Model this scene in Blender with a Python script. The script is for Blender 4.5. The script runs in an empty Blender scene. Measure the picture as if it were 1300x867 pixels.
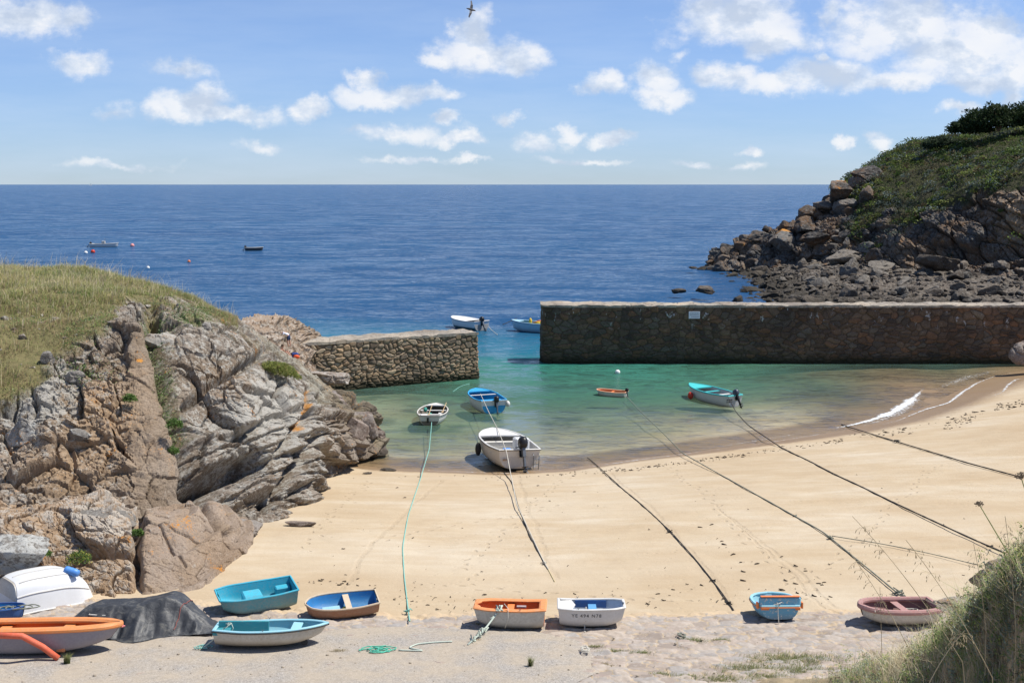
import bpy, bmesh, math, random
import numpy as np
from mathutils import Vector, Matrix
random.seed(7)
RNG = np.random.default_rng(11)
SC = bpy.context.scene
COL = SC.collection
PI = math.pi

# ------------------------------------------------------------------ camera
CAMH = 17.0
FPX = 1500.0            # about a 41 mm lens
YS = FPX / 1264.0       # distances below were first read for a 35 mm lens and are stretched by this
PITCH = math.atan(199.5 / FPX)
cp, sp = math.cos(PITCH), math.sin(PITCH)
cam = bpy.data.cameras.new('camera')
camo = bpy.data.objects.new('camera', cam)
COL.objects.link(camo)
camo.location = (0, 0, CAMH)
camo.rotation_euler = (PI / 2 - PITCH, 0, 0)
cam.sensor_width = 36
cam.lens = 36 * FPX / 1300
cam.clip_end = 200000
cam.clip_start = 0.1
SC.camera = camo

def ray(px, py):
    x = (px - 650) / FPX
    y = -(py - 433.5) / FPX
    return np.array([x, cp + y * sp, -sp + y * cp])

def at_z(px, py, z=0.0):
    d = ray(px, py)
    t = (z - CAMH) / d[2]
    return np.array([d[0] * t, d[1] * t, z])

def at_Y(px, py, Y):
    d = ray(px, py)
    t = Y / d[1]
    return np.array([d[0] * t, Y, CAMH + d[2] * t])

def proj(P):
    X, Y, Z = P[..., 0], P[..., 1], P[..., 2] - CAMH
    dep = Y * cp - Z * sp
    up = Y * sp + Z * cp
    dep = np.maximum(dep, 0.1)
    return 650 + FPX * X / dep, 433.5 - FPX * up / dep

# ------------------------------------------------------------------ numpy noise
def h3(i, j, k, seed):
    i = i.astype(np.int64); j = j.astype(np.int64); k = k.astype(np.int64)
    n = (i * 374761393 + j * 668265263 + k * 1440662683 + seed * 974634777) & 0xffffffff
    n = ((n ^ (n >> 13)) * 1274126177) & 0xffffffff
    n = ((n ^ (n >> 16)) * 2246822519) & 0xffffffff
    n = n ^ (n >> 15)
    return (n & 0xffffff) / float(0xffffff)

def vnoise(P, seed=0):
    f = np.floor(P)
    r = P - f
    r = r * r * (3 - 2 * r)
    i, j, k = f[..., 0], f[..., 1], f[..., 2]
    out = 0
    for a in (0, 1):
        for b in (0, 1):
            for c in (0, 1):
                w = (r[..., 0] if a else 1 - r[..., 0]) * (r[..., 1] if b else 1 - r[..., 1]) * (r[..., 2] if c else 1 - r[..., 2])
                out = out + w * h3(i + a, j + b, k + c, seed)
    return out * 2 - 1

def fbm(P, octv=4, seed=0, gain=0.5):
    P = np.asarray(P, float)
    s, a, t = 0, 1.0, 0
    for o in range(octv):
        s = s + a * vnoise(P * (2.03 ** o) + 17.3 * o, seed + o)
        t += a
        a *= gain
    return s / t

def voronoi(P, seed=0, jit=0.9):
    f = np.floor(P)
    r = P - f
    sh = P.shape[:-1]
    F1 = np.full(sh, 9.0); F2 = np.full(sh, 9.0)
    off = np.zeros(P.shape); idc = np.zeros(P.shape)
    for a in (-1, 0, 1):
        for b in (-1, 0, 1):
            for c in (-1, 0, 1):
                i, j, k = f[..., 0] + a, f[..., 1] + b, f[..., 2] + c
                qx = a + .5 + jit * (h3(i, j, k, seed) - .5) - r[..., 0]
                qy = b + .5 + jit * (h3(i, j, k, seed + 1) - .5) - r[..., 1]
                qz = c + .5 + jit * (h3(i, j, k, seed + 2) - .5) - r[..., 2]
                d = np.sqrt(qx * qx + qy * qy + qz * qz)
                m = d < F1
                F2 = np.where(m, F1, np.minimum(F2, d))
                F1 = np.where(m, d, F1)
                for n_, q in enumerate((qx, qy, qz)):
                    off[..., n_] = np.where(m, -q, off[..., n_])
                for n_, q in enumerate((i, j, k)):
                    idc[..., n_] = np.where(m, q, idc[..., n_])
    return F1, F2, off, idc

def cellrand(idc, seed):
    return h3(idc[..., 0], idc[..., 1], idc[..., 2], seed)

def sstep(a, b, x):
    t = np.clip((x - a) / (b - a), 0, 1)
    return t * t * (3 - 2 * t)

def blocks(P, size, seed, rot=None, warp=.25, A=.5, B=.6, C=.4, cw=.08):
    """fractured-rock relief: plateaus at random heights and tilts with cracks between"""
    Q = P
    if rot is not None:
        Q = Q @ np.array(rot)
    Q = Q / np.array(size)
    W = np.stack([fbm(Q * .9 + 31 * s, 3, seed + 50 + s) for s in range(3)], -1)
    Q = Q + warp * W
    F1, F2, off, idc = voronoi(Q, seed)
    r0 = cellrand(idc, seed + 9)
    t = np.stack([cellrand(idc, seed + 10 + s) - .5 for s in range(3)], -1)
    d = (r0 - .5) * A + (off * t).sum(-1) * B
    ck = 1 - sstep(0, cw, F2 - F1)
    return d - C * ck, ck, r0

# ------------------------------------------------------------------ mesh / object helpers
def fast_mesh(name, V, F, mat=None, smooth=False, fattr=None, cattr=None):
    V = np.asarray(V, np.float32).reshape(-1, 3)
    F = np.asarray(F, np.int32)
    me = bpy.data.meshes.new(name)
    n, k = F.shape
    me.vertices.add(len(V)); me.vertices.foreach_set('co', V.ravel())
    me.loops.add(n * k); me.loops.foreach_set('vertex_index', F.ravel())
    me.polygons.add(n); me.polygons.foreach_set('loop_start', np.arange(0, n * k, k, dtype=np.int32))
    me.update(calc_edges=True)
    me.polygons.foreach_set('use_smooth', np.full(n, smooth))
    for kx, arr in (fattr or {}).items():
        a = me.attributes.new(kx, 'FLOAT', 'POINT')
        a.data.foreach_set('value', np.asarray(arr, np.float32).ravel())
    for kx, arr in (cattr or {}).items():
        a = me.attributes.new(kx, 'FLOAT_COLOR', 'POINT')
        arr = np.asarray(arr, np.float32).reshape(-1, 3)
        a.data.foreach_set('color', np.concatenate([arr, np.ones((len(arr), 1), np.float32)], 1).ravel())
    if mat:
        me.materials.append(mat)
    me.validate()
    return me

def grid_faces(n, m, wrap=False):
    idx = np.arange(n * m).reshape(n, m)
    if wrap:
        idx = np.concatenate([idx, idx[:1]], 0)
    return np.stack([idx[:-1, :-1], idx[1:, :-1], idx[1:, 1:], idx[:-1, 1:]], -1).reshape(-1, 4)

def link(name, me, parent=None, loc=None, rot=None):
    o = bpy.data.objects.new(name, me)
    COL.objects.link(o)
    if parent: o.parent = parent
    if loc is not None: o.location = [float(c) for c in loc]
    if rot is not None: o.rotation_euler = rot
    return o

def tag(o, label=None, cat=None, group=None, kind=None):
    if label: o['label'] = label
    if cat: o['category'] = cat
    if group: o['group'] = group
    if kind: o['kind'] = kind
    return o

def thing(name, label, cat, loc, rotz=0, group=None, rot=None):
    o = bpy.data.objects.new(name, None); COL.objects.link(o)
    o.empty_display_size = .2
    o.location = [float(c) for c in loc]
    o.rotation_euler = rot if rot is not None else (0, 0, rotz)
    return tag(o, label, cat, group)

class MB:
    """collects simple shapes into ONE mesh"""
    def __init__(s): s.V = []; s.F = []
    def add(s, V, F):
        b = len(s.V)
        s.V += [tuple(map(float, v)) for v in V]
        s.F += [tuple(i + b for i in f) for f in F]
        return s
    def box(s, c, d, rz=0, ry=0, rx=0, bev=None):
        x, y, z = d[0] / 2, d[1] / 2, d[2] / 2
        b = bev if bev is not None else min(x, y, z) * .22
        M = Matrix.Rotation(rz, 3, 'Z') @ Matrix.Rotation(ry, 3, 'Y') @ Matrix.Rotation(rx, 3, 'X')
        V = []; F = []
        # chamfered box: 24 verts
        idx = {}
        for sx in (-1, 1):
            for sy in (-1, 1):
                for sz in (-1, 1):
                    for ax in range(3):
                        p = [sx * (x - b), sy * (y - b), sz * (z - b)]
                        p[ax] += (sx, sy, sz)[ax] * b
                        idx[(sx, sy, sz, ax)] = len(V)
                        v = M @ Vector(p) + Vector([float(q) for q in c])
                        V.append(v)
        for ax in range(3):
            o1, o2 = [a for a in range(3) if a != ax]
            for sg in (-1, 1):
                q = []
                for (u, w) in ((-1, -1), (1, -1), (1, 1), (-1, 1)):
                    k = [0, 0, 0]; k[ax] = sg; k[o1] = u; k[o2] = w
                    q.append(idx[(k[0], k[1], k[2], ax)])
                F.append(q)
        for ax in range(3):       # edges along ax
            o1, o2 = [a for a in range(3) if a != ax]
            for u in (-1, 1):
                for w in (-1, 1):
                    ks = []
                    for sg in (-1, 1):
                        k = [0, 0, 0]; k[ax] = sg; k[o1] = u; k[o2] = w
                        ks.append(tuple(k))
                    F.append([idx[ks[0] + (o1,)], idx[ks[0] + (o2,)], idx[ks[1] + (o2,)], idx[ks[1] + (o1,)]])
        for sx in (-1, 1):
            for sy in (-1, 1):
                for sz in (-1, 1):
                    F.append([idx[(sx, sy, sz, a)] for a in range(3)])
        return s.add(V, F)
    def tube(s, pts, r, n=8, cap=True):
        pts = [Vector([float(c) for c in p]) for p in pts]
        R = r if hasattr(r, '__len__') else [r] * len(pts)
        V = []; F = []
        T0 = (pts[1] - pts[0]).normalized()
        up = Vector((0, 0, 1)) if abs(T0.z) < .9 else Vector((1, 0, 0))
        a = T0.cross(up).normalized()
        for i, p in enumerate(pts):
            T = (pts[min(i + 1, len(pts) - 1)] - pts[max(i - 1, 0)])
            T = T.normalized() if T.length > 1e-9 else T0
            a = (a - T * a.dot(T)).normalized()
            b = T.cross(a)
            for k in range(n):
                t = 2 * PI * k / n
                V.append(p + (a * math.cos(t) + b * math.sin(t)) * R[i])
        for i in range(len(pts) - 1):
            for k in range(n):
                F.append((i * n + k, i * n + (k + 1) % n, (i + 1) * n + (k + 1) % n, (i + 1) * n + k))
        if cap:
            F.append(tuple(range(n))[::-1]); F.append(tuple((len(pts) - 1) * n + k for k in range(n)))
        return s.add(V, F)
    def ball(s, c, r, n=12, m=8):
        r = r if hasattr(r, '__len__') else (r, r, r)
        V = [(c[0], c[1], c[2] - r[2])]; F = []
        for i in range(1, m):
            ph = -PI / 2 + PI * i / m
            for k in range(n):
                t = 2 * PI * k / n
                V.append((c[0] + r[0] * math.cos(ph) * math.cos(t), c[1] + r[1] * math.cos(ph) * math.sin(t), c[2] + r[2] * math.sin(ph)))
        V.append((c[0], c[1], c[2] + r[2]))
        for k in range(n): F.append((0, 1 + (k + 1) % n, 1 + k))
        for i in range(m - 2):
            for k in range(n):
                a = 1 + i * n; F.append((a + k, a + (k + 1) % n, a + n + (k + 1) % n, a + n + k))
        a = 1 + (m - 2) * n
        for k in range(n): F.append((a + k, a + (k + 1) % n, len(V) - 1))
        return s.add(V, F)
    def build(s, name, mat, parent=None, smooth=False, **kw):
        me = bpy.data.meshes.new(name)
        me.from_pydata(s.V, [], s.F); me.update()
        bm = bmesh.new(); bm.from_mesh(me)
        bmesh.ops.recalc_face_normals(bm, faces=bm.faces[:]); bm.to_mesh(me); bm.free()
        if smooth: me.polygons.foreach_set('use_smooth', np.full(len(me.polygons), True))
        if mat: me.materials.append(mat)
        return link(name, me, parent, **kw)

# ------------------------------------------------------------------ node helpers
def nd(nt, typ, ins=None, **props):
    n = nt.nodes.new(typ)
    for k, v in props.items(): setattr(n, k, v)
    for k, v in (ins or {}).items():
        if isinstance(v, bpy.types.NodeSocket): nt.links.new(v, n.inputs[k])
        else:
            if isinstance(v, (tuple, list)) and len(v) == 3 and n.inputs[k].type == 'RGBA': v = (*v, 1)
            n.inputs[k].default_value = v
    return n
def mth(nt, op, a, b=0.0, c=0.0, clamp=False):
    return nd(nt, 'ShaderNodeMath', {0: a, 1: b, 2: c}, operation=op, use_clamp=clamp).outputs[0]
def ramp(nt, fac, stops, interp='LINEAR'):
    n = nt.nodes.new('ShaderNodeValToRGB'); nt.links.new(fac, n.inputs[0])
    cr = n.color_ramp; cr.interpolation = interp
    while len(cr.elements) < len(stops): cr.elements.new(.5)
    for e, (p, c) in zip(cr.elements, stops):
        e.position = p; e.color = (*c, 1) if hasattr(c, '__len__') else (c, c, c, 1)
    return n.outputs[0]
def mix(nt, fac, a, b, blend='MIX'):
    n = nt.nodes.new('ShaderNodeMix'); n.data_type = 'RGBA'; n.blend_type = blend
    for k, v in ((0, fac), (6, a), (7, b)):
        if isinstance(v, bpy.types.NodeSocket): nt.links.new(v, n.inputs[k])
        else: n.inputs[k].default_value = (*v, 1) if hasattr(v, '__len__') else v
    return n.outputs[2]
def noise(nt, vec, scale, detail=4, rough=.55, dist=0.0, stretch=None):
    if stretch is not None:
        vec = nd(nt, 'ShaderNodeVectorMath', {0: vec, 1: stretch}, operation='MULTIPLY').outputs[0]
    return nd(nt, 'ShaderNodeTexNoise', {'Vector': vec, 'Scale': scale, 'Detail': detail, 'Roughness': rough, 'Distortion': dist}).outputs['Fac']
def attr(nt, name): return nd(nt, 'ShaderNodeAttribute', attribute_name=name)
def newmat(name):
    m = bpy.data.materials.new(name); m.use_nodes = True
    nt = m.node_tree; nt.nodes.clear()
    out = nt.nodes.new('ShaderNodeOutputMaterial')
    return m, nt, out
def pos(nt): return nd(nt, 'ShaderNodeNewGeometry').outputs['Position']
def objco(nt): return nd(nt, 'ShaderNodeTexCoord').outputs['Object']
def finish(nt, out, col, rough=.8, bumpf=None, bstr=.5, bdist=.02, spec=.3, **extra):
    ins = {'Base Color': col, 'Roughness': rough, 'Specular IOR Level': spec}
    ins.update(extra)
    if bumpf is not None:
        ins['Normal'] = nd(nt, 'ShaderNodeBump', {'Height': bumpf, 'Strength': bstr, 'Distance': bdist}).outputs[0]
    b = nd(nt, 'ShaderNodeBsdfPrincipled', ins)
    nt.links.new(b.outputs[0], out.inputs[0])
    return b

def paint(name, col, rough=.4, dirt=.35, dirtcol=(.2, .16, .11), band=None, chips=None, spec=.4):
    """weathered boat paint; band = [(z, colour)...] colour changes by height on the object"""
    m, nt, out = newmat(name)
    oc = objco(nt)
    base = col
    if band:
        z = nd(nt, 'ShaderNodeSeparateXYZ', {0: oc}).outputs[2]
        base = col
        for zz, c in band:
            f = mth(nt, 'LESS_THAN', z, zz)
            base = mix(nt, f, base, c)
    n1 = noise(nt, oc, 2.3, 5, .6)
    n2 = noise(nt, oc, 14, 5, .65)
    n3 = noise(nt, oc, 60, 2, .5)
    v = mix(nt, mth(nt, 'MULTIPLY', ramp(nt, n2, [(.42, 0), (.72, 1)]), dirt), base, dirtcol)
    v = mix(nt, mth(nt, 'MULTIPLY', ramp(nt, n1, [(.3, 1), (.62, 0)]), dirt * .5), v, [c * .72 for c in (dirtcol)] )
    zc = mth(nt, 'ADD', nd(nt, 'ShaderNodeSeparateXYZ', {0: oc}).outputs[2], mth(nt, 'MULTIPLY', mth(nt, 'SUBTRACT', n2, .5), .35))
    v = mix(nt, mth(nt, 'MULTIPLY', ramp(nt, zc, [(.06, 1), (.26, 0)]), min(.75, dirt * 1.6)), v, [c * .6 for c in dirtcol])
    scr = noise(nt, oc, 9, 5, .7, stretch=(.35, 1, 5))
    v = mix(nt, mth(nt, 'MULTIPLY', ramp(nt, scr, [(.60, 0), (.68, 1)]), min(.6, dirt * 1.3)), v, (.42, .38, .32))
    if chips:
        v = mix(nt, ramp(nt, n2, [(chips[0], 0), (chips[0] + .03, 1)]), v, chips[1])
    finish(nt, out, v, mth(nt, 'ADD', rough, mth(nt, 'MULTIPLY', n2, .25)), mth(nt, 'ADD', n2, mth(nt, 'MULTIPLY', n3, .3)), .18, .01, spec=spec)
    return m

def plain(name, col, rough=.6, var=.15, spec=.3, metal=0.0, scale=20):
    m, nt, out = newmat(name)
    oc = objco(nt)
    n = noise(nt, oc, scale, 4, .6)
    c = mix(nt, n, [max(0, x * (1 - var)) for x in col], [min(1, x * (1 + var)) for x in col])
    finish(nt, out, c, rough, n, .2, .01, spec=spec, Metallic=metal)
    return m

def attr_mat(name, rough=.8, spec=.2, trans=0.0, var=.3, scale=8, upn=0.0):
    m, nt, out = newmat(name)
    a = attr(nt, 'col').outputs['Color']
    n = noise(nt, pos(nt), scale, 3, .6)
    c = mix(nt, n, a, mix(nt, 1.0, a, (1 - var, 1 - var, 1 - var), 'MULTIPLY'))
    ex = {}
    if upn:      # many thin leaves scatter like a soft mat: lean the shading normal upwards
        g_ = nd(nt, 'ShaderNodeNewGeometry').outputs['Normal']
        q_ = nd(nt, 'ShaderNodeVectorMath', {0: g_, 1: (0, 0, upn)}, operation='ADD').outputs[0]
        ex['Normal'] = nd(nt, 'ShaderNodeVectorMath', {0: q_}, operation='NORMALIZE').outputs[0]
    b = finish(nt, out, c, rough, spec=spec, **ex)
    if trans:
        t = nd(nt, 'ShaderNodeBsdfTranslucent', {'Color': c})
        mx = nd(nt, 'ShaderNodeMixShader', {0: trans, 1: b.outputs[0], 2: t.outputs[0]})
        nt.links.new(mx.outputs[0], out.inputs[0])
    return m

# ------------------------------------------------------------------ ground shape
SHORE_PX = [(380, 583), (430, 587), (480, 594), (560, 597), (640, 600), (720, 595), (800, 583), (880, 574), (960, 563), (1020, 555),
            (1075, 546), (1130, 533), (1180, 515), (1215, 497), (1245, 483), (1280, 474), (1330, 468)]
SHORE = np.array([[-300, 57.0]] + [list(at_z(a, b, 0)[:2] / [1, YS]) for a, b in SHORE_PX] + [[400, 110.0]])

def shore_d(x, y):
    """signed distance to the shoreline, positive on land"""
    y = np.asarray(y, float) / YS
    best = np.full(np.shape(x), 1e9); sg = np.ones(np.shape(x))
    for a, b in zip(SHORE[:-1], SHORE[1:]):
        e = b - a; L2 = (e * e).sum()
        t = np.clip(((x - a[0]) * e[0] + (y - a[1]) * e[1]) / L2, 0, 1)
        dx = x - (a[0] + t * e[0]); dy = y - (a[1] + t * e[1])
        d = dx * dx + dy * dy
        cr = e[0] * dy - e[1] * dx
        m = d < best
        best = np.where(m, d, best); sg = np.where(m, np.where(cr < 0, 1.0, -1.0), sg)
    return np.sqrt(best) * sg

def ground(x, y):
    x = np.asarray(x, float); y = np.asarray(y, float)
    d = shore_d(x, y); y = y / YS
    dl = np.maximum(d, 0)
    land = 3.15 * (1 - np.exp(-dl * .045 - (dl * .042) ** 2))
    land = np.where(d > 0, land, 0)
    land = land + np.clip(31 - y, 0, 40) * .05
    dw = np.maximum(-d, 0)
    sea = -np.minimum((dw * .045 + .0011 * dw ** 2) * np.interp(x, [-20, -9, 1, 12, 24, 40], [.45, .55, .95, 1.1, .8, .6]) + np.clip(y - 93, 0, 60) * .16, 12)
    P = np.stack([x * .12, y * .12, x * 0], -1)
    n = fbm(P, 3, 5)
    z = np.where(d > 0, land + .10 * n * np.clip(dl / 5, 0, 1), sea + .35 * n * np.clip(dw / 6, 0, 1))
    return z

def gz(x, y): return float(ground(np.array([x]), np.array([y]))[0])

def hit(px, py, dz=0.0):
    """where the line of sight through a picture point meets the ground"""
    d = ray(px, py)
    lo, hi = 5.0, 200.0
    ts = np.linspace(lo, hi, 800)
    X = d[0] * ts; Y = d[1] * ts; Z = CAMH + d[2] * ts
    g = np.maximum(ground(X, Y), 0) + dz
    i = np.argmax(Z < g)
    t0, t1 = ts[i - 1], ts[i]
    a, b = Z[i - 1] - g[i - 1], Z[i] - g[i]
    t = t0 + (t1 - t0) * a / (a - b)
    return np.array([d[0] * t, d[1] * t, CAMH + d[2] * t])

def ppm(P):
    """target pixels per metre at a point"""
    return FPX / (P[1] * cp - (P[2] - CAMH) * sp)
# ================================================================== light and sky
SK0 = (.43, .59, 1.0); SK1 = (.84, .83, .92)
SUN_EL = math.radians(60); SUN_AZ = math.radians(6)   # azimuth from +X towards +Y
sv = Vector((math.cos(SUN_EL) * math.cos(SUN_AZ), math.cos(SUN_EL) * math.sin(SUN_AZ), math.sin(SUN_EL)))
sl = bpy.data.lights.new('sun', 'SUN'); sl.energy = 4.2; sl.angle = math.radians(.53); sl.color = (1, .955, .88)
so = bpy.data.objects.new('sun', sl); COL.objects.link(so)
so.rotation_euler = sv.to_track_quat('Z', 'Y').to_euler()
so.location = (0, 0, 100)

W = bpy.data.worlds.new('World'); SC.world = W; W.use_nodes = True
nt = W.node_tree; nt.nodes.clear()
wout = nt.nodes.new('ShaderNodeOutputWorld')
sky = nd(nt, 'ShaderNodeTexSky', sky_type='NISHITA', sun_disc=False, sun_elevation=SUN_EL, sun_rotation=PI / 2 - SUN_AZ,
         altitude=0, air_density=1.0, dust_density=.0, ozone_density=1.6)
skyc = nd(nt, 'ShaderNodeMix', {0: 0.0}, data_type='RGBA')
dirv = nd(nt, 'ShaderNodeTexCoord').outputs['Generated']
sx = nd(nt, 'ShaderNodeSeparateXYZ', {0: dirv})
ysafe = mth(nt, 'MAXIMUM', sx.outputs[1], .02)
uu = mth(nt, 'DIVIDE', sx.outputs[0], ysafe); vv = mth(nt, 'DIVIDE', sx.outputs[2], ysafe)
uv = nd(nt, 'ShaderNodeCombineXYZ', {0: uu, 1: vv, 2: 0.0}).outputs[0]
# domain warp for ragged cloud edges
wn = nd(nt, 'ShaderNodeTexNoise', {'Vector': uv, 'Scale': 15, 'Detail': 7, 'Roughness': .62})
wv = nd(nt, 'ShaderNodeVectorMath', {0: wn.outputs['Color'], 1: (.5, .5, .5)}, operation='SUBTRACT').outputs[0]
wv = nd(nt, 'ShaderNodeVectorMath', {0: wv, 1: (.075, .045, 0)}, operation='MULTIPLY').outputs[0]
uvw = nd(nt, 'ShaderNodeVectorMath', {0: uv, 1: wv}, operation='ADD').outputs[0]
CL = [(30,26,80,24,1),(92,22,28,20,1),(105,76,42,18,.9),(222,88,32,10,.55),(255,130,50,22,1),(292,142,55,14,1),(205,138,24,15,.8),(150,142,20,10,.35),
      (386,140,23,12,.95),(465,104,22,13,.95),(492,126,60,13,.95),(556,124,32,10,.7),(572,153,15,10,1),(590,176,26,9,1),(520,168,62,11,.65),(455,166,28,8,.45),
      (608,70,66,26,1),(598,42,28,24,1),(658,76,38,20,1),(552,80,28,12,.9),(640,150,20,8,.75),(680,180,32,12,.6),(722,168,20,9,.8),(775,178,30,9,1),
      (760,111,29,17,1),(834,96,34,22,1),(842,122,40,14,1),(872,75,12,8,.4),(935,28,88,32,1),(985,55,55,20,1),(890,10,40,24,.9),(1050,15,16,22,.6),
      (925,100,38,18,1),(985,108,60,15,1),(1050,98,60,22,1),(1040,75,14,10,.9),(1130,103,80,13,.95),(1150,25,100,48,1),(1215,65,90,42,1),(1258,40,46,40,1),
      (1245,100,60,16,.9),(1290,95,30,30,.9),(1225,135,25,9,.85),(1070,183,14,7,.9),(1118,181,16,10,.6),(955,188,18,5,.75),(1285,120,20,12,.8),
      (150,208,50,5,.4),(330,182,24,5,.3),(520,203,40,4,.4),(604,201,16,5,.7),(550,201,14,5,.7),(700,203,24,5,.55),(740,205,60,4,.5),(880,206,30,5,.45),(940,207,20,4,.35)]
acc = None; accb = None
for (a, b, rx, ry, w) in CL:
    d = ray(a, b); cu, cv = d[0] / d[1], d[2] / d[1]
    s = nd(nt, 'ShaderNodeVectorMath', {0: uvw, 1: (cu, cv, 0)}, operation='SUBTRACT').outputs[0]
    s = nd(nt, 'ShaderNodeVectorMath', {0: s, 1: (FPX / rx * .92, FPX / ry * .92, 0)}, operation='MULTIPLY').outputs[0]
    ln = nd(nt, 'ShaderNodeVectorMath', {0: s}, operation='LENGTH').outputs['Value']
    e = mth(nt, 'MULTIPLY_ADD', ln, -w, w)          # w at the centre, 0 at the rim
    acc = e if acc is None else nd(nt, 'ShaderNodeMath', {0: acc, 1: e, 2: .12}, operation='SMOOTH_MAX').outputs[0]
n1 = noise(nt, uv, 17, 9, .62, stretch=(1, 1.5, 1))
n2 = noise(nt, uv, 60, 6, .6, stretch=(1, 1.4, 1))
dens = mth(nt, 'ADD', acc, mth(nt, 'MULTIPLY', mth(nt, 'SUBTRACT', n1, .5), 1.5))
dens = mth(nt, 'ADD', dens, mth(nt, 'MULTIPLY', mth(nt, 'SUBTRACT', n2, .5), .55))
dens = mth(nt, 'ADD', dens, .13)
mask = ramp(nt, dens, [(-.0, 0), (.15, .15), (.42, .66), (.62, .86), (1.0, .97)])
# cloud light: brighter upper edges, greyer undersides from a sample a little towards the sun
shn = noise(nt, nd(nt, 'ShaderNodeVectorMath', {0: uv, 1: (.012, .016, 0)}, operation='ADD').outputs[0], 17, 6, .6, stretch=(1, 1.5, 1))
dsh = mth(nt, 'SUBTRACT', n1, shn)
ccol = ramp(nt, mth(nt, 'ADD', mth(nt, 'MULTIPLY', dsh, 2.2), .5), [(.22, (.62, .70, .82)), (.48, (.80, .86, .94)), (.66, (1.0, 1.0, 1.0))])
ccol = nd(nt, 'ShaderNodeVectorMath', {0: ccol, 1: (7.1, 7.15, 7.3)}, operation='MULTIPLY').outputs[0]
hz = ramp(nt, vv, [(0, .35), (.12, 0)])
cm = mth(nt, 'MULTIPLY', mth(nt, 'MULTIPLY', mask, .93), mth(nt, 'GREATER_THAN', sx.outputs[1], .03))
# gentle veil of thin cloud low over the sea
veil = mth(nt, 'MULTIPLY', ramp(nt, noise(nt, uv, 9, 6, .6, stretch=(.5, 3, 1)), [(.4, 0), (.75, .45)]), ramp(nt, vv, [(0, .8), (.2, .2)]))
skyt = nd(nt, 'ShaderNodeVectorMath', {0: sky.outputs[0], 1: ramp(nt, sx.outputs[2], [(0, SK0), (.30, SK1)])}, operation='MULTIPLY').outputs[0]
c0 = mix(nt, veil, skyt, (5.0, 5.9, 7.2))
c1 = mix(nt, cm, c0, ccol)
bg = nd(nt, 'ShaderNodeBackground', {'Color': c1, 'Strength': .095})
nt.links.new(bg.outputs[0], wout.inputs[0])
W.cycles.sampling_method = 'MANUAL'; W.cycles.sample_map_resolution = 512

SC.view_settings.view_transform = 'Standard'; SC.view_settings.look = 'None'
SC.view_settings.exposure = 0.5; SC.view_settings.gamma = 1
SC.cycles.use_denoising = True
SC.cycles.max_bounces = 6; SC.cycles.diffuse_bounces = 2; SC.cycles.glossy_bounces = 3
SC.cycles.transmission_bounces = 4; SC.cycles.transparent_max_bounces = 10
SC.cycles.caustics_reflective = False; SC.cycles.caustics_refractive = False

# ================================================================== beach and sea bed
m, nt, out = newmat('sand'); SAND = m
P_ = pos(nt)
n_a = noise(nt, P_, .22, 5, .6, stretch=(.5, 1, 1)); n_b = noise(nt, P_, 3.5, 6, .65); n_c = noise(nt, P_, 45, 3, .6)
tracks = noise(nt, P_, 1.1, 5, .6, stretch=(.35, 1.3, 1))
c = ramp(nt, n_a, [(.32, (.43, .325, .205)), (.5, (.50, .40, .27)), (.66, (.56, .48, .36))])
c = mix(nt, ramp(nt, tracks, [(.38, .45), (.6, 0)]), c, (.42, .31, .19))
c = mix(nt, ramp(nt, noise(nt, P_, .09, 4, .6, stretch=(.6, 1.6, 1)), [(.5, 0), (.66, .45)]), c, (.56, .48, .36))
c = mix(nt, ramp(nt, n_c, [(.3, .3), (.7, 0)]), c, (.36, .27, .17))
wet = attr(nt, 'wet').outputs['Fac']
wetn = mth(nt, 'ADD', wet, mth(nt, 'MULTIPLY', mth(nt, 'SUBTRACT', n_b, .5), .25))
wf = ramp(nt, wetn, [(.35, 0), (.6, 1)])
c = mix(nt, wf, c, mix(nt, .8, c, (.23, .145, .075)))
bed = attr(nt, 'bed').outputs['Fac']
patch = noise(nt, P_, .16, 6, .62)
c = mix(nt, mth(nt, 'MULTIPLY', ramp(nt, patch, [(.54, 0), (.66, .7)]), ramp(nt, bed, [(0.02, 0), (.35, 1)])), c, (.035, .045, .02))
rg = mth(nt, 'SUBTRACT', .92, mth(nt, 'MULTIPLY', wf, .55))
fo = nd(nt, 'ShaderNodeTexVoronoi', {'Vector': P_, 'Scale': 2.6, 'Randomness': 1.0}).outputs['Distance']
foot = mth(nt, 'MULTIPLY', ramp(nt, fo, [(.0, 0), (.26, 1)]), ramp(nt, noise(nt, P_, .25, 3, .6), [(.48, .12), (.58, .9)]))
hgt = mth(nt, 'ADD', mth(nt, 'MULTIPLY', n_b, .7), mth(nt, 'MULTIPLY', n_c, .15))
hgt = mth(nt, 'ADD', hgt, mth(nt, 'MULTIPLY', foot, .7))
def line_co(A, B, wob):
    A = np.array(A[:2]); B = np.array(B[:2]); d = B - A; L = np.linalg.norm(d); d = d / L
    r_ = nd(nt, 'ShaderNodeVectorMath', {0: P_, 1: (A[0], A[1], 0)}, operation='SUBTRACT').outputs[0]
    t_ = nd(nt, 'ShaderNodeVectorMath', {0: r_, 1: (d[0], d[1], 0)}, operation='DOT_PRODUCT').outputs['Value']
    s_ = nd(nt, 'ShaderNodeVectorMath', {0: r_, 1: (-d[1], d[0], 0)}, operation='DOT_PRODUCT').outputs['Value']
    s_ = mth(nt, 'ADD', s_, mth(nt, 'MULTIPLY', mth(nt, 'SUBTRACT', n_a, .5), wob))
    inside = mth(nt, 'MULTIPLY', mth(nt, 'GREATER_THAN', t_, 0.0), mth(nt, 'LESS_THAN', t_, float(L)))
    return t_, s_, inside
dent = None
def add_dent(v):
    global dent
    dent = v if dent is None else mth(nt, 'MAXIMUM', dent, v)
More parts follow.
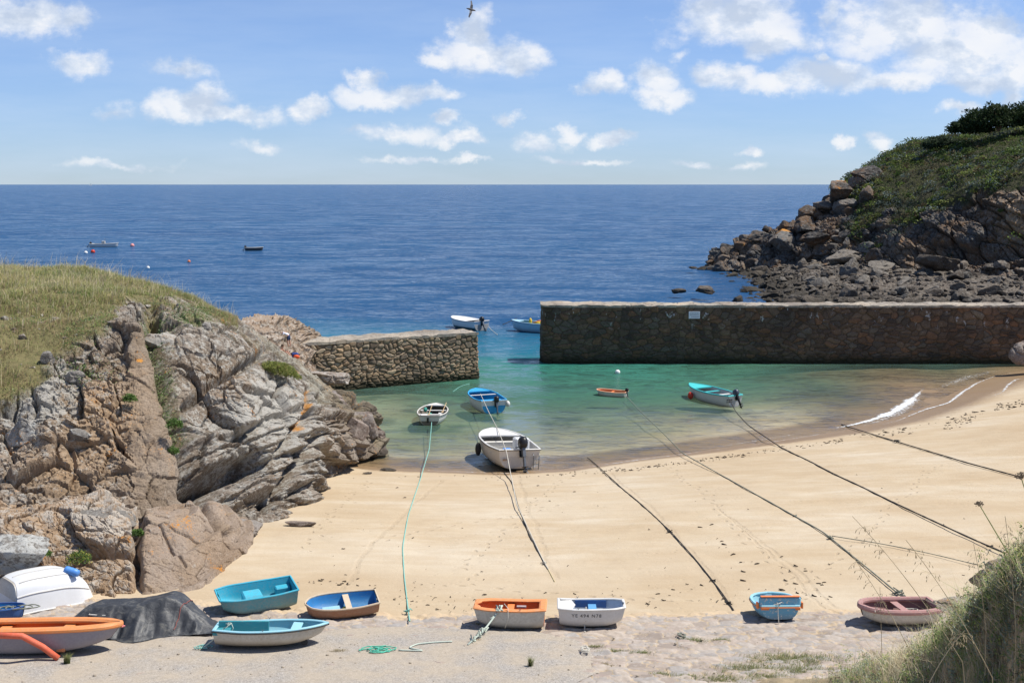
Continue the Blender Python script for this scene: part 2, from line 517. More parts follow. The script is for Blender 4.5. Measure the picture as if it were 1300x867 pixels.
# lines of footprints trodden across the beach
for (a, b, c_, d_) in ((845, 592, 1005, 748), (720, 606, 590, 742), (1010, 760, 1190, 590), (450, 690, 700, 640), (380, 700, 470, 610), (560, 745, 880, 765)):
    t_, s_, ins = line_co(hit(a, b), hit(c_, d_), 3.0)
    for ph, sd_ in ((0.0, .13), (.5, -.13)):
        f_ = mth(nt, 'SUBTRACT', mth(nt, 'FRACT', mth(nt, 'ADD', mth(nt, 'DIVIDE', t_, 1.35), ph)), .5)
        q_ = mth(nt, 'SQRT', mth(nt, 'ADD', mth(nt, 'POWER', mth(nt, 'MULTIPLY', mth(nt, 'ABSOLUTE', f_), 1.35 / .20), 2.0), mth(nt, 'POWER', mth(nt, 'DIVIDE', mth(nt, 'ABSOLUTE', mth(nt, 'SUBTRACT', s_, sd_)), .10), 2.0)))
        add_dent(mth(nt, 'MULTIPLY', ramp(nt, q_, [(.5, 1), (1.2, 0)]), ins))
# grooves where keels and chains were dragged
for (a, b, c_, d_, w_) in ((925, 655, 1085, 790, .09), (905, 640, 1060, 785, .07), (655, 604, 705, 735, .12), (775, 600, 930, 770, .10), (560, 610, 430, 748, .12)):
    t_, s_, ins = line_co(hit(a, b), hit(c_, d_), 1.2)
    add_dent(mth(nt, 'MULTIPLY', mth(nt, 'MULTIPLY', ramp(nt, mth(nt, 'ABSOLUTE', s_), [(w_ * .4, .6), (w_ * 1.3, 0)]), ramp(nt, n_b, [(.35, 0), (.6, 1)])), ins))
hgt = mth(nt, 'SUBTRACT', hgt, mth(nt, 'MULTIPLY', dent, 1.1))
c = mix(nt, mth(nt, 'MULTIPLY', dent, .35), c, (.36, .27, .17))
finish(nt, out, c, rg, hgt, .6, .06, spec=.25)

xs = np.concatenate([np.linspace(-90, -32, 60), np.arange(-31.7, 46, .28), np.linspace(46.5, 160, 80)])
ys = np.concatenate([np.linspace(-30, 18, 50), np.arange(18.3, 98, .24), np.linspace(98.6, 330, 90)]) * YS
X, Y = np.meshgrid(xs, ys, indexing='ij')
Z = ground(X, Y)
Dsh = shore_d(X, Y)
Z = Z + np.where(Dsh > 1, .02, 0) * fbm(np.stack([X * 1.1, Y * 1.1, 0 * X], -1), 3, 90) * 1.6
wetw = np.interp(X, [-20, 12, 22, 30, 40, 50], [1.2, 1.3, 2.1, 3.2, 4.5, 6.5])
wet = np.clip(1.0 - Dsh / (wetw * 1.6), 0, 1) * (1 - .72 * sstep(.6, 4, -Dsh) * (1 - .6 * sstep(16, 30, X)))
V = np.stack([X, Y, Z], -1)
o = link('sand_beach', fast_mesh('sand_beach', V, grid_faces(*X.shape), SAND, True, {'wet': wet, 'bed': np.clip(-Dsh / 30, 0, 1)}))
tag(o, kind='structure')

# ================================================================== sea
m, nt, out = newmat('sea_water'); WATER = m
P_ = pos(nt)
dep = attr(nt, 'depth').outputs['Fac']; hgt_ = attr(nt, 'calm').outputs['Fac']
w1 = noise(nt, P_, .16, 4, .6, stretch=(.55, 1, 1)); w2 = noise(nt, P_, .9, 5, .62, 1.0, stretch=(.5, 1, 1)); w3 = noise(nt, P_, 4.0, 4, .6, .8, stretch=(.55, 1, 1))
rip = mth(nt, 'ADD', mth(nt, 'ADD', mth(nt, 'MULTIPLY', noise(nt, P_, .075, 4, .62, 1.2, stretch=(.7, 1.3, 1)), .35), mth(nt, 'MULTIPLY', w2, .38)), mth(nt, 'MULTIPLY', noise(nt, P_, 2.4, 4, .65, 1.0, stretch=(.42, 1, 1)), .27))
ripf = ramp(nt, rip, [(.44, 0), (.50, .4), (.56, 1)])
hh = mth(nt, 'ADD', mth(nt, 'ADD', mth(nt, 'MULTIPLY', w1, 1.3), mth(nt, 'MULTIPLY', w2, .42)), mth(nt, 'MULTIPLY', w3, .10))
bst = ramp(nt, hgt_, [(0, .4), (1, .9)])
bump = nd(nt, 'ShaderNodeBump', {'Height': hh, 'Distance': 1.0, 'Strength': bst}).outputs[0]
tint = ramp(nt, mth(nt, 'DIVIDE', dep, 6.0), [(0, (.96, .97, .96)), (.08, (.78, .90, .84)), (.25, (.42, .72, .58)), (.5, (.10, .36, .34)), (1, (.01, .1, .15))])
scat = ramp(nt, mth(nt, 'DIVIDE', dep, 12.0), [(0, (.16, .22, .16)), (.10, (.10, .27, .15)), (.22, (.03, .215, .145)), (.36, (.015, .15, .21)), (.8, (.018, .078, .18))])
big = noise(nt, P_, .011, 5, .62, stretch=(.35, 1.5, 1))
scat = mix(nt, ramp(nt, big, [(.35, 0), (.7, .45)]), scat, (.006, .036, .12))
crest = ramp(nt, mth(nt, 'ADD', mth(nt, 'MULTIPLY', w2, .6), mth(nt, 'MULTIPLY', w1, .4)), [(.46, 0), (.58, .6)])
scat = mix(nt, mth(nt, 'MULTIPLY', crest, ramp(nt, dep, [(1, 0), (4, 1)])), scat, (.05, .17, .32))
trb = nd(nt, 'ShaderNodeBsdfTransparent', {'Color': tint})
dfb = nd(nt, 'ShaderNodeBsdfDiffuse', {'Color': scat, 'Normal': bump})
op = mth(nt, 'SUBTRACT', 1.0, mth(nt, 'POWER', 2.718, mth(nt, 'MULTIPLY', dep, -.95)))
body = nd(nt, 'ShaderNodeMixShader', {0: op, 1: trb.outputs[0], 2: dfb.outputs[0]})
gl = nd(nt, 'ShaderNodeBsdfGlossy', {'Color': (1, 1, 1), 'Roughness': .16, 'Normal': bump})
fr = nd(nt, 'ShaderNodeFresnel', {'IOR': 1.33, 'Normal': bump}).outputs[0]
frc = mth(nt, 'MULTIPLY', mth(nt, 'MINIMUM', mth(nt, 'MULTIPLY', fr, 1.7), .72), mth(nt, 'MULTIPLY_ADD', ripf, .92, .10))
shd = nd(nt, 'ShaderNodeMixShader', {0: frc, 1: body.outputs[0], 2: gl.outputs[0]})
nt.links.new(shd.outputs[0], out.inputs[0])

def geo(a, b, n, s0):   # growing spacing from a to b
    r = np.linspace(0, 1, n); k = math.log(abs(b - a) / s0)
    return a + np.sign(b - a) * (np.exp(r * k) - 1) * s0 * (abs(b - a) / s0) / (math.exp(k) - 1) if k > 0 else np.linspace(a, b, n)
xs = np.concatenate([geo(-32, -30000, 60, 3)[::-1], np.arange(-31.7, 50, .3), geo(50.3, 30000, 60, 3)])
ys = np.concatenate([np.arange(50, 118, .25), geo(118.3, 42000, 150, 3)]) * YS
X, Y = np.meshgrid(xs, ys, indexing='ij')
gg = ground(np.clip(X, -200, 300), np.clip(Y, 0, 450))
depth = np.clip(-gg, 0, 12)
far = sstep(90, 240, np.hypot(X, Y / YS - 20))
depth = depth * (1 - far) + np.maximum(depth, 12) * far
amp = .04 * sstep(0, 1.5, depth) * (Y < 150)
PP = np.stack([X * .5, Y * 1.0, 0 * X], -1)
Zw = amp * fbm(PP, 3, 33)
calm = sstep(80, 130, Y / YS) * .8 + .2
V = np.stack([X, Y, Zw], -1)
o = link('sea_water', fast_mesh('sea_water', V, grid_faces(*X.shape), WATER, True, {'depth': depth, 'calm': calm}))
tag(o, kind='structure')

# ------------------------------------------------------------------ foam lines where small waves run up the sand
m, nt, out = newmat('foam_white'); FOAM = m
P_ = pos(nt)
nf = noise(nt, P_, 5, 5, .7)
ed = attr(nt, 'edge').outputs['Fac']
al = ramp(nt, mth(nt, 'SUBTRACT', mth(nt, 'ADD', mth(nt, 'MULTIPLY', ed, .8), mth(nt, 'MULTIPLY', nf, 1.3)), .62), [(.28, 0), (.62, 1)])
pr = nd(nt, 'ShaderNodeBsdfPrincipled', {'Base Color': (.85, .87, .87, 1), 'Roughness': .6, 'Alpha': al})
nt.links.new(pr.outputs[0], out.inputs[0])
def foam(px_pts, width, dens, name='foam'):
    P = np.array([at_z(a, b, .02) for a, b in px_pts])
    t = np.linspace(0, 1, 160); tt = np.linspace(0, 1, len(P))
    Q = np.stack([np.interp(t, tt, P[:, k]) for k in range(3)], -1)
    for _ in range(12): Q[1:-1] = (Q[:-2] + Q[1:-1] * 2 + Q[2:]) / 4
    T = np.gradient(Q, axis=0); T /= np.linalg.norm(T[:, :2], axis=1)[:, None]
    Nn = np.stack([-T[:, 1], T[:, 0], 0 * T[:, 0]], -1)
    wob = 1 + .6 * fbm(np.stack([Q[:, 0], Q[:, 1], 0 * t], -1) * 1.3, 3, 4)
    taper = np.sin(PI * np.clip(t, .02, .98)) ** .5
    cs = np.linspace(-1, 1, 9)
    wid = np.interp(t, np.linspace(0, 1, len(width)), width) if hasattr(width, '__len__') else width + 0 * t
    V = Q[:, None, :] + Nn[:, None, :] * (cs[None, :, None] * (wid * wob * taper)[:, None, None])
    g = np.maximum(ground(V[..., 0], V[..., 1]), 0)
    V[..., 2] = g + .02 + .05 * (1 - cs[None, :] ** 2) * np.minimum(wid, .35)[:, None] * taper[:, None] * 2
    e = (1 - np.abs(cs)[None, :] ** 1.5) * dens * taper[:, None]
    o = link(name, fast_mesh(name, V, grid_faces(*V.shape[:2]), FOAM, True, {'edge': e}))
    tag(o, kind='stuff')
foam([(1035, 547), (1075, 541), (1105, 534), (1132, 524), (1152, 512), (1166, 500), (1174, 492)], [.10, .35, .55, .6, .25], .78)
foam([(1080, 545), (1112, 536), (1140, 525), (1160, 511), (1176, 496)], [.2, .5, .7, .4], .42)
foam([(1100, 547), (1140, 536), (1175, 521), (1205, 514), (1222, 499), (1240, 487), (1262, 478), (1290, 472)], [.15, .3, .25, .2, .15], .62)
foam([(1250, 514), (1272, 507), (1279, 495), (1290, 487), (1320, 484)], .22, .55)
foam([(940, 569), (985, 561), (1030, 553), (1065, 547)], .09, .55)
foam([(1165, 503), (1195, 492), (1225, 480), (1255, 473), (1275, 469)], [.5, .9, .7], .33)
foam([(690, 599), (760, 593), (820, 584), (880, 576), (940, 567)], .10, .6)
foam([(485, 595), (560, 599), (640, 602), (700, 599)], .09, .55)
foam([(840, 577), (920, 566), (1000, 553), (1040, 545)], .10, .4)

# ================================================================== foreground: stone slipway, gravelled concrete
def veg_attr(): pass
m, nt, out = newmat('slipway_stone'); SLIP = m
P_ = pos(nt); cid = attr(nt, 'cid').outputs['Fac']; jt = attr(nt, 'joint').outputs['Fac']
c = ramp(nt, cid, [(0, (.27, .225, .19)), (.3, (.42, .35, .29)), (.55, (.33, .31, .29)), (.8, (.46, .39, .32)), (1, (.34, .27, .23))])
na = noise(nt, P_, 6, 6, .65); nb = noise(nt, P_, 40, 4, .6)
c = mix(nt, ramp(nt, na, [(.35, .5), (.6, 0)]), c, (.27, .22, .18))
c = mix(nt, ramp(nt, na, [(.55, 0), (.75, .6)]), c, (.47, .43, .385))
c = mix(nt, ramp(nt, jt, [(.4, 0), (.9, .85)]), c, (.46, .36, .24))
sandy = attr(nt, 'sandy').outputs['Fac']
c = mix(nt, ramp(nt, mth(nt, 'ADD', sandy, mth(nt, 'MULTIPLY', mth(nt, 'SUBTRACT', na, .5), 1.2)), [(.45, 0), (.6, .9)]), c, (.52, .40, .26))
finish(nt, out, c, .9, mth(nt, 'ADD', na, mth(nt, 'MULTIPLY', nb, .4)), .5, .03, spec=.2)

EDGE_PX = [(-250, 742), (0, 752), (150, 760), (280, 768), (400, 776), (500, 783), (620, 780), (700, 783), (760, 782), (860, 780), (950, 776), (1040, 776), (1120, 779), (1200, 775), (1350, 765)]
E = np.array([hit(a, b)[:2] for a, b in EDGE_PX])
def slip_edge(x): return np.interp(x, E[:, 0], E[:, 1])
xs = np.arange(-24, 24, .055); n = len(xs)
vs = np.concatenate([[0, .02, .06], np.arange(.11, 8.6, .055)])
X = np.repeat(xs[:, None], len(vs), 1)
eg = slip_edge(xs) + .25 * fbm(np.stack([xs * .9, 0 * xs, 0 * xs], -1), 3, 8) + .10 * fbm(np.stack([xs * 4, 0 * xs, 0 * xs], -1), 2, 9)
Y = eg[:, None] - vs[None, :]
Q = np.stack([X * .75, Y * 1.35, 0 * X], -1) / .42
Q = Q + .3 * np.stack([fbm(Q * .8, 3, 60), fbm(Q * .8, 3, 61), 0 * X], -1)
F1, F2, off, idc = voronoi(Q * np.array([1, 1, 0]) + np.array([0, 0, .5]), 21)
cr = cellrand(idc, 4); jn = 1 - sstep(.02, .13, F2 - F1)
tl = (cellrand(idc, 5) - .5) * off[..., 0] + (cellrand(idc, 6) - .5) * off[..., 1]
rise = sstep(-.005, .12, np.repeat(vs[None, :], n, 0))
base = ground(X, Y)
Zs = base + .14 * rise - .03 + .06 * (cr - .5) + .10 * tl - .035 * jn + .05 * fbm(np.stack([X * 2, Y * 3, 0 * X], -1), 5, 70)
Zs += np.where(X < -2, .10 * np.abs(fbm(np.stack([X * 1.2, Y * 2.4, 0 * X], -1), 3, 44)) * (1 - sstep(0.8, 2.5, np.repeat(vs[None, :], n, 0))), 0)
sandy = np.repeat((1 - sstep(.0, 1.1, vs))[None, :], n, 0) * .8 + .25 * sstep(-2, -8, X) * (1 - sstep(1, 3, np.repeat(vs[None, :], n, 0)))
V = np.stack([X, Y, Zs], -1)
o = link('stone_slipway', fast_mesh('stone_slipway', V, grid_faces(*X.shape), SLIP, True, {'cid': cr, 'joint': jn, 'sandy': sandy}))
tag(o, kind='structure')

m, nt, out = newmat('gravel_concrete'); GRAV = m
P_ = pos(nt)
v1 = nd(nt, 'ShaderNodeTexVoronoi', {'Vector': P_, 'Scale': 34.0}); na = noise(nt, P_, .8, 5, .6); nb = noise(nt, P_, 5, 5, .6)
c = ramp(nt, nd(nt, 'ShaderNodeSeparateColor', {0: v1.outputs['Color']}).outputs[0], [(0, (.22, .20, .18)), (.45, (.34, .31, .27)), (.75, (.45, .41, .36)), (1, (.28, .26, .24))])
c = mix(nt, ramp(nt, na, [(.4, .6), (.65, 0)]), c, (.44, .36, .26))
c = mix(nt, ramp(nt, nb, [(.3, .35), (.5, 0)]), c, (.25, .22, .19))
finish(nt, out, c, .92, mth(nt, 'ADD', mth(nt, 'MULTIPLY', v1.outputs['Distance'], -.6), nb), .6, .02, spec=.2)
AP_PX = [(-260, 800), (0, 818), (130, 812), (250, 812), (340, 818), (430, 803), (520, 800), (600, 803), (680, 806), (735, 818), (750, 830), (760, 850), (700, 880), (690, 930)]
A_ = np.array([hit(a, b)[:2] for a, b in AP_PX])
# the apron fills from its upper edge to below the frame; its right edge follows the last points
xe, ye = A_[:, 0], A_[:, 1]
xs = np.arange(-22, xe.max() + .05, .09)
top = np.interp(xs, xe[:12], ye[:12]) + .10 * fbm(np.stack([xs * 1.7, 0 * xs, 0 * xs], -1), 4, 12)
rt = np.clip((xe.max() - xs) / 1.2, 0, 1)
vs = np.linspace(0, 1, 90)
bot = np.where(xs > xe[12], np.interp(xs, [xe[12], xe[11]], [ye[12] - .6, ye[11] - .4]), ye[12] - 6)
bot = np.minimum(bot, top - .05)
X = np.repeat(xs[:, None], 90, 1); Y = top[:, None] + (bot - top)[:, None] * vs[None, :] ** 1.3
Zs = ground(X, Y) + .175 + .02 * fbm(np.stack([X * 1.5, Y * 1.5, 0 * X], -1), 3, 71)
ed = np.minimum(sstep(0, .04, vs)[None, :] + 0 * X, rt[:, None] ** .3)
Zs = Zs - .16 * (1 - ed)
o = link('concrete_apron', fast_mesh('concrete_apron', np.stack([X, Y, Zs], -1), grid_faces(*X.shape), GRAV, True))
tag(o, kind='structure')
def top_z(x, y):
    """height of the slipway or sand surface"""
    z = gz(x, y); e = float(slip_edge(np.array([x]))[0])
    if y < e - .1: z += .11
    ia = float(np.interp(x, xe[:12], ye[:12]))
    if y < ia - .1 and x < xe.max() - .1: z = max(z, gz(x, y) + .175)
    return z
def hit_top(px, py):
    P = hit(px, py)
    for _ in range(3):
        P = at_z(px, py, top_z(P[0], P[1]))
    return P
# ================================================================== rock
def rock_mat(name, pal, lich=.55, orange=.0, brown=0.0, fine=1.0, wetz=None, lcol=(.46, .45, .41), vegc=((.20, .15, .08), (.14, .15, .055))):
    m, nt, out = newmat(name)
    P_ = pos(nt); cid = attr(nt, 'cid').outputs['Fac']
    n1 = noise(nt, P_, .45, 6, .6); n2 = noise(nt, P_, 2.2, 7, .68); n3 = noise(nt, P_, 9, 6, .7); n4 = noise(nt, P_, 30, 4, .6)
    f = mth(nt, 'ADD', mth(nt, 'MULTIPLY', n1, .75), mth(nt, 'MULTIPLY', cid, .28))
    c = ramp(nt, f, [(.28 + .5 * i / (len(pal) - 1) , p) for i, p in enumerate(pal)])
    c = mix(nt, ramp(nt, n3, [(.3, .65), (.52, 0)]), c, [q * .42 for q in pal[0]])
    if brown:
        c = mix(nt, mth(nt, 'MULTIPLY', ramp(nt, noise(nt, P_, .22, 4, .6), [(.45, 0), (.58, 1)]), brown), c, (.30, .16, .065))
    c = mix(nt, mth(nt, 'MULTIPLY', attr(nt, 'ochre').outputs['Fac'], .8), c, mix(nt, n3, (.36, .21, .10), (.50, .35, .20)))
    lm = mth(nt, 'ADD', mth(nt, 'MULTIPLY', n2, .6), mth(nt, 'MULTIPLY', n3, .4))
    lm = mth(nt, 'ADD', lm, mth(nt, 'MULTIPLY', mth(nt, 'SUBTRACT', attr(nt, 'lich').outputs['Fac'], .5), .22))
    c = mix(nt, mth(nt, 'MULTIPLY', ramp(nt, lm, [(.49, 0), (.57, 1)]), lich), c, lcol)
    c = mix(nt, ramp(nt, n4, [(.32, .5), (.45, 0)]), c, [q * .5 for q in pal[0]])
    if orange:
        oo = mth(nt, 'ADD', mth(nt, 'MULTIPLY', noise(nt, P_, .5, 3, .6), .5), mth(nt, 'MULTIPLY', n3, .5))
        c = mix(nt, ramp(nt, oo, [(.61 - orange * .08, 0), (.64 - orange * .08, .9)]), c, (.48, .20, .03))
    a = attr(nt, 'oran').outputs['Fac']
    c = mix(nt, ramp(nt, mth(nt, 'MULTIPLY', a, n3), [(.25, 0), (.4, .9)]), c, (.50, .22, .035))
    veg = attr(nt, 'veg').outputs['Fac']
    c = mix(nt, veg, c, mix(nt, n2, *vegc))
    if wetz is not None:
        z = nd(nt, 'ShaderNodeSeparateXYZ', {0: P_}).outputs[2]
        zz = mth(nt, 'ADD', z, mth(nt, 'MULTIPLY', n2, .8))
        c = mix(nt, ramp(nt, mth(nt, 'DIVIDE', zz, wetz), [(.45, .85), (1, 0)]), c, (.035, .03, .022))
    h = mth(nt, 'ADD', mth(nt, 'ADD', n2, mth(nt, 'MULTIPLY', n3, .55)), mth(nt, 'MULTIPLY', n4, .22))
    finish(nt, out, c, .88, h, .8, .09 * fine, spec=.2)
    return m
PAL_L = [(.085, .068, .052), (.19, .148, .108), (.25, .21, .17), (.28, .20, .13)]
ROCK_L = rock_mat('cliff_rock_lichen', PAL_L, .68, .06, lcol=(.42, .41, .37))
ROCK_S = rock_mat('shore_rock', [(.12, .10, .085), (.22, .175, .145), (.28, .225, .19), (.20, .18, .17)], .3, .12, wetz=1.5)
ROCK_T = rock_mat('tan_rock', [(.16, .12, .09), (.27, .205, .15), (.29, .24, .20), (.33, .245, .16)], .55, .1)
ROCK_P = rock_mat('pale_lichen_rock', [(.17, .155, .135), (.24, .22, .195), (.30, .28, .25)], .8, .05, lcol=(.47, .47, .44))
ROCK_R = rock_mat('far_cliff_rock', [(.035, .032, .03), (.065, .056, .05), (.105, .098, .09), (.08, .058, .042)], .45, .06, brown=.35, fine=2, lcol=(.27, .27, .25), vegc=((.055, .042, .025), (.04, .05, .018)))
ROCK_B = rock_mat('shore_boulder_rock', [(.035, .03, .025), (.075, .06, .047), (.16, .13, .10), (.10, .078, .06)], .22, .0, wetz=2.3, fine=2)

def catmull_rows(Rw, nv, counts=None):
    """Rw (k, nu, 3) rows -> (nu, nv, 3) smooth loft"""
    k = Rw.shape[0]
    t = np.linspace(0, k - 1, nv) if counts is None else np.concatenate([np.linspace(i, i + 1, c, endpoint=False) for i, c in enumerate(counts)] + [[k - 1]])
    i = np.clip(np.floor(t).astype(int), 0, k - 2); f = (t - i)[:, None, None]
    g = lambda j: Rw[np.clip(j, 0, k - 1)]
    p0, p1, p2, p3 = g(i - 1), g(i), g(i + 1), g(i + 2)
    # tension softened catmull-rom
    m1 = (p2 - p0) * .38; m2 = (p3 - p1) * .38
    P = (2 * f ** 3 - 3 * f ** 2 + 1) * p1 + (f ** 3 - 2 * f ** 2 + f) * m1 + (-2 * f ** 3 + 3 * f ** 2) * p2 + (f ** 3 - f ** 2) * m2
    return P.transpose(1, 0, 2), t

def row(pts, nu, mode='Y'):
    """pts: (px, py, Y) picture point and distance, or ('w', x, y, z) world points"""
    W_ = []
    for p in pts:
        W_.append(np.array(p[1:], float) * [1, YS, 1] if p[0] == 'w' else at_Y(p[0], p[1], p[2] * YS))
    W_ = np.array(W_)
    L = np.concatenate([[0], np.cumsum(np.linalg.norm(np.diff(W_, axis=0), axis=1))]); L /= L[-1]
    t = np.linspace(0, 1, nu)
    Q = np.stack([np.interp(t, L, W_[:, k]) for k in range(3)], -1)
    for _ in range(int(nu / 60)):
        Q[1:-1] = (Q[:-2] + 2 * Q[1:-1] + Q[2:]) / 4
    return Q

def normals(P):
    a = np.gradient(P, axis=0); b = np.gradient(P, axis=1)
    n = np.cross(a, b); n /= np.maximum(np.linalg.norm(n, axis=-1, keepdims=True), 1e-9)
    return n
def smooth_field(F, k):
    for _ in range(k):
        F = F.copy(); F[1:-1] = (F[:-2] + 2 * F[1:-1] + F[2:]) / 4; F[:, 1:-1] = (F[:, :-2] + 2 * F[:, 1:-1] + F[:, 2:]) / 4
    return F
def polydist(px, py, poly):
    best = np.full(np.shape(px), 1e9)
    P = np.array(poly, float)
    for a, b in zip(P[:-1], P[1:]):
        e = b - a; t = np.clip(((px - a[0]) * e[0] + (py - a[1]) * e[1]) / (e @ e), 0, 1)
        best = np.minimum(best, np.hypot(px - a[0] - t * e[0], py - a[1] - t * e[1]))
    return best
def inpoly(px, py, poly):
    ins = np.zeros(np.shape(px), bool); n = len(poly)
    for i in range(n):
        x1, y1 = poly[i]; x2, y2 = poly[(i + 1) % n]
        c = ((y1 > py) != (y2 > py)) & (px < (x2 - x1) * (py - y1) / (y2 - y1 + 1e-9) + x1)
        ins ^= c
    return ins
def rotm(ax, ay, az): return np.array((Matrix.Rotation(az, 3, 'Z') @ Matrix.Rotation(ay, 3, 'Y') @ Matrix.Rotation(ax, 3, 'X')))

def relief(P, seed, big=(2.2, 2.2, 1.2), rot=(0, 0, 0), A=1.0, crack=.35, wp=.30):
    R = rotm(*rot)
    b1, k1, r1 = blocks(P, big, seed, R, wp, .55 * A, .75 * A, crack * A, .06)
    b2, k2, r2 = blocks(P, tuple(s * .36 for s in big), seed + 100, R, .25, .18 * A, .30 * A, crack * .4 * A, .08)
    b3, k3, r3 = blocks(P, tuple(s * .13 for s in big), seed + 200, R, .2, .05 * A, .09 * A, .05 * A, .12)
    rough = .10 * A * fbm(P * 1.1, 4, seed + 7) + .04 * A * fbm(P * 5, 3, seed + 8)
    return b1 + b2 + b3 + rough, np.maximum(k1, k2 * .6), r1 * .6 + r2 * .4

# ------------------------------------------------------------------ left headland
NU = 680
rows = [
    row([(-260, 720, 36), (0, 700, 37), (100, 698, 37.5), (200, 705, 38), (250, 700, 39), (300, 700, 41), (345, 705, 42.5), (400, 668, 47.5), (415, 640, 54), (455, 625, 60), (492, 600, 62)], NU),
    row([(-260, 650, 36.5), (0, 645, 38), (100, 645, 38.5), (200, 652, 39), (250, 645, 40.5), (300, 652, 42.5), (345, 662, 43.5), (395, 640, 47.5), (410, 600, 54), (450, 592, 60), (490, 577, 62)], NU),
    row([(-260, 600, 38), (0, 590, 40), (100, 580, 41), (200, 560, 41.5), (250, 560, 43.5), (300, 585, 44.5), (345, 610, 45.5), (400, 585, 49.5), (425, 560, 55.5), (460, 562, 60.5), (490, 572, 62)], NU),
    row([(-260, 545, 40), (0, 520, 42), (80, 490, 43.5), (180, 470, 44.5), (240, 480, 46.5), (300, 500, 46.5), (350, 520, 48), (400, 530, 51.5), (430, 535, 57), (462, 542, 61), (486, 565, 62.5)], NU),
    row([(-260, 470, 43), (0, 440, 45.5), (80, 425, 46.5), (165, 410, 47), (220, 415, 49), (290, 430, 50), (350, 470, 52), (395, 495, 55), (432, 515, 60), (462, 526, 62.5), (482, 560, 63)], NU),
    row([(-260, 410, 47), (0, 406, 49), (100, 406, 50), (180, 404, 51), (245, 392, 52.5), (290, 408, 54), (345, 450, 56), (388, 478, 59), (430, 503, 62), (462, 520, 64), (480, 560, 64)], NU),
    row([(-260, 368, 51), (0, 373, 53), (100, 376, 54), (150, 381, 55), (200, 386, 56), (240, 390, 57), (265, 398, 58), (290, 402, 60), (315, 420, 62), (345, 440, 63), (385, 466, 64), (430, 502, 64.5), (460, 520, 65), (478, 565, 64.5)], NU),
    row([('w', -60, 66, 10.5), ('w', -30, 68, 11), ('w', -22, 68, 9), ('w', -17, 68, 6), ('w', -13, 69, 3), ('w', -10.5, 67, .5), ('w', -8.6, 66, -1)], NU),
    row([('w', -66, 95, -2), ('w', -38, 92, -2), ('w', -26, 90, -2), ('w', -19, 86, -2), ('w', -15, 80, -2), ('w', -11, 76, -2), ('w', -8, 72, -1.5)], NU),
]
Pb, tv = catmull_rows(np.array(rows), 0, [12, 70, 75, 75, 75, 65, 14, 30])
Nb = smooth_field(normals(Pb), 10); Nb /= np.linalg.norm(Nb, axis=-1, keepdims=True)
if Nb[NU // 2, 150, 1] > 0: Nb = -Nb
px, py = proj(Pb)
vis = tv[None, :] <= 6.2
GRASS_EDGE = [(-400, 570), (0, 528), (45, 500), (75, 474), (100, 455), (128, 436), (150, 402), (165, 385), (185, 392), (205, 400), (215, 386), (235, 388), (252, 394), (268, 400), (285, 404), (300, 420), (310, 425), (360, 470), (500, 600)]
ge = np.interp(px, [p[0] for p in GRASS_EDGE], [p[1] for p in GRASS_EDGE])
ned = fbm(Pb * .55, 4, 301) * 42
veg = sstep(-8, 12, ge - py + ned)
veg = veg * np.where(tv[None, :] > 6, 1, 1)
veg = np.where((px > 300), veg * .25, veg)
# big shapes seen in the photo: gully, smooth slanting slab, cave, overhangs
gully = polydist(px, py, [(192, 398), (202, 440), (212, 490), (226, 545), (243, 600), (252, 640)])
cave = polydist(px, py, [(246, 622), (285, 600), (318, 590)])
cave2 = polydist(px, py, [(330, 648), (368, 600), (395, 560)])
jx = px + 9 * fbm(Pb * .9, 4, 801); slabm = inpoly(jx, py, [(158, 410), (180, 408), (200, 470), (222, 560), (250, 650), (172, 660), (166, 520)])
right = sstep(215, 235, px)
rel, ck, cr = relief(Pb, 3, (2.6, 2.4, 1.2), (.2, .35, .3), 1.15, .25)
# diagonal strata on the right block: planes rising to the right
sd = np.array([.62, -.25, -.74]); sd /= np.linalg.norm(sd)
w = (Pb @ sd) + .35 * fbm(Pb * .35, 3, 77)
def saw(w, per, sharp=.14):
    f = (w / per) % 1.0
    return np.where(f < 1 - sharp, f / (1 - sharp), (1 - f) / sharp)
relR, ckR, crR = relief(Pb, 23, (4.4, 4.2, 1.8), (.1, .72, .2), 1.0, .38, .16)
strat = .55 * saw(w, 1.7) + .22 * saw(w + .3, .62) + .08 * saw(w, .27)
dR = relR * (1.05 - .35 * sstep(520, 570, py)) + strat * sstep(515, 565, py + .25 * (px - 300)) * 1.0 + .06 * strat
dsp = rel * (1 - right) + dR * right
smooth_slab = .30 * fbm(Pb * .5, 4, 9) + .09 * fbm(Pb * 4, 5, 19) + .12 + .28 * rel
sm = smooth_field(slabm.astype(float), 3) * sstep(405, 425, py)
dsp = dsp * (1 - sm) + smooth_slab * sm
dsp -= 1.5 * np.exp(-(gully / 9) ** 2) * (tv[None, :] < 6)
dsp -= 2.6 * np.exp(-(cave / 13) ** 2) + 1.2 * np.exp(-(cave2 / 6) ** 2)
dsp -= .9 * np.exp(-(polydist(px, py, [(240, 512), (262, 488), (300, 468), (335, 448)]) / 5) ** 2)
dsp -= .5 * np.exp(-(polydist(px, py, [(300, 560), (345, 528), (385, 520), (392, 495)]) / 4) ** 2)
dsp -= .7 * np.exp(-(polydist(px, py, [(344, 580), (372, 548), (392, 525)]) / 4.5) ** 2)
dsp -= .6 * np.exp(-(polydist(px, py, [(455, 505), (440, 545), (445, 590)]) / 5) ** 2)
dsp -= .8 * np.exp(-(polydist(px, py, [(405, 505), (415, 560), (405, 610)]) / 5) ** 2)
dsp += .7 * np.exp(-((px - 60) ** 2 + (py - 560) ** 2) / 500) + .5 * np.exp(-((px - 60) ** 2 + (py - 490) ** 2) / 250)
dsp = dsp * (1 - .93 * veg) + veg * (.28 * fbm(Pb * .5, 3, 55) + .08 * fbm(Pb * 2.0, 3, 56) + .15)
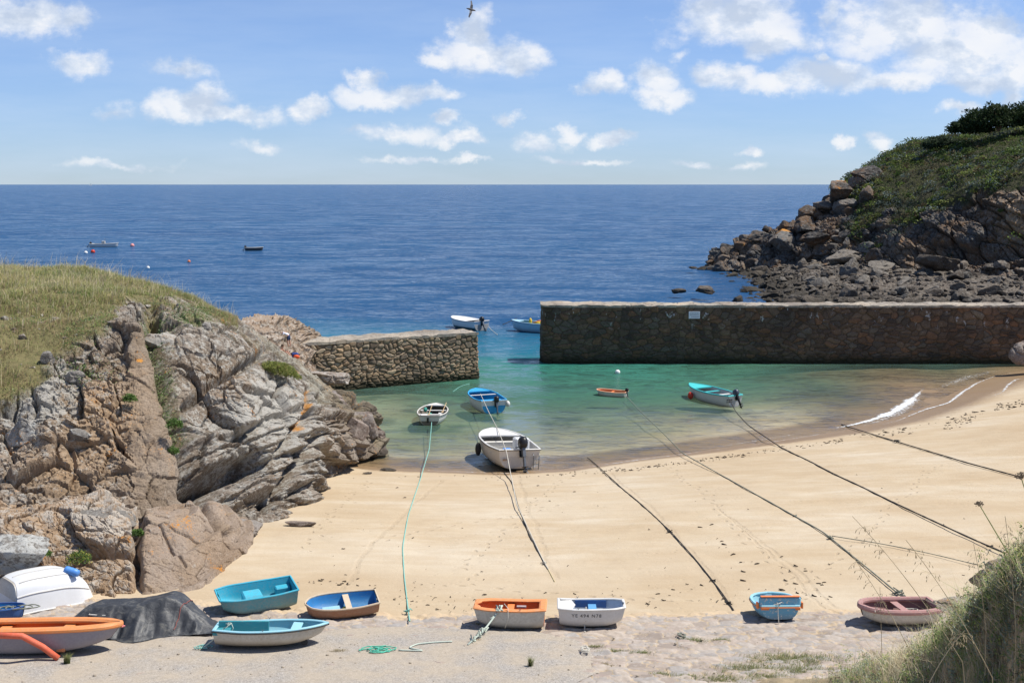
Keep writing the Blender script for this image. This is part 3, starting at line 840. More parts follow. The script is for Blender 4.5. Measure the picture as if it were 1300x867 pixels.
fade = np.where(tv > 6, np.clip(1 - (tv - 6), .2, 1), 1)[None, :]
Pd = Pb + Nb * (dsp * fade)[..., None]
HEADL = Pd
ochre = .12 * sm + np.exp(-(((px - 130) / 55) ** 2 + ((py - 520) / 60) ** 2)) * (1 - right) + .8 * np.exp(-(((px - 90) / 80) ** 2 + ((py - 600) / 40) ** 2)) * (1 - right) + .5 * np.exp(-(((px - 285) / 40) ** 2 + ((py - 480) / 22) ** 2))
lichm = .5 - .45 * sm + .5 * np.exp(-(((px - 340) / 60) ** 2 + ((py - 520) / 60) ** 2)) - .5 * sm - .3 * ochre + .5 * np.exp(-(((px - 60) / 60) ** 2 + ((py - 510) / 50) ** 2)) - .5 * sstep(405, 430, px)
oran = .8 * np.exp(-(polydist(px, py, [(392, 495), (388, 520), (380, 545)]) / 4) ** 2) + .8 * np.exp(-(((px - 320) / 8) ** 2 + ((py - 524) / 5) ** 2)) + np.exp(-(((px - 177) / 6) ** 2 + ((py - 459) / 4) ** 2))
nn = smooth_field(normals(Pd), 1)
up = np.abs(nn[..., 2]) if True else 0
soil = veg * sstep(.2, .5, up + .25)
mossg = np.exp(-(gully / 11) ** 2) * (py < 560) * .9 + np.exp(-(((px - 245) / 26) ** 2 + ((py - 402) / 10) ** 2))
V = Pd
o = link('left_cliff', fast_mesh('left_cliff', V, grid_faces(*V.shape[:2]), ROCK_L, False,
     {'cid': np.where(right > .5, crR, cr), 'veg': np.clip(soil + mossg * .8, 0, 1), 'ochre': np.clip(ochre * .68, 0, 1), 'lich': np.clip(lichm, 0, 1.4), 'oran': oran}))
tag(o, kind='structure')
HL = dict(P=Pd, N=nn, veg=veg, px=px, py=py, tv=np.repeat(tv[None, :], NU, 0), gully=gully)

def loft_rock(name, rws, counts, nu, seed, big, rot, A, mat, kind='structure', smooth=False, extra=None, crack=.35, label=None, cat=None, group=None, orient=1):
    Pb, tv = catmull_rows(np.array([row(r, nu) for r in rws]), 0, counts)
    Nb = smooth_field(normals(Pb), 6); Nb /= np.linalg.norm(Nb, axis=-1, keepdims=True)
    if Nb[nu // 2, Nb.shape[1] // 3, 1] > 0: Nb = -Nb
    rel, ck, cr = relief(Pb, seed, big, rot, A, crack)
    px, py = proj(Pb)
    at = {'cid': cr, 'veg': 0 * cr, 'ochre': 0 * cr, 'lich': 0 * cr + .5, 'oran': 0 * cr}
    if extra:
        rel, e2 = extra(Pb, px, py, rel); at.update(e2)
    P = Pb + Nb * rel[..., None]
    o = link(name, fast_mesh(name, P, grid_faces(*P.shape[:2]), mat, smooth, at))
    if kind: o['kind'] = kind
    if label: tag(o, label, cat, group)
    return o, P, tv

# shelf of rock behind the headland, where the two people are
def ex_shelf(Pb, px, py, rel):
    return rel * .9 + .25 * saw(Pb[..., 2] + .2 * Pb[..., 0], .9), {'ochre': .25 + 0 * rel}
_, SHELF, _ = loft_rock('rock_shelf', [
    [(285, 560, 64), (340, 560, 66), (392, 545, 70), (425, 540, 74)],
    [(290, 470, 68), (340, 468, 70), (368, 472, 72), (396, 492, 75), (424, 508, 77)],
    [(295, 440, 71), (335, 442, 73), (365, 450, 74), (390, 462, 77), (408, 485, 78.5)],
    [(300, 408, 75), (320, 408, 76), (350, 408, 77), (366, 415, 79), (380, 436, 80), (398, 450, 80)],
    [('w', -22, 84, 5.5), ('w', -19, 85, 5.5), ('w', -15, 86, 3)],
    [('w', -25, 92, -2), ('w', -20, 93, -2), ('w', -13, 91, -2)]], [40, 40, 60, 15, 20], 220, 41, (2.4, 2, .8), (.1, .2, .1), .55, ROCK_T, extra=ex_shelf)

# low outcrop in front of the headland behind the upturned dinghy
def ex_ledge(Pb, px, py, rel):
    slab = sstep(170, 195, px)
    r = rel * (1 - .75 * slab) + .25 * saw(Pb[..., 2] - .1 * Pb[..., 0], .8)
    r -= .12 * np.exp(-(polydist(px, py, [(200, 672), (218, 700), (235, 722)]) / 1.5) ** 2)
    r += .10 * fbm(Pb * 1.6, 4, 333)
    r -= .7 * np.exp(-(polydist(px, py, [(178, 650), (172, 700), (176, 745)]) / 5) ** 2)
    r -= .5 * np.exp(-(polydist(px, py, [(60, 716), (120, 706), (172, 702)]) / 4) ** 2) * (px < 175)
    r -= .6 * np.exp(-(polydist(px, py, [(250, 640), (285, 680)]) / 5) ** 2)
    return r, {'ochre': .35 * (1 - slab) + .2, 'lich': .5 + .5 * np.exp(-(((px - 128) / 40) ** 2 + ((py - 657) / 18) ** 2)) - .4 * slab}
_, LEDGE, _ = loft_rock('rock_outcrop', [
    [(-120, 800, 33), (0, 790, 33), (100, 785, 33), (180, 782, 33), (250, 775, 33.5), (292, 745, 36), (322, 715, 38.5)],
    [(-120, 755, 33.3), (0, 745, 33.5), (100, 745, 33.5), (180, 748, 33.5), (250, 745, 34.2), (288, 722, 36.5), (318, 694, 39)],
    [(-120, 700, 35), (0, 700, 34.8), (100, 705, 34.8), (180, 705, 34.8), (240, 705, 35.3), (282, 698, 37), (318, 682, 39.5)],
    [(-120, 660, 36.5), (0, 662, 36.2), (60, 664, 36.2), (130, 650, 36.2), (180, 662, 36.4), (240, 655, 37.3), (280, 655, 38.5), (316, 672, 40.2)],
    [(-120, 636, 38.4), (0, 641, 38), (60, 646, 38), (130, 637, 38), (175, 654, 38), (225, 645, 38.8), (270, 641, 40), (312, 668, 41.3)],
    [('w', -26, 41.5, 3.2), ('w', -19, 41.5, 3), ('w', -12, 42.5, 2), ('w', -11, 42.5, 1)]], [12, 70, 60, 45, 12], 520, 61, (3.1, 2.2, .85), (.15, .30, .5), .75, ROCK_T, extra=ex_ledge, crack=.16)

# ------------------------------------------------------------------ single faceted boulders
def boulder_mesh(seed, sub=4, flat=.7, planes=14, amp=.05, mat=None, size=(1, 1, 1), smooth=False):
    rs = np.random.default_rng(seed)
    bm = bmesh.new(); bmesh.ops.create_icosphere(bm, subdivisions=sub, radius=1.0)
    V = np.array([v.co[:] for v in bm.verts]); F = np.array([[v.index for v in f.verts] for f in bm.faces]); bm.free()
    for k in range(planes):
        n = rs.normal(size=3); n /= np.linalg.norm(n); d = rs.uniform(.42, .82)
        ex = np.maximum(V @ n - d, 0); V = V - ex[:, None] * n * .93
    V = V * np.array([1, rs.uniform(.7, 1), flat])
    nrm = V / np.maximum(np.linalg.norm(V, axis=1, keepdims=True), 1e-6)
    V = V + nrm * (amp * 1.6 * fbm(V * 2.2 + seed * 3.1, 4, seed) - amp * 1.3 * np.exp(-(fbm(V * 1.3 + seed, 3, seed + 5) / .05) ** 2) + amp * .5 * fbm(V * 7, 3, seed))[:, None]
    V = V * np.array(size)
    z = np.zeros(len(V))
    return fast_mesh('boulder', V, F, mat, smooth, {'cid': z + rs.uniform(), 'veg': z, 'ochre': z, 'lich': z + rs.uniform(.2, .9), 'oran': z})
def cliff_pt(px_, py_):
    a, b = HL['px'][:, :380], HL['py'][:, :380]; k = np.argmin((a - px_) ** 2 + (b - py_) ** 2); return HL['P'][:, :380].reshape(-1, 3)[k]
def boulder(px, py, Y, size, seed, mat, label, group=None, rz=0., on='Y', sink=.3, name='boulder', planes=14, flat=.7, orange=False, sub=5):
    P = at_Y(px, py, Y * YS) if on == 'Y' else cliff_pt(px, py) if on == 'cliff' else hit_top(px, py)
    if on == 'cliff': P = P - np.array([0, 0, size[2] * flat * .7])
    me = boulder_mesh(seed, sub, flat, planes, .06, mat, size)
    o = link(name, me, None, P + np.array([0, 0, size[2] * flat * (1 - sink)]) * (on != 'Y'), (0, 0, rz))
    if orange:
        V = np.array([v.co[:] for v in me.vertices]); V /= np.abs(V).max(0)
        me.attributes['oran'].data.foreach_set('value', (sstep(.25, .7, V[:, 2] * .7 + V[:, 0] * .45) * 1.3).astype(np.float32))
    return tag(o, label, 'rock', group)
boulder(10, 712, 33.2, (1.75, 1.3, 1.35), 5, ROCK_P, 'large pale grey lichen-covered boulder behind the upturned white dinghy', rz=.4)
boulder(128, 662, 36.6, (1.35, .9, .7), 9, ROCK_P, 'rounded pale grey boulder on the low outcrop between the cliff and the black tarpaulin', rz=.2)
boulder(384, 668, 0, (.85, .35, .2), 12, ROCK_S, 'flat grey stone lying alone on the sand right of the cliff foot', on='hit', rz=-.15, sink=.2, planes=10)
boulder(305, 672, 40.6, (1.35, .9, .75), 14, ROCK_S, 'brown rounded boulder at the sand edge below the cliff cave', rz=-.3)
boulder(38, 555, 41.4, (1.05, .8, .95), 15, ROCK_P, 'grey cracked boulder sticking out of the cliff below the left grass', on='cliff', rz=.3)
boulder(105, 558, 41.6, (.75, .6, .55), 16, ROCK_P, 'smaller grey boulder in the cliff just left of the ochre rock bank', on='cliff', rz=.1)
boulder(62, 462, 44.6, (.50, .45, .55), 17, ROCK_P, 'small grey boulder half sunk in the grass above the cliff', on='cliff', rz=.9)
boulder(214, 424, 48.9, (.95, .8, .8), 18, ROCK_L, 'pale flat boulder in the green gully above the slab', on='cliff', rz=.3)
boulder(262, 412, 51.3, (.55, .5, .5), 19, ROCK_P, 'round whitish boulder near the top of the slope right of the gully', on='cliff', rz=1.3)
boulder(92, 480, 44.2, (.6, .5, .6), 20, ROCK_P, 'tilted grey boulder at the lower rim of the headland grass', on='cliff', rz=.5)
boulder(470, 575, 61.3, (1.6, 1.1, .9), 21, ROCK_S, 'smooth dark boulder at the water edge below the left pier', rz=.5)
boulder(448, 548, 58.8, (1.7, 1.0, 1.6), 26, ROCK_S, 'tall grey-black boulder between the cliff and the water edge', rz=.2)
for k, (a, b, Yd, sz_, rz_, lb) in enumerate([(418, 515, 60.5, (1.5, 1.2, 1.7), .3, 'light brown block at the top of the water-edge rocks under the jetty foot'), (462, 540, 61, (1.5, 1.3, 1.9), .9, 'dark grey cracked block with vertical faces by the green water'),
        (432, 578, 57.5, (1.5, 1.2, 1.5), .1, 'brown weathered block at the sand line right of the layered cliff'), (478, 560, 62.4, (1.0, 1.0, 1.7), .4, 'outermost rounded rock standing in the water below the jetty'), (415, 480, 66, (2.2, 1.4, 1.0), .2, 'tan ledge block between the cliff crest and the jetty wall')]):
    boulder(a, b, Yd, sz_, 241 + k, ROCK_S if k != 4 else ROCK_T, lb, rz=rz_, planes=16, flat=.8)
boulder(493, 598, 0, (.5, .3, .16), 22, ROCK_S, 'small wet stone in the shallows beside the left rocks', on='hit', sink=.2)
boulder(468, 602, 0, (.35, .22, .12), 23, ROCK_S, 'small wet stone on the sand beside the left rocks', on='hit', sink=.2)
boulder(1207, 768, 24.8, (.62, .5, .52), 24, ROCK_T, 'brown rock beside the pink dinghy at the foot of the grassy bank', rz=.5)
boulder(1284, 742, 15.6, (.62, .7, .62), 27, ROCK_T, 'dark brown rock above the bank plants at the end of the long rope', rz=.4, flat=.9)
boulder(1306, 452, 88, (1.9, 1.6, 2.1), 25, ROCK_S, 'dark rock leaning against the right end of the long pier', rz=.2)

# ------------------------------------------------------------------ right headland
def ex_right(Pb, px, py, rel):
    g = np.interp(px, [890, 1040, 1060, 1085, 1100, 1130, 1160, 1195, 1230, 1260, 1300, 1500], [100, 230, 262, 285, 285, 272, 268, 256, 242, 236, 226, 200])
    v = sstep(-5, 6, g - py + 8 + fbm(Pb * .16, 4, 91) * 34) * sstep(1070, 1098, px + fbm(Pb * .25, 3, 92) * 30)
    rel = rel * (1 - .95 * v) + v * (.9 * fbm(Pb * .14, 3, 93) + .5 * fbm(Pb * .5, 3, 94) - .2)
    rel -= 3 * np.exp(-(((px - 1235) / 60) ** 2 + ((py - 322) / 9) ** 2))
    oc = np.exp(-(((px - 1292) / 28) ** 2 + ((py - 275) / 36) ** 2)) * 1.1 + .3 * np.exp(-(((px - 1140) / 60) ** 2 + ((py - 320) / 20) ** 2))
    global VR; VR = v
    return rel, {'veg': v, 'ochre': np.clip(oc, 0, 1) * .75, 'lich': .5 + .3 * fbm(Pb * .1, 3, 4)}
_, RH, RT = loft_rock('right_headland', [
    [(895, 345, 200), (960, 350, 190), (1050, 358, 180), (1150, 366, 160), (1300, 372, 145), (1480, 380, 135)],
    [(898, 327, 204), (960, 332, 195), (1050, 336, 185), (1150, 344, 166), (1300, 350, 151), (1480, 356, 141)],
    [(902, 322, 206), (960, 305, 200), (1040, 293, 192), (1100, 304, 183), (1150, 308, 171), (1300, 300, 156), (1480, 300, 146)],
    [(906, 319, 208), (968, 298, 205), (1045, 265, 198), (1085, 275, 190), (1160, 262, 180), (1230, 240, 170), (1300, 227, 163), (1480, 205, 152)],
    [(908, 324, 210), (975, 302, 208), (1035, 278, 206), (1068, 252, 205), (1098, 236, 198), (1140, 230, 192), (1220, 208, 184), (1300, 190, 176), (1480, 170, 165)],
    [(912, 325, 212), (985, 303, 212), (1040, 272, 212), (1078, 240, 212), (1103, 216, 208), (1140, 207, 205), (1180, 195, 203), (1220, 183, 200), (1300, 170, 195), (1480, 145, 188)],
    [('w', 47, 222, -1), ('w', 60, 226, 4), ('w', 78, 232, 17), ('w', 92, 235, 26), ('w', 118, 230, 28), ('w', 140, 220, 30)],
    [('w', 52, 290, -3), ('w', 75, 300, -3), ('w', 92, 300, -3), ('w', 118, 300, 5), ('w', 160, 290, 10)]], [12, 60, 60, 50, 60, 12, 10], 520, 81, (7.5, 8, 3.2), (.25, .45, .4), 2.5, ROCK_R, extra=ex_right, crack=.5)

def ex_rub(Pb, px, py, rel):
    return rel, {}
_, RUB, _ = loft_rock('boulder_beach_ground', [
    [('w', 20, 118, -1.2), ('w', 40, 112, .3), ('w', 70, 110, 1), ('w', 110, 110, 1.5)],
    [('w', 27, 128, -1.3), ('w', 33, 128, -.1), ('w', 50, 126, .8), ('w', 75, 124, 1.6), ('w', 110, 120, 2)],
    [('w', 31, 145, -1.0), ('w', 37, 145, .0), ('w', 50, 142, 1.4), ('w', 75, 140, 2.2), ('w', 110, 130, 3)],
    [('w', 36, 170, -1.0), ('w', 43, 170, .2), ('w', 52, 165, 2.0), ('w', 75, 160, 3.2), ('w', 110, 148, 4)],
    [('w', 37, 208, -1.0), ('w', 46, 206, .5), ('w', 60, 196, 3), ('w', 90, 178, 4.4), ('w', 115, 165, 5)]], [30, 40, 50, 50], 300, 71, (3, 3, 1.5), (0, 0, .3), .8, ROCK_B, extra=ex_rub)

def sample_grid(P, weight, n, rng=RNG):
    """area weighted random points on a grid surface; returns positions and (i, j)"""
    a = P[1:, :-1] - P[:-1, :-1]; b = P[:-1, 1:] - P[:-1, :-1]
    ar = np.linalg.norm(np.cross(a, b), axis=-1) * weight[:-1, :-1]
    w = ar.ravel() / ar.sum()
    k = rng.choice(len(w), n, p=w)
    i, j = np.unravel_index(k, ar.shape)
    u, v = rng.random((2, n))
    return P[i, j] + u[:, None] * a[i, j] + v[:, None] * b[i, j], i, j

# big boulders of the point, one by one
BIGR = [(1066, 242, 197, (5.2, 4.0, 4.9), True, 'huge grey boulder with an orange lichen cap on the crest of the far point'),
        (1045, 262, 198, (3.6, 3, 2.4), False, 'dark boulder just below the huge orange-capped one'),
        (1092, 228, 200, (3.2, 2.6, 2.6), False, 'grey boulder tucked between the orange-capped boulder and the grass'),
        (1102, 224, 200, (4.6, 3.5, 3.0), False, 'dark topmost boulder where the far grass slope meets the rocks'),
        (1070, 262, 195, (3.5, 3, 2.6), False, 'slab-sided boulder under the crest of the far point'),
        (1100, 250, 193, (3.0, 3, 3.2), False, 'leaning boulder at the left edge of the far grass slope'),
        (1028, 270, 196, (3.0, 2.5, 2.6), False, 'dark squat boulder on the shoulder of the far point'),
        (992, 305, 195, (5.6, 4.0, 3.6), True, 'wide orange-topped boulder low on the far point'),
        (968, 302, 200, (3.8, 3, 2.2), False, 'black boulder on the sea side of the wide orange-topped one'),
        (1025, 288, 194, (3.6, 3, 2.5), False, 'grey tilted boulder right of the wide orange-topped one'),
        (1030, 303, 188, (4.5, 3.4, 1.8), False, 'long low boulder below the shoulder of the far point'),
        (925, 322, 204, (4.0, 3, 1.9), False, 'dark boulder at the outermost tip of the far point'),
        (950, 328, 198, (3.6, 3, 1.5), False, 'flat dark boulder inshore of the outermost tip'),
        (1190, 332, 158, (3.6, 3.0, 2.0), False, 'pale flat-topped slab at the foot of the far cliff'),
        (1075, 325, 182, (5.5, 4, 2.4), False, 'broad black boulder at the foot of the far point'),
        (1120, 340, 165, (4.0, 3, 1.7), False, 'dark boulder in the middle of the boulder beach top'),
        (893, 368, 147, (3.0, 2, .9), False, 'low dark rock awash off the boulder beach'),
        (862, 370, 150, (1.4, 1, .6), False, 'small dark rock farthest out in the water off the boulder beach'),
        (880, 340, 192, (1.5, 1, .55), False, 'lone dark rock in the open water off the far point')]
for k, (a, b, Yd, s, orr, lab) in enumerate(BIGR):
    boulder(a, b, Yd, s, 200 + k, ROCK_R if b < 320 else ROCK_B, lab, 'boulders of the far point', rz=random.uniform(0, 3), planes=18, flat=.85, orange=orr, sub=4)
proto = [boulder_mesh(300 + i, 3, .6, 12, .06, ROCK_B) for i in range(8)]
Bw = np.ones(RUB.shape[:2]); Bw[:, 125:] *= .6
pts, ii, jj = sample_grid(RUB, Bw, 260)
cnt = 0
for p in pts:
    if p[2] < -.7: continue
    a, b = proj(p)
    if not (830 < a < 1320 and 315 < b < 392): continue
    r = random.uniform(.5, 1.0) ** 2 * 1.9 * (.6 + p[1] / 260)
    o = link('shore_boulder', proto[cnt % 8], None, p + np.array([0, 0, .15 * r]), (random.uniform(-.3, .3), random.uniform(-.3, .3), random.uniform(0, 6)))
    o.scale = (r, r * random.uniform(.6, 1), r * random.uniform(.7, 1.1))
    tag(o, 'dark brown boulder on the shore behind the long pier', 'rock', 'boulders on the shore behind the pier')
    cnt += 1
# rubble between them: one mesh
def rubble(name, pts, rmin, rmax, mat, sub=2, seed=1, flat=.6):
    rs = np.random.default_rng(seed); ms = []
    for i in range(5):
        me = boulder_mesh(900 + i + seed, sub, flat, 9, .05, None)
        v = np.array([q.co[:] for q in me.vertices]); f = np.array([list(q.vertices) for q in me.polygons]); ms.append((v, f)); bpy.data.meshes.remove(me)
    VV = []; FF = []; C = []; b = 0
    for k, p in enumerate(pts):
        v, f = ms[k % 5]; r = rmin + (rmax - rmin) * rs.random() ** 2.2
        t = rs.uniform(0, 6.28); c, s = math.cos(t), math.sin(t)
        q = v * r * np.array([1, rs.uniform(.6, 1), rs.uniform(.6, 1)]); q = np.stack([q[:, 0] * c - q[:, 1] * s, q[:, 0] * s + q[:, 1] * c, q[:, 2]], -1)
        VV.append(q + p + np.array([0, 0, r * .2])); FF.append(f + b); C.append(np.full(len(v), rs.random())); b += len(v)
    V = np.concatenate(VV); F = np.concatenate(FF); C = np.concatenate(C); z = 0 * C
    o = link(name, fast_mesh(name, V, F, mat, False, {'cid': C, 'veg': z, 'ochre': z, 'lich': z + .5 * C + .2, 'oran': z}))
    return tag(o, kind='stuff')
w_ = np.ones(RUB.shape[:2]); pts, _, _ = sample_grid(RUB, w_, 2600); pts = pts[pts[:, 2] > -.5]
rubble('shore_rubble', pts, .25, .95, ROCK_B, 2, 3)
qa, qb = proj(RH); wr = (qa < 1112) * (qa > 895) * (VR < .3) * (RT[None, :] < 5.4) * (qb < 345)
pts, _, _ = sample_grid(RH, wr, 420); rubble('point_rubble', pts - [0, 0, .3], .5, 2.3, ROCK_R, 3, 9, .8)
wr = (qa > 1080) * (qa < 1330) * (RT[None, :] < 1.2); pts, _, _ = sample_grid(RH, wr, 160); rubble('cliff_foot_rubble', pts, .4, 1.8, ROCK_B, 3, 12, .7)

# ================================================================== piers
def stone_mat(name, pal, jcol, stain=0., bump=.5):
    m, nt, out = newmat(name)
    P_ = pos(nt); cid = attr(nt, 'cid').outputs['Fac']; jt = attr(nt, 'joint').outputs['Fac']
    n1 = noise(nt, P_, 1.2, 5, .6); n2 = noise(nt, P_, 8, 6, .65)
    c = ramp(nt, cid, [(i / (len(pal) - 1), p) for i, p in enumerate(pal)])
    c = mix(nt, ramp(nt, n2, [(.35, .5), (.6, 0)]), c, [q * .5 for q in pal[0]])
    wv_ = noise(nt, P_, .16, 4, .6)
    c = mix(nt, ramp(nt, wv_, [(.36, .55), (.5, 0)]), c, mix(nt, 1.0, c, (.5, .5, .52), 'MULTIPLY'))
    c = mix(nt, ramp(nt, wv_, [(.5, 0), (.66, .6)]), c, mix(nt, 1.0, c, (1.7, 1.6, 1.45), 'MULTIPLY'))
    c = mix(nt, ramp(nt, n2, [(.6, 0), (.75, .4)]), c, (.40, .36, .30))
    c = mix(nt, ramp(nt, jt, [(.3, 0), (.9, .6)]), c, jcol)
    z = nd(nt, 'ShaderNodeSeparateXYZ', {0: P_}).outputs[2]
    c = mix(nt, ramp(nt, mth(nt, 'ADD', mth(nt, 'MULTIPLY', z, .5), mth(nt, 'MULTIPLY', n1, .5)), [(.38, .95), (.62, .35), (.95, 0)]), c, (.028, .028, .016))
    if stain:
        sm = mth(nt, 'MULTIPLY', ramp(nt, noise(nt, P_, 1.6, 5, .7, stretch=(1, 1, .6)), [(.60, 0), (.66, 1)]), ramp(nt, z, [(3.4, 0), (4.4, 1)]))
        c = mix(nt, mth(nt, 'MULTIPLY', ramp(nt, mth(nt, 'SUBTRACT', z, 3.2), [(0, 0), (1, 1)]), mth(nt, 'MULTIPLY', ramp(nt, noise(nt, P_, 1.6, 5, .7, stretch=(1, 1, .6)), [(.60, 0), (.66, 1)]), stain)), c, (.55, .55, .54))
    finish(nt, out, c, .9, mth(nt, 'ADD', n1, n2), bump, .04, spec=.15)
    return m
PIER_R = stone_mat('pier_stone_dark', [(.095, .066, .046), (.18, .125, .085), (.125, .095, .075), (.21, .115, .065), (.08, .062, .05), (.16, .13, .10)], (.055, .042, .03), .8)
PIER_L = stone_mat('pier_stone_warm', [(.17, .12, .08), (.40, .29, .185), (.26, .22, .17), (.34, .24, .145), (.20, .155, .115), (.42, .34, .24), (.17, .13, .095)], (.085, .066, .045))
CAP = stone_mat('pier_capping_stone', [(.30, .26, .21), (.42, .37, .30), (.33, .30, .26), (.38, .31, .24)], (.16, .13, .10))

def pier(name, plan, z0, z1, size, seed, mat, depth, label, cap_plan, step=.07, lo=.55):
    plan = np.array(plan, float)
    L = np.concatenate([[0], np.cumsum(np.linalg.norm(np.diff(plan, axis=0), axis=1))])
    t = np.arange(0, L[-1], step)
    Q = np.stack([np.interp(t, L, plan[:, k]) for k in range(2)], -1)
    for _ in range(6): Q[1:-1] = (Q[:-2] + 2 * Q[1:-1] + Q[2:]) / 4
    T = np.gradient(Q, axis=0); T /= np.linalg.norm(T, axis=1)[:, None]
    Nn = np.stack([T[:, 1], -T[:, 0]], -1)
    zs = np.arange(z0, z1 + .001, step)
    P = np.zeros((len(t), len(zs), 3)); P[..., :2] = Q[:, None]; P[..., 2] = zs[None]
    C = np.stack([np.repeat(t[:, None], len(zs), 1), P[..., 2], 0 * P[..., 2]], -1)
    sc = size * np.interp(P[..., 2], [0, z1 * .5, z1], [lo, .8, 1.0])
    Cw = C.copy(); Cw[..., 1] = np.cumsum(np.concatenate([[0], np.diff(zs)]) / (size * np.interp(zs, [0, z1 * .5, z1], [lo, .85, 1.15])))[None] * 1.15
    Cw[..., 0] /= size * 1.35
    Cw[..., :2] += .22 * np.stack([fbm(Cw * .9, 3, seed + 1), fbm(Cw * .9 + 9, 3, seed + 2)], -1) + .7 * np.stack([fbm(Cw * .33, 2, seed + 31), fbm(Cw * .33 + 9, 2, seed + 32)], -1)
    Cw[..., 2] = .5
    F1, F2, off, idc = voronoi(Cw, seed, .85)
    cr = cellrand(idc, 3); cr2 = cellrand(idc, 6)
    jn = 1 - sstep(.03, .17, F2 - F1)
    bulge = sstep(0, .3, F2 - F1)
    d = depth * (bulge * .8 + .7 * (cr2 - .5) + .5 * (off[..., 0] * (cr - .5) + off[..., 1] * (cr2 - .5)) - .2)
    d += .03 * fbm(P * 2.5, 4, seed + 4) + .12 * (z1 - P[..., 2]) / z1
    P[..., :2] += Nn[:, None] * d[..., None]
    root = thing(name, label, 'pier', (0, 0, 0))
    me = fast_mesh('stone_wall', P, grid_faces(*P.shape[:2]), mat, False, {'cid': cr, 'joint': jn})
    link('stone_wall', me, root)
    # capping slab
    A, B = [np.array(q, float) for q in cap_plan]
    def rs(A, n):
        L = np.concatenate([[0], np.cumsum(np.linalg.norm(np.diff(A, axis=0), axis=1))]); return np.stack([np.interp(np.linspace(0, L[-1], n), L, A[:, k]) for k in range(2)], -1), L[-1]
    n = int(max(rs(A, 10)[1] / .08, 20)); a, La = rs(A, n); b, _ = rs(B, n)
    m_ = 26; s = np.linspace(0, 1, m_)
    G = a[:, None] * (1 - s)[None, :, None] + b[:, None] * s[None, :, None]
    C = np.concatenate([G / np.array([.8, .6]), 0 * G[..., :1] + .5], -1)
    F1, F2, off, idc = voronoi(C, seed + 50, .7)
    cr = cellrand(idc, 3); jn = 1 - sstep(.02, .1, F2 - F1)
    er = fbm(np.concatenate([G * 1.3, 0 * G[..., :1]], -1), 3, seed + 8); G = G + np.stack([0 * er, .16 * fbm(np.concatenate([G[..., :1] * 1.1, 0 * G], -1), 3, seed + 9)], -1)
    Zt = z1 + .10 + .06 * (cr - .5) + .13 * er - .03 * jn
    Pc = np.concatenate([G, Zt[..., None]], -1)
    # turn the edges down
    Pc = np.concatenate([Pc[:, :1] * [1, 1, 0] + [0, 0, z1 - .12], Pc, Pc[:, -1:] * [1, 1, 0] + [0, 0, z1 - .12]], 1)
    Pc = np.concatenate([Pc[:1] * [1, 1, 0] + [0, 0, z1 - .12], Pc, Pc[-1:] * [1, 1, 0] + [0, 0, z1 - .12]], 0)
    pad = lambda q: np.pad(q, 1, mode='edge')
    link('capping', fast_mesh('capping', Pc, grid_faces(*Pc.shape[:2]), CAP, False, {'cid': pad(cr), 'joint': pad(jn)}), root)
    return root
def xy(px_, Yd): return ((px_ - 650) / FPX * (Yd * cp - (3 - CAMH) * sp), Yd)
YF = 94.2 * YS
fr_r = [(76, YF), (xy(900, YF)[0], YF), (xy(704, YF)[0], YF), (xy(690, YF + .7)[0], YF + .7), (xy(687, YF + 2)[0], YF + 2.0), (xy(688, YF + 3.5)[0], YF + 3.5), (xy(760, YF + 3.0)[0] , YF + 3.9), (76, YF + 2.6)]
# wall plan must run so that its outward normal is on the right-hand side (T.y, -T.x)
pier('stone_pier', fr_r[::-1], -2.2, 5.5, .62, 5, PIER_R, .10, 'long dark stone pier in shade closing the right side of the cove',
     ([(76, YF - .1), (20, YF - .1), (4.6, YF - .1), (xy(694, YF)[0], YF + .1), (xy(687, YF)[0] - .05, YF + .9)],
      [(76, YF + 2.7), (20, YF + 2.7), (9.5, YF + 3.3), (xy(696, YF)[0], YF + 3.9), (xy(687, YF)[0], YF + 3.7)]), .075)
la = at_z(378, 500, 0); lb = at_z(606, 481, 0)
la = la + (la - lb) * .15
lz = 4.05; d_ = (lb - la)[:2]; d_ /= np.linalg.norm(d_); nb_ = np.array([-d_[1], d_[0]])
A0, B0 = la[:2], lb[:2]
pl = [A0 + nb_ * 3.0, B0 + nb_ * 3.0, B0 + nb_ * 2.2 + d_ * .05, B0 + nb_ * .4 + d_ * .1, B0, A0]
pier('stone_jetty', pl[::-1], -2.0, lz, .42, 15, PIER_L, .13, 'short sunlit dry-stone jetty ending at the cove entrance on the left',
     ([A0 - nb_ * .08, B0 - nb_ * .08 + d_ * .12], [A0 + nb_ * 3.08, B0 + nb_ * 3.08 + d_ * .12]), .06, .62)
# ================================================================== vegetation
GRASS = attr_mat('grass_blades', .7, .2, .4, .2, 5, 1.5)
SCRUB = attr_mat('scrub_green', .7, .2, .3, .3, 1)
LEAF = attr_mat('leaf_green', .6, .25, .4, .25, 6, 1.3)

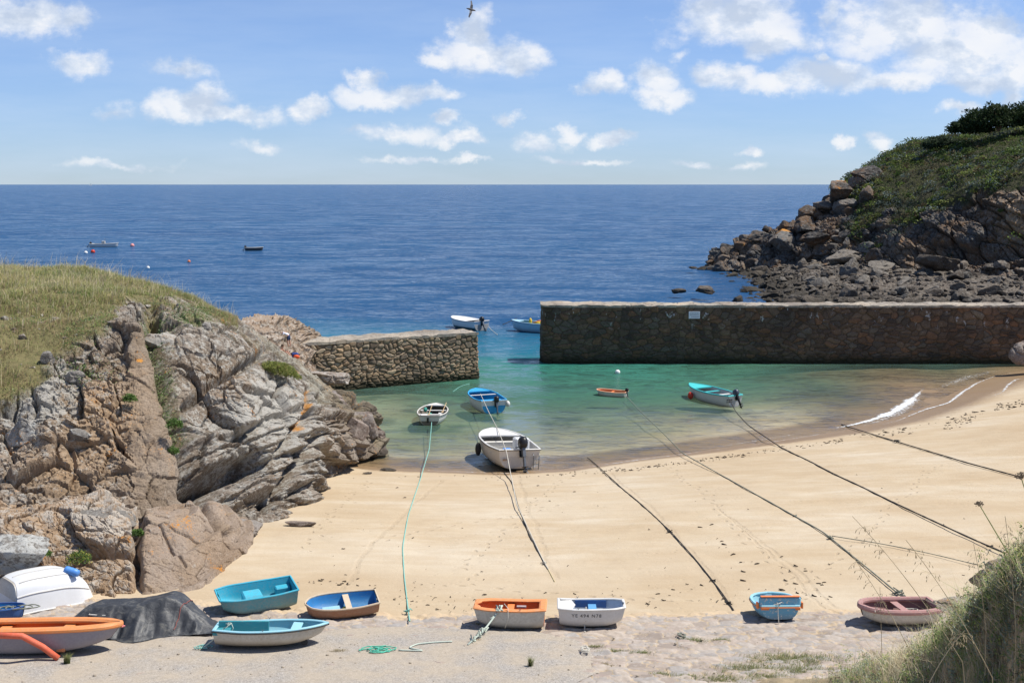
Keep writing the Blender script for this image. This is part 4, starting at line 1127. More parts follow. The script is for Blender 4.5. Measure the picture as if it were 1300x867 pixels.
def blades(P, H, Wd, lean, col, tip=1.15, rng=RNG, curve=.5, wind=(0.25, .05)):
    """grass blades: 5 vertices, 2 quads+tri as 3 triangles"""
    n = len(P)
    th = rng.uniform(0, 2 * PI, n)
    side = np.stack([np.cos(th), np.sin(th), 0 * th], -1) * (Wd / 2)[:, None]
    dr = np.stack([-np.sin(th), np.cos(th), 0 * th], -1) * rng.normal(0, 1, n)[:, None] * lean + np.array([wind[0], wind[1], 0]) * lean
    z = np.array([0, 0, 1.0])
    mid = P + (z * .55 + dr * .35) * H[:, None]
    top = P + (z * 1.0 + dr * (1 + curve)) * H[:, None] * .95
    V = np.stack([P - side, P + side, mid - side * .75, mid + side * .75, top], 1).reshape(-1, 3)
    b = np.arange(n)[:, None] * 5
    F = np.concatenate([b + [0, 1, 3], b + [0, 3, 2], b + [2, 3, 4]], 0)
    C = np.repeat(col, 5, 0).reshape(n, 5, 3) * np.array([.85, .85, 1.0, 1.0, tip])[None, :, None]
    return V, F, C.reshape(-1, 3)
def leaves(P, S, col, rng=RNG, upb=.4, asp=.5):
    n = len(P)
    d = rng.normal(size=(n, 3)); d[:, 2] += upb; d /= np.linalg.norm(d, axis=1)[:, None]
    e = rng.normal(size=(n, 3)); e -= (e * d).sum(1)[:, None] * d; e /= np.linalg.norm(e, axis=1)[:, None]
    s = S[:, None]
    V = np.stack([P, P + (d * .5 + e * asp * .5) * s, P + d * s, P + (d * .5 - e * asp * .5) * s], 1).reshape(-1, 3)
    F = np.arange(n)[:, None] * 4 + np.array([[0, 1, 2, 3]])
    return V, F, np.repeat(col, 4, 0)
def pick(n, pal, w=None, var=.2, rng=RNG):
    pal = np.array(pal); k = rng.choice(len(pal), n, p=w)
    return pal[k] * (1 + rng.uniform(-var, var, (n, 1)))
def join(parts):
    V = []; F = []; C = []; b = 0
    for v, f, c in parts:
        V.append(v); F.append(f + b); C.append(c); b += len(v)
    return np.concatenate(V), np.concatenate(F), np.concatenate(C)
def veg_obj(name, parts, mat, parent=None, kind=None):
    V, F, C = join(parts)
    o = link(name, fast_mesh(name, V, F, mat, False, None, {'col': C}), parent)
    if kind: o['kind'] = kind
    return o

GP = [(.17, .19, .055), (.22, .21, .075), (.30, .26, .11), (.10, .15, .04), (.36, .31, .16), (.07, .11, .03)]
# headland grass
g = HL
slope = np.abs(g['N'][..., 2])
w_ = g['veg'] * (g['tv'] < 6.75) * (g['px'] < 300) * (g['px'] > -230)
w_ = w_ * np.clip(.85 + 2.0 * fbm(g['P'] * .55, 4, 400) + .5 * sstep(430, 360, g['py']), .03, 2.4)
N_ = 135000
pts, ii, jj = sample_grid(g['P'], w_, N_)
dryness = np.clip(.5 + 1.7 * fbm(pts * .35, 3, 410) + .25 * fbm(pts * 1.6, 2, 411), 0, 1)
py_ = g['py'][ii, jj]
topf = sstep(430, 350, py_)
pa = pick(N_, [(.24, .31, .085), (.32, .36, .11), (.17, .24, .07)]); pb_ = pick(N_, [(.62, .55, .28), (.52, .46, .19), (.45, .36, .18)])
brn = pick(N_, [(.40, .29, .17), (.31, .22, .13), (.30, .28, .12)])
mm = (RNG.random(N_) < (dryness * .55 + .25 * topf))[:, None]
col = np.where(mm, pb_, pa)
col = np.where((RNG.random(N_) < .62 * (1 - topf) + .1)[:, None], brn, col)
H_ = (.09 + .21 * RNG.random(N_) ** 1.5) * (.95 + .5 * topf) * np.clip(1 + 1.3 * fbm(pts * .8, 3, 420), .3, 2.2)
tall = RNG.random(N_) < .02 * (1 + 2 * topf)
H_ = np.where(tall, H_ * 2.6, H_); 
col = np.where(tall[:, None], pick(N_, [(.62, .54, .36), (.52, .45, .28)]), col)
b1 = blades(pts, H_, .012 + .012 * RNG.random(N_), .45, col)
veg_obj('headland_grass', [b1], GRASS, kind='stuff')
# leafy patches on the headland, gully ferns, ledge plants
w2 = g['veg'] * (g['px'] < 290) * (g['px'] > -60) * (g['tv'] < 6.6) * (fbm(g['P'] * .6, 3, 430) > .12)
w2 = w2 + 2.2 * np.exp(-(g['gully'] / 9) ** 2) * (g['py'] < 560) * (g['py'] > 400) * (g['tv'] < 6)
w2 = w2 + 1.5 * np.exp(-(((g['px'] - 245) / 24) ** 2 + ((g['py'] - 402) / 9) ** 2)) + .5 * np.exp(-(((g['px'] - 230) / 4) ** 2 + ((g['py'] - 550) / 10) ** 2)) * 5
w2 = w2 + 1.2 * np.exp(-(((g['px'] - 105) / 30) ** 2 + ((g['py'] - 472) / 12) ** 2))
N2 = 42000
pts, ii, jj = sample_grid(g['P'], w2 * (g['tv'] < 6.6), N2)
cen = fbm(pts * 2.5, 2, 440)
pts = pts + g['N'][ii, jj] * 0 + np.array([0, -.35, .5]) * (np.clip(.12 + .5 * cen, 0, .5) * RNG.random(N2))[:, None]
col = pick(N2, [(.13, .24, .06), (.20, .30, .09), (.09, .16, .045), (.36, .40, .22)], var=.3)
veg_obj('headland_ground_cover', [leaves(pts, .05 + .05 * RNG.random(N2), col)], LEAF, kind='stuff')

def bush(name, label, c, r, n, leaf, pal, group=None, cat='bush', asp=.5, stems=6, inner=.55, lump=.35, seed=3):
    root = thing(name, label, cat, c, 0, group)
    rng = np.random.default_rng(seed)
    d = rng.normal(size=(n, 3)); d /= np.linalg.norm(d, axis=1)[:, None]
    d[:, 2] = np.abs(d[:, 2]) * 1.0 - .12
    rad = (inner + (1 - inner) * rng.random(n) ** .6) * (1 + lump * fbm(d * 2.6 + seed, 3, seed) * 1.6)
    P = d * rad[:, None] * np.array(r)
    col = pick(n, pal, var=.25, rng=rng) 
    lf = leaves(P, leaf * (.6 + .8 * rng.random(n)), col, rng, asp=asp)
    veg_obj('foliage', [lf], SCRUB if leaf > .3 else LEAF, root)
    mb = MB()
    for k in range(stems):
        t = 2 * PI * k / stems; e = (r[0] * .6 * math.cos(t), r[1] * .6 * math.sin(t), r[2] * .55)
        mb.tube([(0, 0, -r[2] * .3), (e[0] * .4, e[1] * .4, e[2] * .5), e], [r[2] * .05, r[2] * .035, r[2] * .012], 5)
    mb.build('stem', TWIG, root)
    return root
TWIG = plain('twig_brown', (.16, .11, .07), .8)
bp = at_Y(356, 472, 51.2 * YS)
b_ = bush('cushion_bush', 'yellow-green cushion-shaped bush clinging to the cliff edge below the two people', bp, (1.05, .8, .52), 9000, .07, [(.22, .27, .06), (.32, .36, .08), (.14, .19, .05), (.36, .32, .11)], seed=8, lump=.2)
b_.rotation_euler = (0, .32, .1)
for k, (a, b, Yd, r, lab) in enumerate([(222, 541, 41.5, .35, 'bright green plant tuft in the crack right of the slanting slab'), (218, 575, 41.6, .3, 'lower green plant tuft in the crack right of the slanting slab'),
                            (100, 712, 34.0, .4, 'yellow-flowered green plant on the outcrop ledge behind the upturned dinghy'), (55, 704, 34.2, .25, 'small green plant in the outcrop left of the yellow-flowered one'),
                            (165, 508, 42.6, .3, 'small green plant at the left edge of the slanting slab'), (175, 678, 35.6, .22, 'tiny green plant at the corner of the big smooth slab of the outcrop'), (328, 575, 46.0, .18, 'tiny green plant in the strata of the right cliff block')]):
    pal = [(.10, .19, .04), (.15, .25, .05), (.07, .13, .03)] + ([(.45, .42, .08)] if k == 2 else [])
    bush('rock_plant', lab, at_Y(a, b, Yd * YS), (r * 1.1, r * .8, r), 900, .07, pal, 'plants in the rocks', 'plant', seed=30 + k, lump=.3)

# right headland scrub
_dm = g['veg'] * (g['px'] < 290) * (g['tv'] < 6.2) * (g['px'] > -60) * np.where(g['py'] > 400, 1.0, .15)
pts, _, _ = sample_grid(g['P'], _dm, 130); rubble('turf_stones', pts - [0, 0, .06], .06, .32, ROCK_L, 3, 21, .6)
v = VR; pxr, pyr = proj(RH)
w3 = np.maximum(np.maximum(v, .06 * (fbm(RH * .3, 3, 95) > .05)), RT[None, :] > 5) * (pxr < 1330) * (pxr > 1062) * (pyr < 330) * (RT[None, :] < 5.8)
N3 = 60000
pts, ii, jj = sample_grid(RH, w3, N3)
f1 = fbm(pts * .22, 4, 450); f2 = fbm(pts * .6, 3, 451)
pts = pts + np.array([0, 0, 1.0]) * (np.clip(.2 + 1.5 * f2, 0, 1.5) * RNG.random(N3))[:, None]
green = pick(N3, [(.075, .115, .03), (.10, .15, .038), (.05, .075, .02)], var=.35)
yel = pick(N3, [(.17, .20, .05), (.19, .19, .065)], var=.3)
grey = pick(N3, [(.20, .25, .22), (.13, .165, .135)], var=.25)
brns = pick(N3, [(.09, .06, .035), (.06, .05, .03)])
col = np.where((f1 > .10)[:, None], yel, green); col = np.where((fbm(pts * .35 + 40, 3, 452) > .22)[:, None], brns, col)
low = np.interp(pxr[ii, jj], [1040, 1100, 1160, 1230, 1300], [262, 285, 268, 242, 226]) - pyr[ii, jj]
gm = (RNG.random(N3) < .55 * np.exp(-((low - 12) / 16) ** 2) * (f2 > -.02))
col = np.where(gm[:, None], grey, col)
# low bushes of many sizes give the slope its lumpy outline
cp_, ii, jj = sample_grid(RH, w3 * np.clip(.6 + 2 * fbm(RH * .12, 3, 455), .05, 2), 1500)
cr_ = .5 + 1.5 * RNG.random(1500) ** 2.2
cc_ = np.where((RNG.random(1500) < .22)[:, None], pick(1500, [(.17, .21, .18), (.12, .15, .12)]), pick(1500, [(.11, .16, .04), (.15, .21, .05), (.075, .11, .03), (.24, .27, .07), (.14, .11, .06)], var=.3))
kk = np.repeat(np.arange(1500), 46); d3 = RNG.normal(size=(len(kk), 3)); d3 /= np.linalg.norm(d3, axis=1)[:, None]; d3[:, 2] = np.abs(d3[:, 2])
bp3 = cp_[kk] + d3 * (cr_[kk] * (.7 + .3 * RNG.random(len(kk))))[:, None] * [1, 1, .75]
lumps = leaves(bp3, .22 + .2 * RNG.random(len(kk)), cc_[kk] * (1 + .3 * RNG.normal(size=(len(kk), 1)).clip(-1, 1)), asp=.8)
veg_obj('far_slope_scrub', [leaves(pts[::2], .18 + .2 * RNG.random(N3 // 2), col[::2], upb=.8), lumps], SCRUB, kind='stuff')
for k, (a, b, Yd, r, lab) in enumerate([(1268, 158, 194, (6.4, 4.5, 4.2), 'large dark green shrub crowning the far headland at the right edge'),
                                (1232, 166, 196, (3.6, 3, 2.4), 'dark shrub at the left foot of the large crowning shrub'),
                                (1303, 156, 194, (4.5, 4, 3.4), 'dark shrub cut by the right frame edge on the far headland'),
                                (1195, 186, 201, (3.4, 2.5, 1.9), 'low rounded grey-green shrub alone on the far ridge line')]):
    pal = [(.022, .04, .014), (.035, .06, .02), (.05, .075, .028)] if k < 3 else [(.08, .105, .06), (.055, .08, .04)]
    bush('headland_shrub', lab, at_Y(a, b, Yd * YS), r, 9000, .5, pal, 'shrubs on the far ridge', seed=60 + k, lump=.45, inner=.45)

# ------------------------------------------------------------------ near bank, lower right
nb = 360
brow = [
    row([(880, 950, 25.4), (960, 970, 22), (1100, 1010, 14.5), (1360, 1010, 8), (1900, 1010, 7)], nb),
    row([(915, 915, 25.6), (985, 900, 24.4), (1100, 892, 19), (1200, 892, 14.5), (1420, 892, 9.4), (1900, 860, 8)], nb),
    row([(930, 890, 25.9), (985, 872, 25.4), (1060, 862, 24.2), (1120, 852, 22), (1180, 838, 19.5), (1225, 826, 17.5), (1262, 795, 16), (1305, 750, 14.5), (1450, 660, 12), (1950, 560, 10.5)], nb),
    row([('w', 5.0, 28.2, 2.9), ('w', 7.4, 28, 2.6), ('w', 9.3, 27.5, 2.6), ('w', 11, 25.5, 2.7), ('w', 12, 22, 2.9), ('w', 13.5, 19, 3.2), ('w', 17, 16, 4), ('w', 26, 14, 6)], nb)]
Pb, tv = catmull_rows(np.array(brow), 0, [40, 90, 50])
Nb = smooth_field(normals(Pb), 4)
if Nb[nb // 2, 60, 2] < 0: Nb = -Nb
Pb = Pb + Nb * (.18 * fbm(Pb * .8, 4, 500) + .05 * fbm(Pb * 3, 3, 501))[..., None]
vegb = np.clip(.75 + .8 * fbm(Pb * .9, 3, 510), 0, 1)
o = link('grassy_bank', fast_mesh('grassy_bank', Pb, grid_faces(*Pb.shape[:2]), rock_mat('bank_soil', [(.30, .23, .15), (.40, .31, .20), (.46, .36, .24)], .2), True,
     {'cid': vegb, 'veg': vegb * .35, 'ochre': 0 * vegb, 'lich': 0 * vegb, 'oran': 0 * vegb}))
tag(o, kind='structure')
BANK = Pb
def bank_pt(px_, py_):
    a, b = proj(BANK[:, :130]); k = np.argmin((a - px_) ** 2 + (b - py_) ** 2); i, j = np.unravel_index(k, a.shape); return BANK[i, j]
a_, b_ = proj(Pb)
hgtw = sstep(1020, 1120, a_) 
w4 = (tv[None, :] < 2.8) * (b_ < 925) * (a_ < 1800) * (a_ > 890) * (.12 + hgtw) * np.where(a_ > 1330, .45, 1.0) * np.where(tv[None, :] > 2.25, .5, 1.0)
w4 = w4 / np.maximum(Pb[..., 1], 5) ** 1.0 * np.clip(.7 + 2.4 * fbm(Pb * 1.3, 3, 511), .22, 3)
N4 = 34000
pts, ii, jj = sample_grid(Pb, w4, N4)
hg = hgtw[ii, jj]
dry = 1.3 * fbm(pts * 1.1, 3, 520) + .7 * (RNG.random(N4) - .5)
col = np.where((dry > -.12)[:, None], pick(N4, [(.66, .57, .38), (.54, .44, .27), (.72, .66, .48)]), pick(N4, [(.36, .43, .17), (.44, .49, .22), (.28, .34, .13), (.50, .50, .28)]))
H4 = ((.05 + .09 * RNG.random(N4)) + hg * (.03 + .30 * RNG.random(N4) ** 2.2)) * np.clip(1 + 1.5 * fbm(pts * 1.7, 2, 523), .35, 2)
str_ = RNG.random(N4) < .06 * hg; H4 = np.where(str_, .45 + .45 * RNG.random(N4), H4); col = np.where(str_[:, None], pick(N4, [(.62, .54, .36), (.5, .4, .26)]), col)
g1 = blades(pts, H4, .006 + .008 * RNG.random(N4), .55, col, wind=(.05, 0))
veg_obj('bank_grass', [g1], GRASS, kind='stuff')
# leafy herbs: stalks with small leaves and yellow-green or white flower heads
rg = np.random.default_rng(5)
w5 = w4 * hgtw * np.clip(1 + 2 * fbm(Pb * .8 + 5, 3, 530), 0, 2.5)
roots_, ii, jj = sample_grid(Pb, w5, 2400)
LV = []; stalk_t = []
for k, p in enumerate(roots_):
    h = rg.uniform(.14, .5) * (1 + .5 * (rg.random() < .15)); ln = rg.normal(0, .22, 2)
    kind_ = rg.random()
    m_ = int(26 + 26 * rg.random()); t = rg.random(m_) ** .8
    r_ = .05 + .05 * (1 - t)
    an = rg.uniform(0, 2 * PI, m_)
    q = p + np.stack([ln[0] * t * h + r_ * np.cos(an), ln[1] * t * h + r_ * np.sin(an), t * h], -1)
    pal = [(.28, .38, .11), (.20, .30, .09), (.36, .44, .16)] if kind_ < .5 else [(.38, .44, .32), (.28, .34, .24)] if kind_ < .8 else [(.34, .24, .15), (.26, .18, .11), (.46, .38, .22)]
    c = pick(m_, pal, rng=rg)
    LV.append(leaves(q, rg.uniform(.03, .075, m_) * (1.25 - .5 * t), c, rg, asp=.38))
    if kind_ < .35:     # yellow-green umbels
        mm_ = 14; q = p + np.stack([ln[0] * h + rg.normal(0, .035, mm_), ln[1] * h + rg.normal(0, .035, mm_), h + rg.normal(0, .012, mm_)], -1)
        LV.append(leaves(q, rg.uniform(.012, .02, mm_), pick(mm_, [(.58, .62, .12), (.48, .55, .11)], rng=rg), rg, asp=.9))
    elif kind_ > .9:
        mm_ = 16; q = p + np.stack([ln[0] * h + rg.normal(0, .016, mm_), ln[1] * h + rg.normal(0, .016, mm_), h + rg.normal(0, .02, mm_)], -1)
        LV.append(leaves(q, rg.uniform(.012, .02, mm_), pick(mm_, [(.62, .60, .52), (.55, .5, .42)], rng=rg), rg, asp=.9))
    elif kind_ > .82:   # dark dried spikes
        mm_ = 22; tt = rg.uniform(.55, 1.25, mm_)
        q = p + np.stack([ln[0] * tt * h + rg.normal(0, .008, mm_), ln[1] * tt * h + rg.normal(0, .008, mm_), tt * h], -1)
        LV.append(leaves(q, rg.uniform(.012, .022, mm_), pick(mm_, [(.10, .07, .05), (.16, .10, .07)], rng=rg), rg, asp=.8))
    stalk_t.append(blades(p[None], np.array([h * 1.05]), np.array([.006]), .01, np.array([[.18, .2, .08]]), rng=rg, wind=(ln[0] * 60, ln[1] * 60)))
veg_obj('bank_herbs', LV, LEAF, kind='stuff')
veg_obj('herb_stalks', stalk_t, GRASS, kind='stuff')

DRY = plain('dry_straw', (.46, .38, .24), .8)
SEED = plain('seed_head_brown', (.20, .155, .11), .9, .4)
GST = plain('green_stalk', (.20, .24, .09), .7)
# tall single oat stems seen against the sand
OATS = [((1222, 840), (1082, 655), 10.5, 'tall oat grass stem leaning left from the bank, its drooping head highest over the sand'), ((1260, 860), (1150, 685), 9.5, 'straw-coloured oat stem crossing in front of the pink dinghy'),
        ((1172, 860), (1078, 700), 11.5, 'pale oat stem left of the pink dinghy'), ((1252, 800), (1236, 690), 12, 'short upright oat stem right of the pink dinghy'), ((1120, 866), (1117, 745), 13, 'thin upright straw stem just left of the bank plants'),
        ((1180, 866), (1225, 800), 9, 'straw stem leaning right low in the bank plants'), ((1290, 800), (1276, 655), 11, 'thin dry stem rising by the right edge under the seed heads')]
for k, (a, b, Yd, lab) in enumerate(OATS):
    Yd *= YS; A = at_Y(*a, Yd); B = at_Y(*b, Yd * 1.0)
    root = thing('oat_stem', lab, 'grass stem', A, 0, 'tall oat stems on the bank')
    D = B - A; mid = D * .55 + np.array([D[0] * -.08, 0, .05])
    ts = np.linspace(0, 1, 12); pth = [(1 - t) ** 2 * np.zeros(3) + 2 * t * (1 - t) * mid + t * t * D for t in ts]
    pth = [np.array([0, 0, -.5]) - D * .08] + pth
    MB().tube(pth, [.004] * 8 + [.003] * 5, 5).build('stalk', DRY, root)
    mb = MB(); rr = random.Random(k)
    for q in range(26):
        t = rr.uniform(.72, 1.0); p = pth[1 + min(int(t * 11), 11)]
        s = rr.choice((-1, 1)) * rr.uniform(.02, .10)
        e = Vector(p) + Vector((s, rr.uniform(-.03, .03), rr.uniform(-.07, .02)))
        mb.tube([p, (Vector(p) + e) / 2 + Vector((0, 0, .015)), e], [.0012, .001, .001], 3)
        mb.tube([e, e + Vector((s * .06, 0, -.012)), e + Vector((s * .12, 0, -.03))], [.001, .005, .0008], 5)
    mb.build('spikelets', DRY, root)
for k, (hx, hy, ex, ey, Yd, rr_, lab) in enumerate([(1243, 640, 1312, 752, 8.0, .037, 'dry brown carrot seed head on a leaning green stalk above the bank'), (1296, 605, 1330, 700, 8.0, .05, 'brown seed head at the right frame edge where the upper rope ends')]):
    Yd *= YS; Hd = at_Y(hx, hy, Yd); Rt = at_Y(ex, ey, Yd)
    root = thing('carrot_seed_head', lab, 'plant', Rt, 0, 'wild carrot seed heads')
    D = Hd - Rt
    MB().tube([(D[0] * -1.0, 0, -1.6), (0, 0, 0), D * .5 + np.array([-.02, 0, .02]), D], [.007, .006, .005, .004], 6).build('stalk', GST, root)
    mb = MB(); q_ = np.random.default_rng(k)
    for i in range(70):
        d = q_.normal(size=3); d /= np.linalg.norm(d); d[2] = abs(d[2]) * 1.0 - .25
        e = D + d * rr_ * q_.uniform(.7, 1.05)
        mb.tube([D - np.array([0, 0, rr_ * .5]), (D + e) / 2, e], [.0015, .001, .001], 3)
        mb.ball(e, (.0045, .0045, .0045), 5, 4)
    mb.build('seed_cluster', SEED, root)

# small tufts of grass in the joints of the slipway
TUFT = [(640, 793, .5, 'large grass tuft under the orange dinghy'), (613, 791, .3, 'yellowish grass tuft left of the knotted rope of the orange dinghy'), (776, 826, .35, 'green grass tuft in the paving below the white registered dinghy'),
        (812, 828, .35, 'grass tuft right of the one below the white registered dinghy'), (755, 820, .2, 'short grass tuft beside the white rope knot'), (880, 812, .4, 'grass strip in the paving left of the small grey mooring block'),
        (915, 812, .3, 'grass strip in the paving right of the small grey mooring block'), (770, 843, .3, 'dry grass tuft at the edge of the concrete'), (840, 855, .35, 'low grass strip near the bottom of the paving'),
        (872, 858, .3, 'low grass tuft left of the sandy patch'), (673, 845, .2, 'upright green weed alone on the concrete'), (605, 812, .15, 'dry grass under the end of the knotted rope'),
        (950, 848, .9, 'wide grass tuft at the left foot of the bank'), (920, 862, .8, 'outermost grass tuft at the left foot of the bank'), (985, 836, 1.0, 'grass tuft behind the left foot of the bank'), (1030, 836, 1.0, 'grass tuft farthest right along the foot of the bank'), (975, 858, .8, 'grass tuft in the sandy patch at the bottom edge beside the bank'), (1015, 850, .9, 'grass tuft between the sandy patch and the bank plants'), (430, 826, .25, 'dry brown tuft on the concrete between the two left dinghies'), (85, 842, .3, 'small upright green seedling in front of the grey-hulled dinghy')]
for k, (a, b, s, lab) in enumerate(TUFT):
    P = hit_top(a, b); q_ = np.random.default_rng(700 + k)
    n_ = int(260 * s / .3); 
    up = lab.find('upright') >= 0
    sx_ = s * (.25 if up else 1.0)
    pp = np.stack([q_.normal(0, sx_ * .5, n_), q_.normal(0, sx_ * .22, n_), 0 * q_.random(n_) - .02], -1)
    dr_ = 'dry' in lab or 'yellowish' in lab
    col = pick(n_, [(.36, .30, .17), (.28, .22, .12)] if dr_ else [(.16, .21, .06), (.22, .25, .09), (.32, .29, .14)], rng=q_)
    me = None
    V, F, C = blades(pp, (.25 if up else .035 + .05 * s) * (.6 + .8 * q_.random(n_)), .008 + .006 * q_.random(n_), .3 if up else .9, col, rng=q_)
    o = link('grass_tuft', fast_mesh('grass_tuft', V, F, GRASS, False, None, {'col': C}), None, P)
    tag(o, lab, 'grass tuft', 'grass tufts in the paving')

# seaweed flakes along the tide marks
SW = plain('dry_seaweed', (.045, .03, .02), .85, .4)
def seaweed(name, segs, seed):
    q_ = np.random.default_rng(seed); mb = MB()
    for (x0, y0, x1, y1, sp, n, sz) in segs:
        for i in range(n):
            t = q_.random(); a = x0 + (x1 - x0) * t; b = y0 + (y1 - y0) * t + q_.normal(0, sp)
            P = hit(a, b)
            if P[2] < .02: continue
            r = sz * (.4 + q_.random() ** 2 * 1.6); ro = q_.uniform(0, PI)
            pt = [P + np.array([math.cos(ro + w) * r * u, math.sin(ro + w) * r * u, .015 + .02 * q_.random()]) for u, w in ((-1, .3), (-.3, 0), (.4, .2), (1, -.2))]
            mb.tube(pt, [.01, r * .22, r * .25, .01], 4)
    return tag(mb.build(name, SW), kind='stuff')
seaweed('seaweed_line', [(660, 606, 800, 596, 1.5, 60, .06), (800, 596, 960, 576, 1.2, 130, .07), (960, 574, 1070, 560, 1.5, 60, .07), (1060, 558, 1160, 548, 2, 30, .09), (1200, 540, 1240, 530, 3, 60, .08), (1262, 518, 1300, 512, 2.5, 60, .09), (1130, 548, 1250, 524, 2, 30, .09), (500, 606, 640, 606, 2, 14, .05),
                         (350, 738, 480, 742, 3, 26, .06), (500, 760, 620, 770, 12, 60, .05), (690, 756, 1060, 764, 8, 34, .055), (400, 620, 1250, 680, 40, 34, .045), (420, 700, 1150, 730, 25, 34, .045), (880, 690, 1060, 760, 14, 34, .07)], 4)
PEB = plain('beach_pebble', (.30, .25, .19), .85, .3)
mb = MB(); q_ = np.random.default_rng(44)
for i in range(170):
    a = q_.uniform(0, 1000); b = q_.uniform(800, 866)
    P = hit_top(a, b); r = .012 + .03 * q_.random() ** 4
    mb.ball(P + np.array([0, 0, r * .3]), (r * 1.3, r, r * .7), 7, 5)
tag(mb.build('loose_pebbles', PEB, smooth=True), kind='stuff')
# ================================================================== boats
DG = 'dinghies ashore on the slipway'
def curve(ctrl, t):
    c = np.array(ctrl, float)
    # monotone smooth interpolation
    x, y = c[:, 0], c[:, 1]; m = np.gradient(y, x)
    i = np.clip(np.searchsorted(x, t, side='right') - 1, 0, len(x) - 2); h = x[i + 1] - x[i]; f = (t - x[i]) / h
    return (2 * f ** 3 - 3 * f ** 2 + 1) * y[i] + (f ** 3 - 2 * f ** 2 + f) * h * m[i] + (-2 * f ** 3 + 3 * f ** 2) * y[i + 1] + (f ** 3 - f ** 2) * h * m[i + 1]
PLANS = {
 'pram': [(0, .80), (.3, 1), (.6, .98), (.85, .80), (1, .55)],
 'box': [(0, .90), (.3, 1), (.6, 1), (.85, .93), (1, .70)],
 'tub': [(0, .80), (.25, .96), (.5, 1), (.7, .95), (.86, .76), (.95, .48), (1, .10)],
 'row': [(0, .66), (.25, .93), (.5, 1), (.7, .88), (.86, .58), (.95, .28), (1, .03)],
 'motor': [(0, .86), (.25, .98), (.5, 1), (.7, .92), (.86, .66), (.95, .36), (1, .03)],
}
def make_boat(name, label, cat, loc, heading, L, B, D, plan, hullm, innerm, rimm, rim=(.05, .04), rimout=.5, seats=(), seatm=None, deck=None, deckm=None, stern_deck=None,
              pexp=.55, flare=.10, rocker=.35, sheer=.18, rake=.12, floor=.10, tilt=0, pitch=0, group=None, xtilt=-.075, th=.035, floorm=None, rubm=None, keelm=None, flip=False, strakes=0, trim=True):
    rot = Matrix.Rotation(xtilt if group == DG else 0, 4, 'X') @ Matrix.Rotation(heading, 4, 'Z') @ Matrix.Rotation(pitch, 4, 'Y') @ Matrix.Rotation(tilt, 4, 'X')
    if flip: rot = rot @ Matrix.Translation((0, 0, D * (1 + sheer * .3))) @ Matrix.Rotation(PI, 4, 'X')
    root = bpy.data.objects.new(name, None); COL.objects.link(root)
    root.matrix_world = Matrix.Translation([float(q) for q in loc]) @ rot
    tag(root, label, cat, group)
    NS, NK = 44, 13
    t = np.linspace(0, 1, NS); t = 1 - (1 - t) ** 1.25
    w = curve(PLANS[plan], t) * B / 2
    kz = D * rocker * np.clip((t - .45) / .55, 0, 1) ** 2.4 * 1.0 + D * .10 * np.clip((.3 - t) / .3, 0, 1) ** 2
    sz = D * (1 + sheer * np.clip((t - .25) / .75, 0, 1) ** 1.8 + .05 * np.clip((.25 - t) / .25, 0, 1))
    def section(wv, k, s, sub=0.0):
        ph = np.linspace(0, PI / 2, NK)
        zrel = 1 - np.cos(ph) ** pexp if True else 0
        y = np.sin(ph) ** pexp * (1 - flare * (1 - zrel)); 
        return y, zrel
    y0, zr = section(1, 0, 1)
    X = np.zeros((NS, NK)); Yh = np.zeros((NS, NK)); Zh = np.zeros((NS, NK))
    bowf = np.clip((t - .5) / .5, 0, 1) ** 2.5
    for i in range(NS):
        X[i] = L * (t[i] - .5) - rake * D * 1.6 * (1 - zr) * bowf[i] - .12 * D * (-(zr)) * (t[i] < 1e-6) * 0 + .10 * D * (1 - zr) * (1 - min(t[i] * 8, 1))
        Yh[i] = w[i] * y0; Zh[i] = kz[i] + (sz[i] - kz[i]) * zr
    full = lambda Xa, Ya, Za: np.concatenate([np.stack([Xa, -Ya, Za], -1)[:, ::-1], np.stack([Xa, Ya, Za], -1)[:, 1:]], 1)
    O = full(X, Yh, Zh)                               # (NS, 2NK-1, 3) from starboard sheer under the keel to port sheer
    if strakes:
        pass
    mbh = MB()
    n, m_ = O.shape[:2]
    mbh.add(O.reshape(-1, 3), grid_faces(n, m_))
    # ends
    mbh.add(O[0], [list(range(m_))])
    if w[-1] > .06 * B: mbh.add(O[-1], [list(range(m_))[::-1]])
    hull = mbh.build('hull', hullm, root, smooth=False)
    hull.data.polygons.foreach_set('use_smooth', [len(p.vertices) == 4 for p in hull.data.polygons])
    # inner skin
    ti = np.clip(t, th / L * 1.2, 1 - th / L * 1.5)
    wi = np.maximum(np.interp(ti, t, w) - th, .004)
    xi = np.interp(ti, t, np.arange(NS)); 
    Xi = np.zeros((NS, NK)); Yi = np.zeros((NS, NK)); Zi = np.zeros((NS, NK))
    ks = np.interp(ti, t, kz); ss = np.interp(ti, t, sz)
    for i in range(NS):
        Xi[i] = L * (ti[i] - .5) - rake * D * 1.6 * (1 - zr) * bowf[i] * .9; Yi[i] = wi[i] * y0
        Zi[i] = np.maximum(ks[i] + th + (ss[i] - ks[i] - th) * zr, ks.min() + floor)
        Zi[i] = np.minimum(Zi[i], ss[i])
    I = full(Xi, Yi, Zi); I[..., 2] -= .004
    mbi = MB(); mbi.add(I.reshape(-1, 3), grid_faces(n, m_)); mbi.add(I[0], [list(range(m_))]); mbi.add(I[-1], [list(range(m_))])
    inn = mbi.build('interior', innerm, root)
    inn.data.polygons.foreach_set('use_smooth', [len(p.vertices) == 4 for p in inn.data.polygons])
    # rim running right round
    pp = [(X[i, -1], Yh[i, -1], Zh[i, -1]) for i in range(NS)]
    ps = [(X[i, -1], -Yh[i, -1], Zh[i, -1]) for i in range(NS)][::-1]
    tr = [(X[0, -1], Yh[0, -1] * k, Zh[0, -1]) for k in (-.6, -.2, .2, .6)]
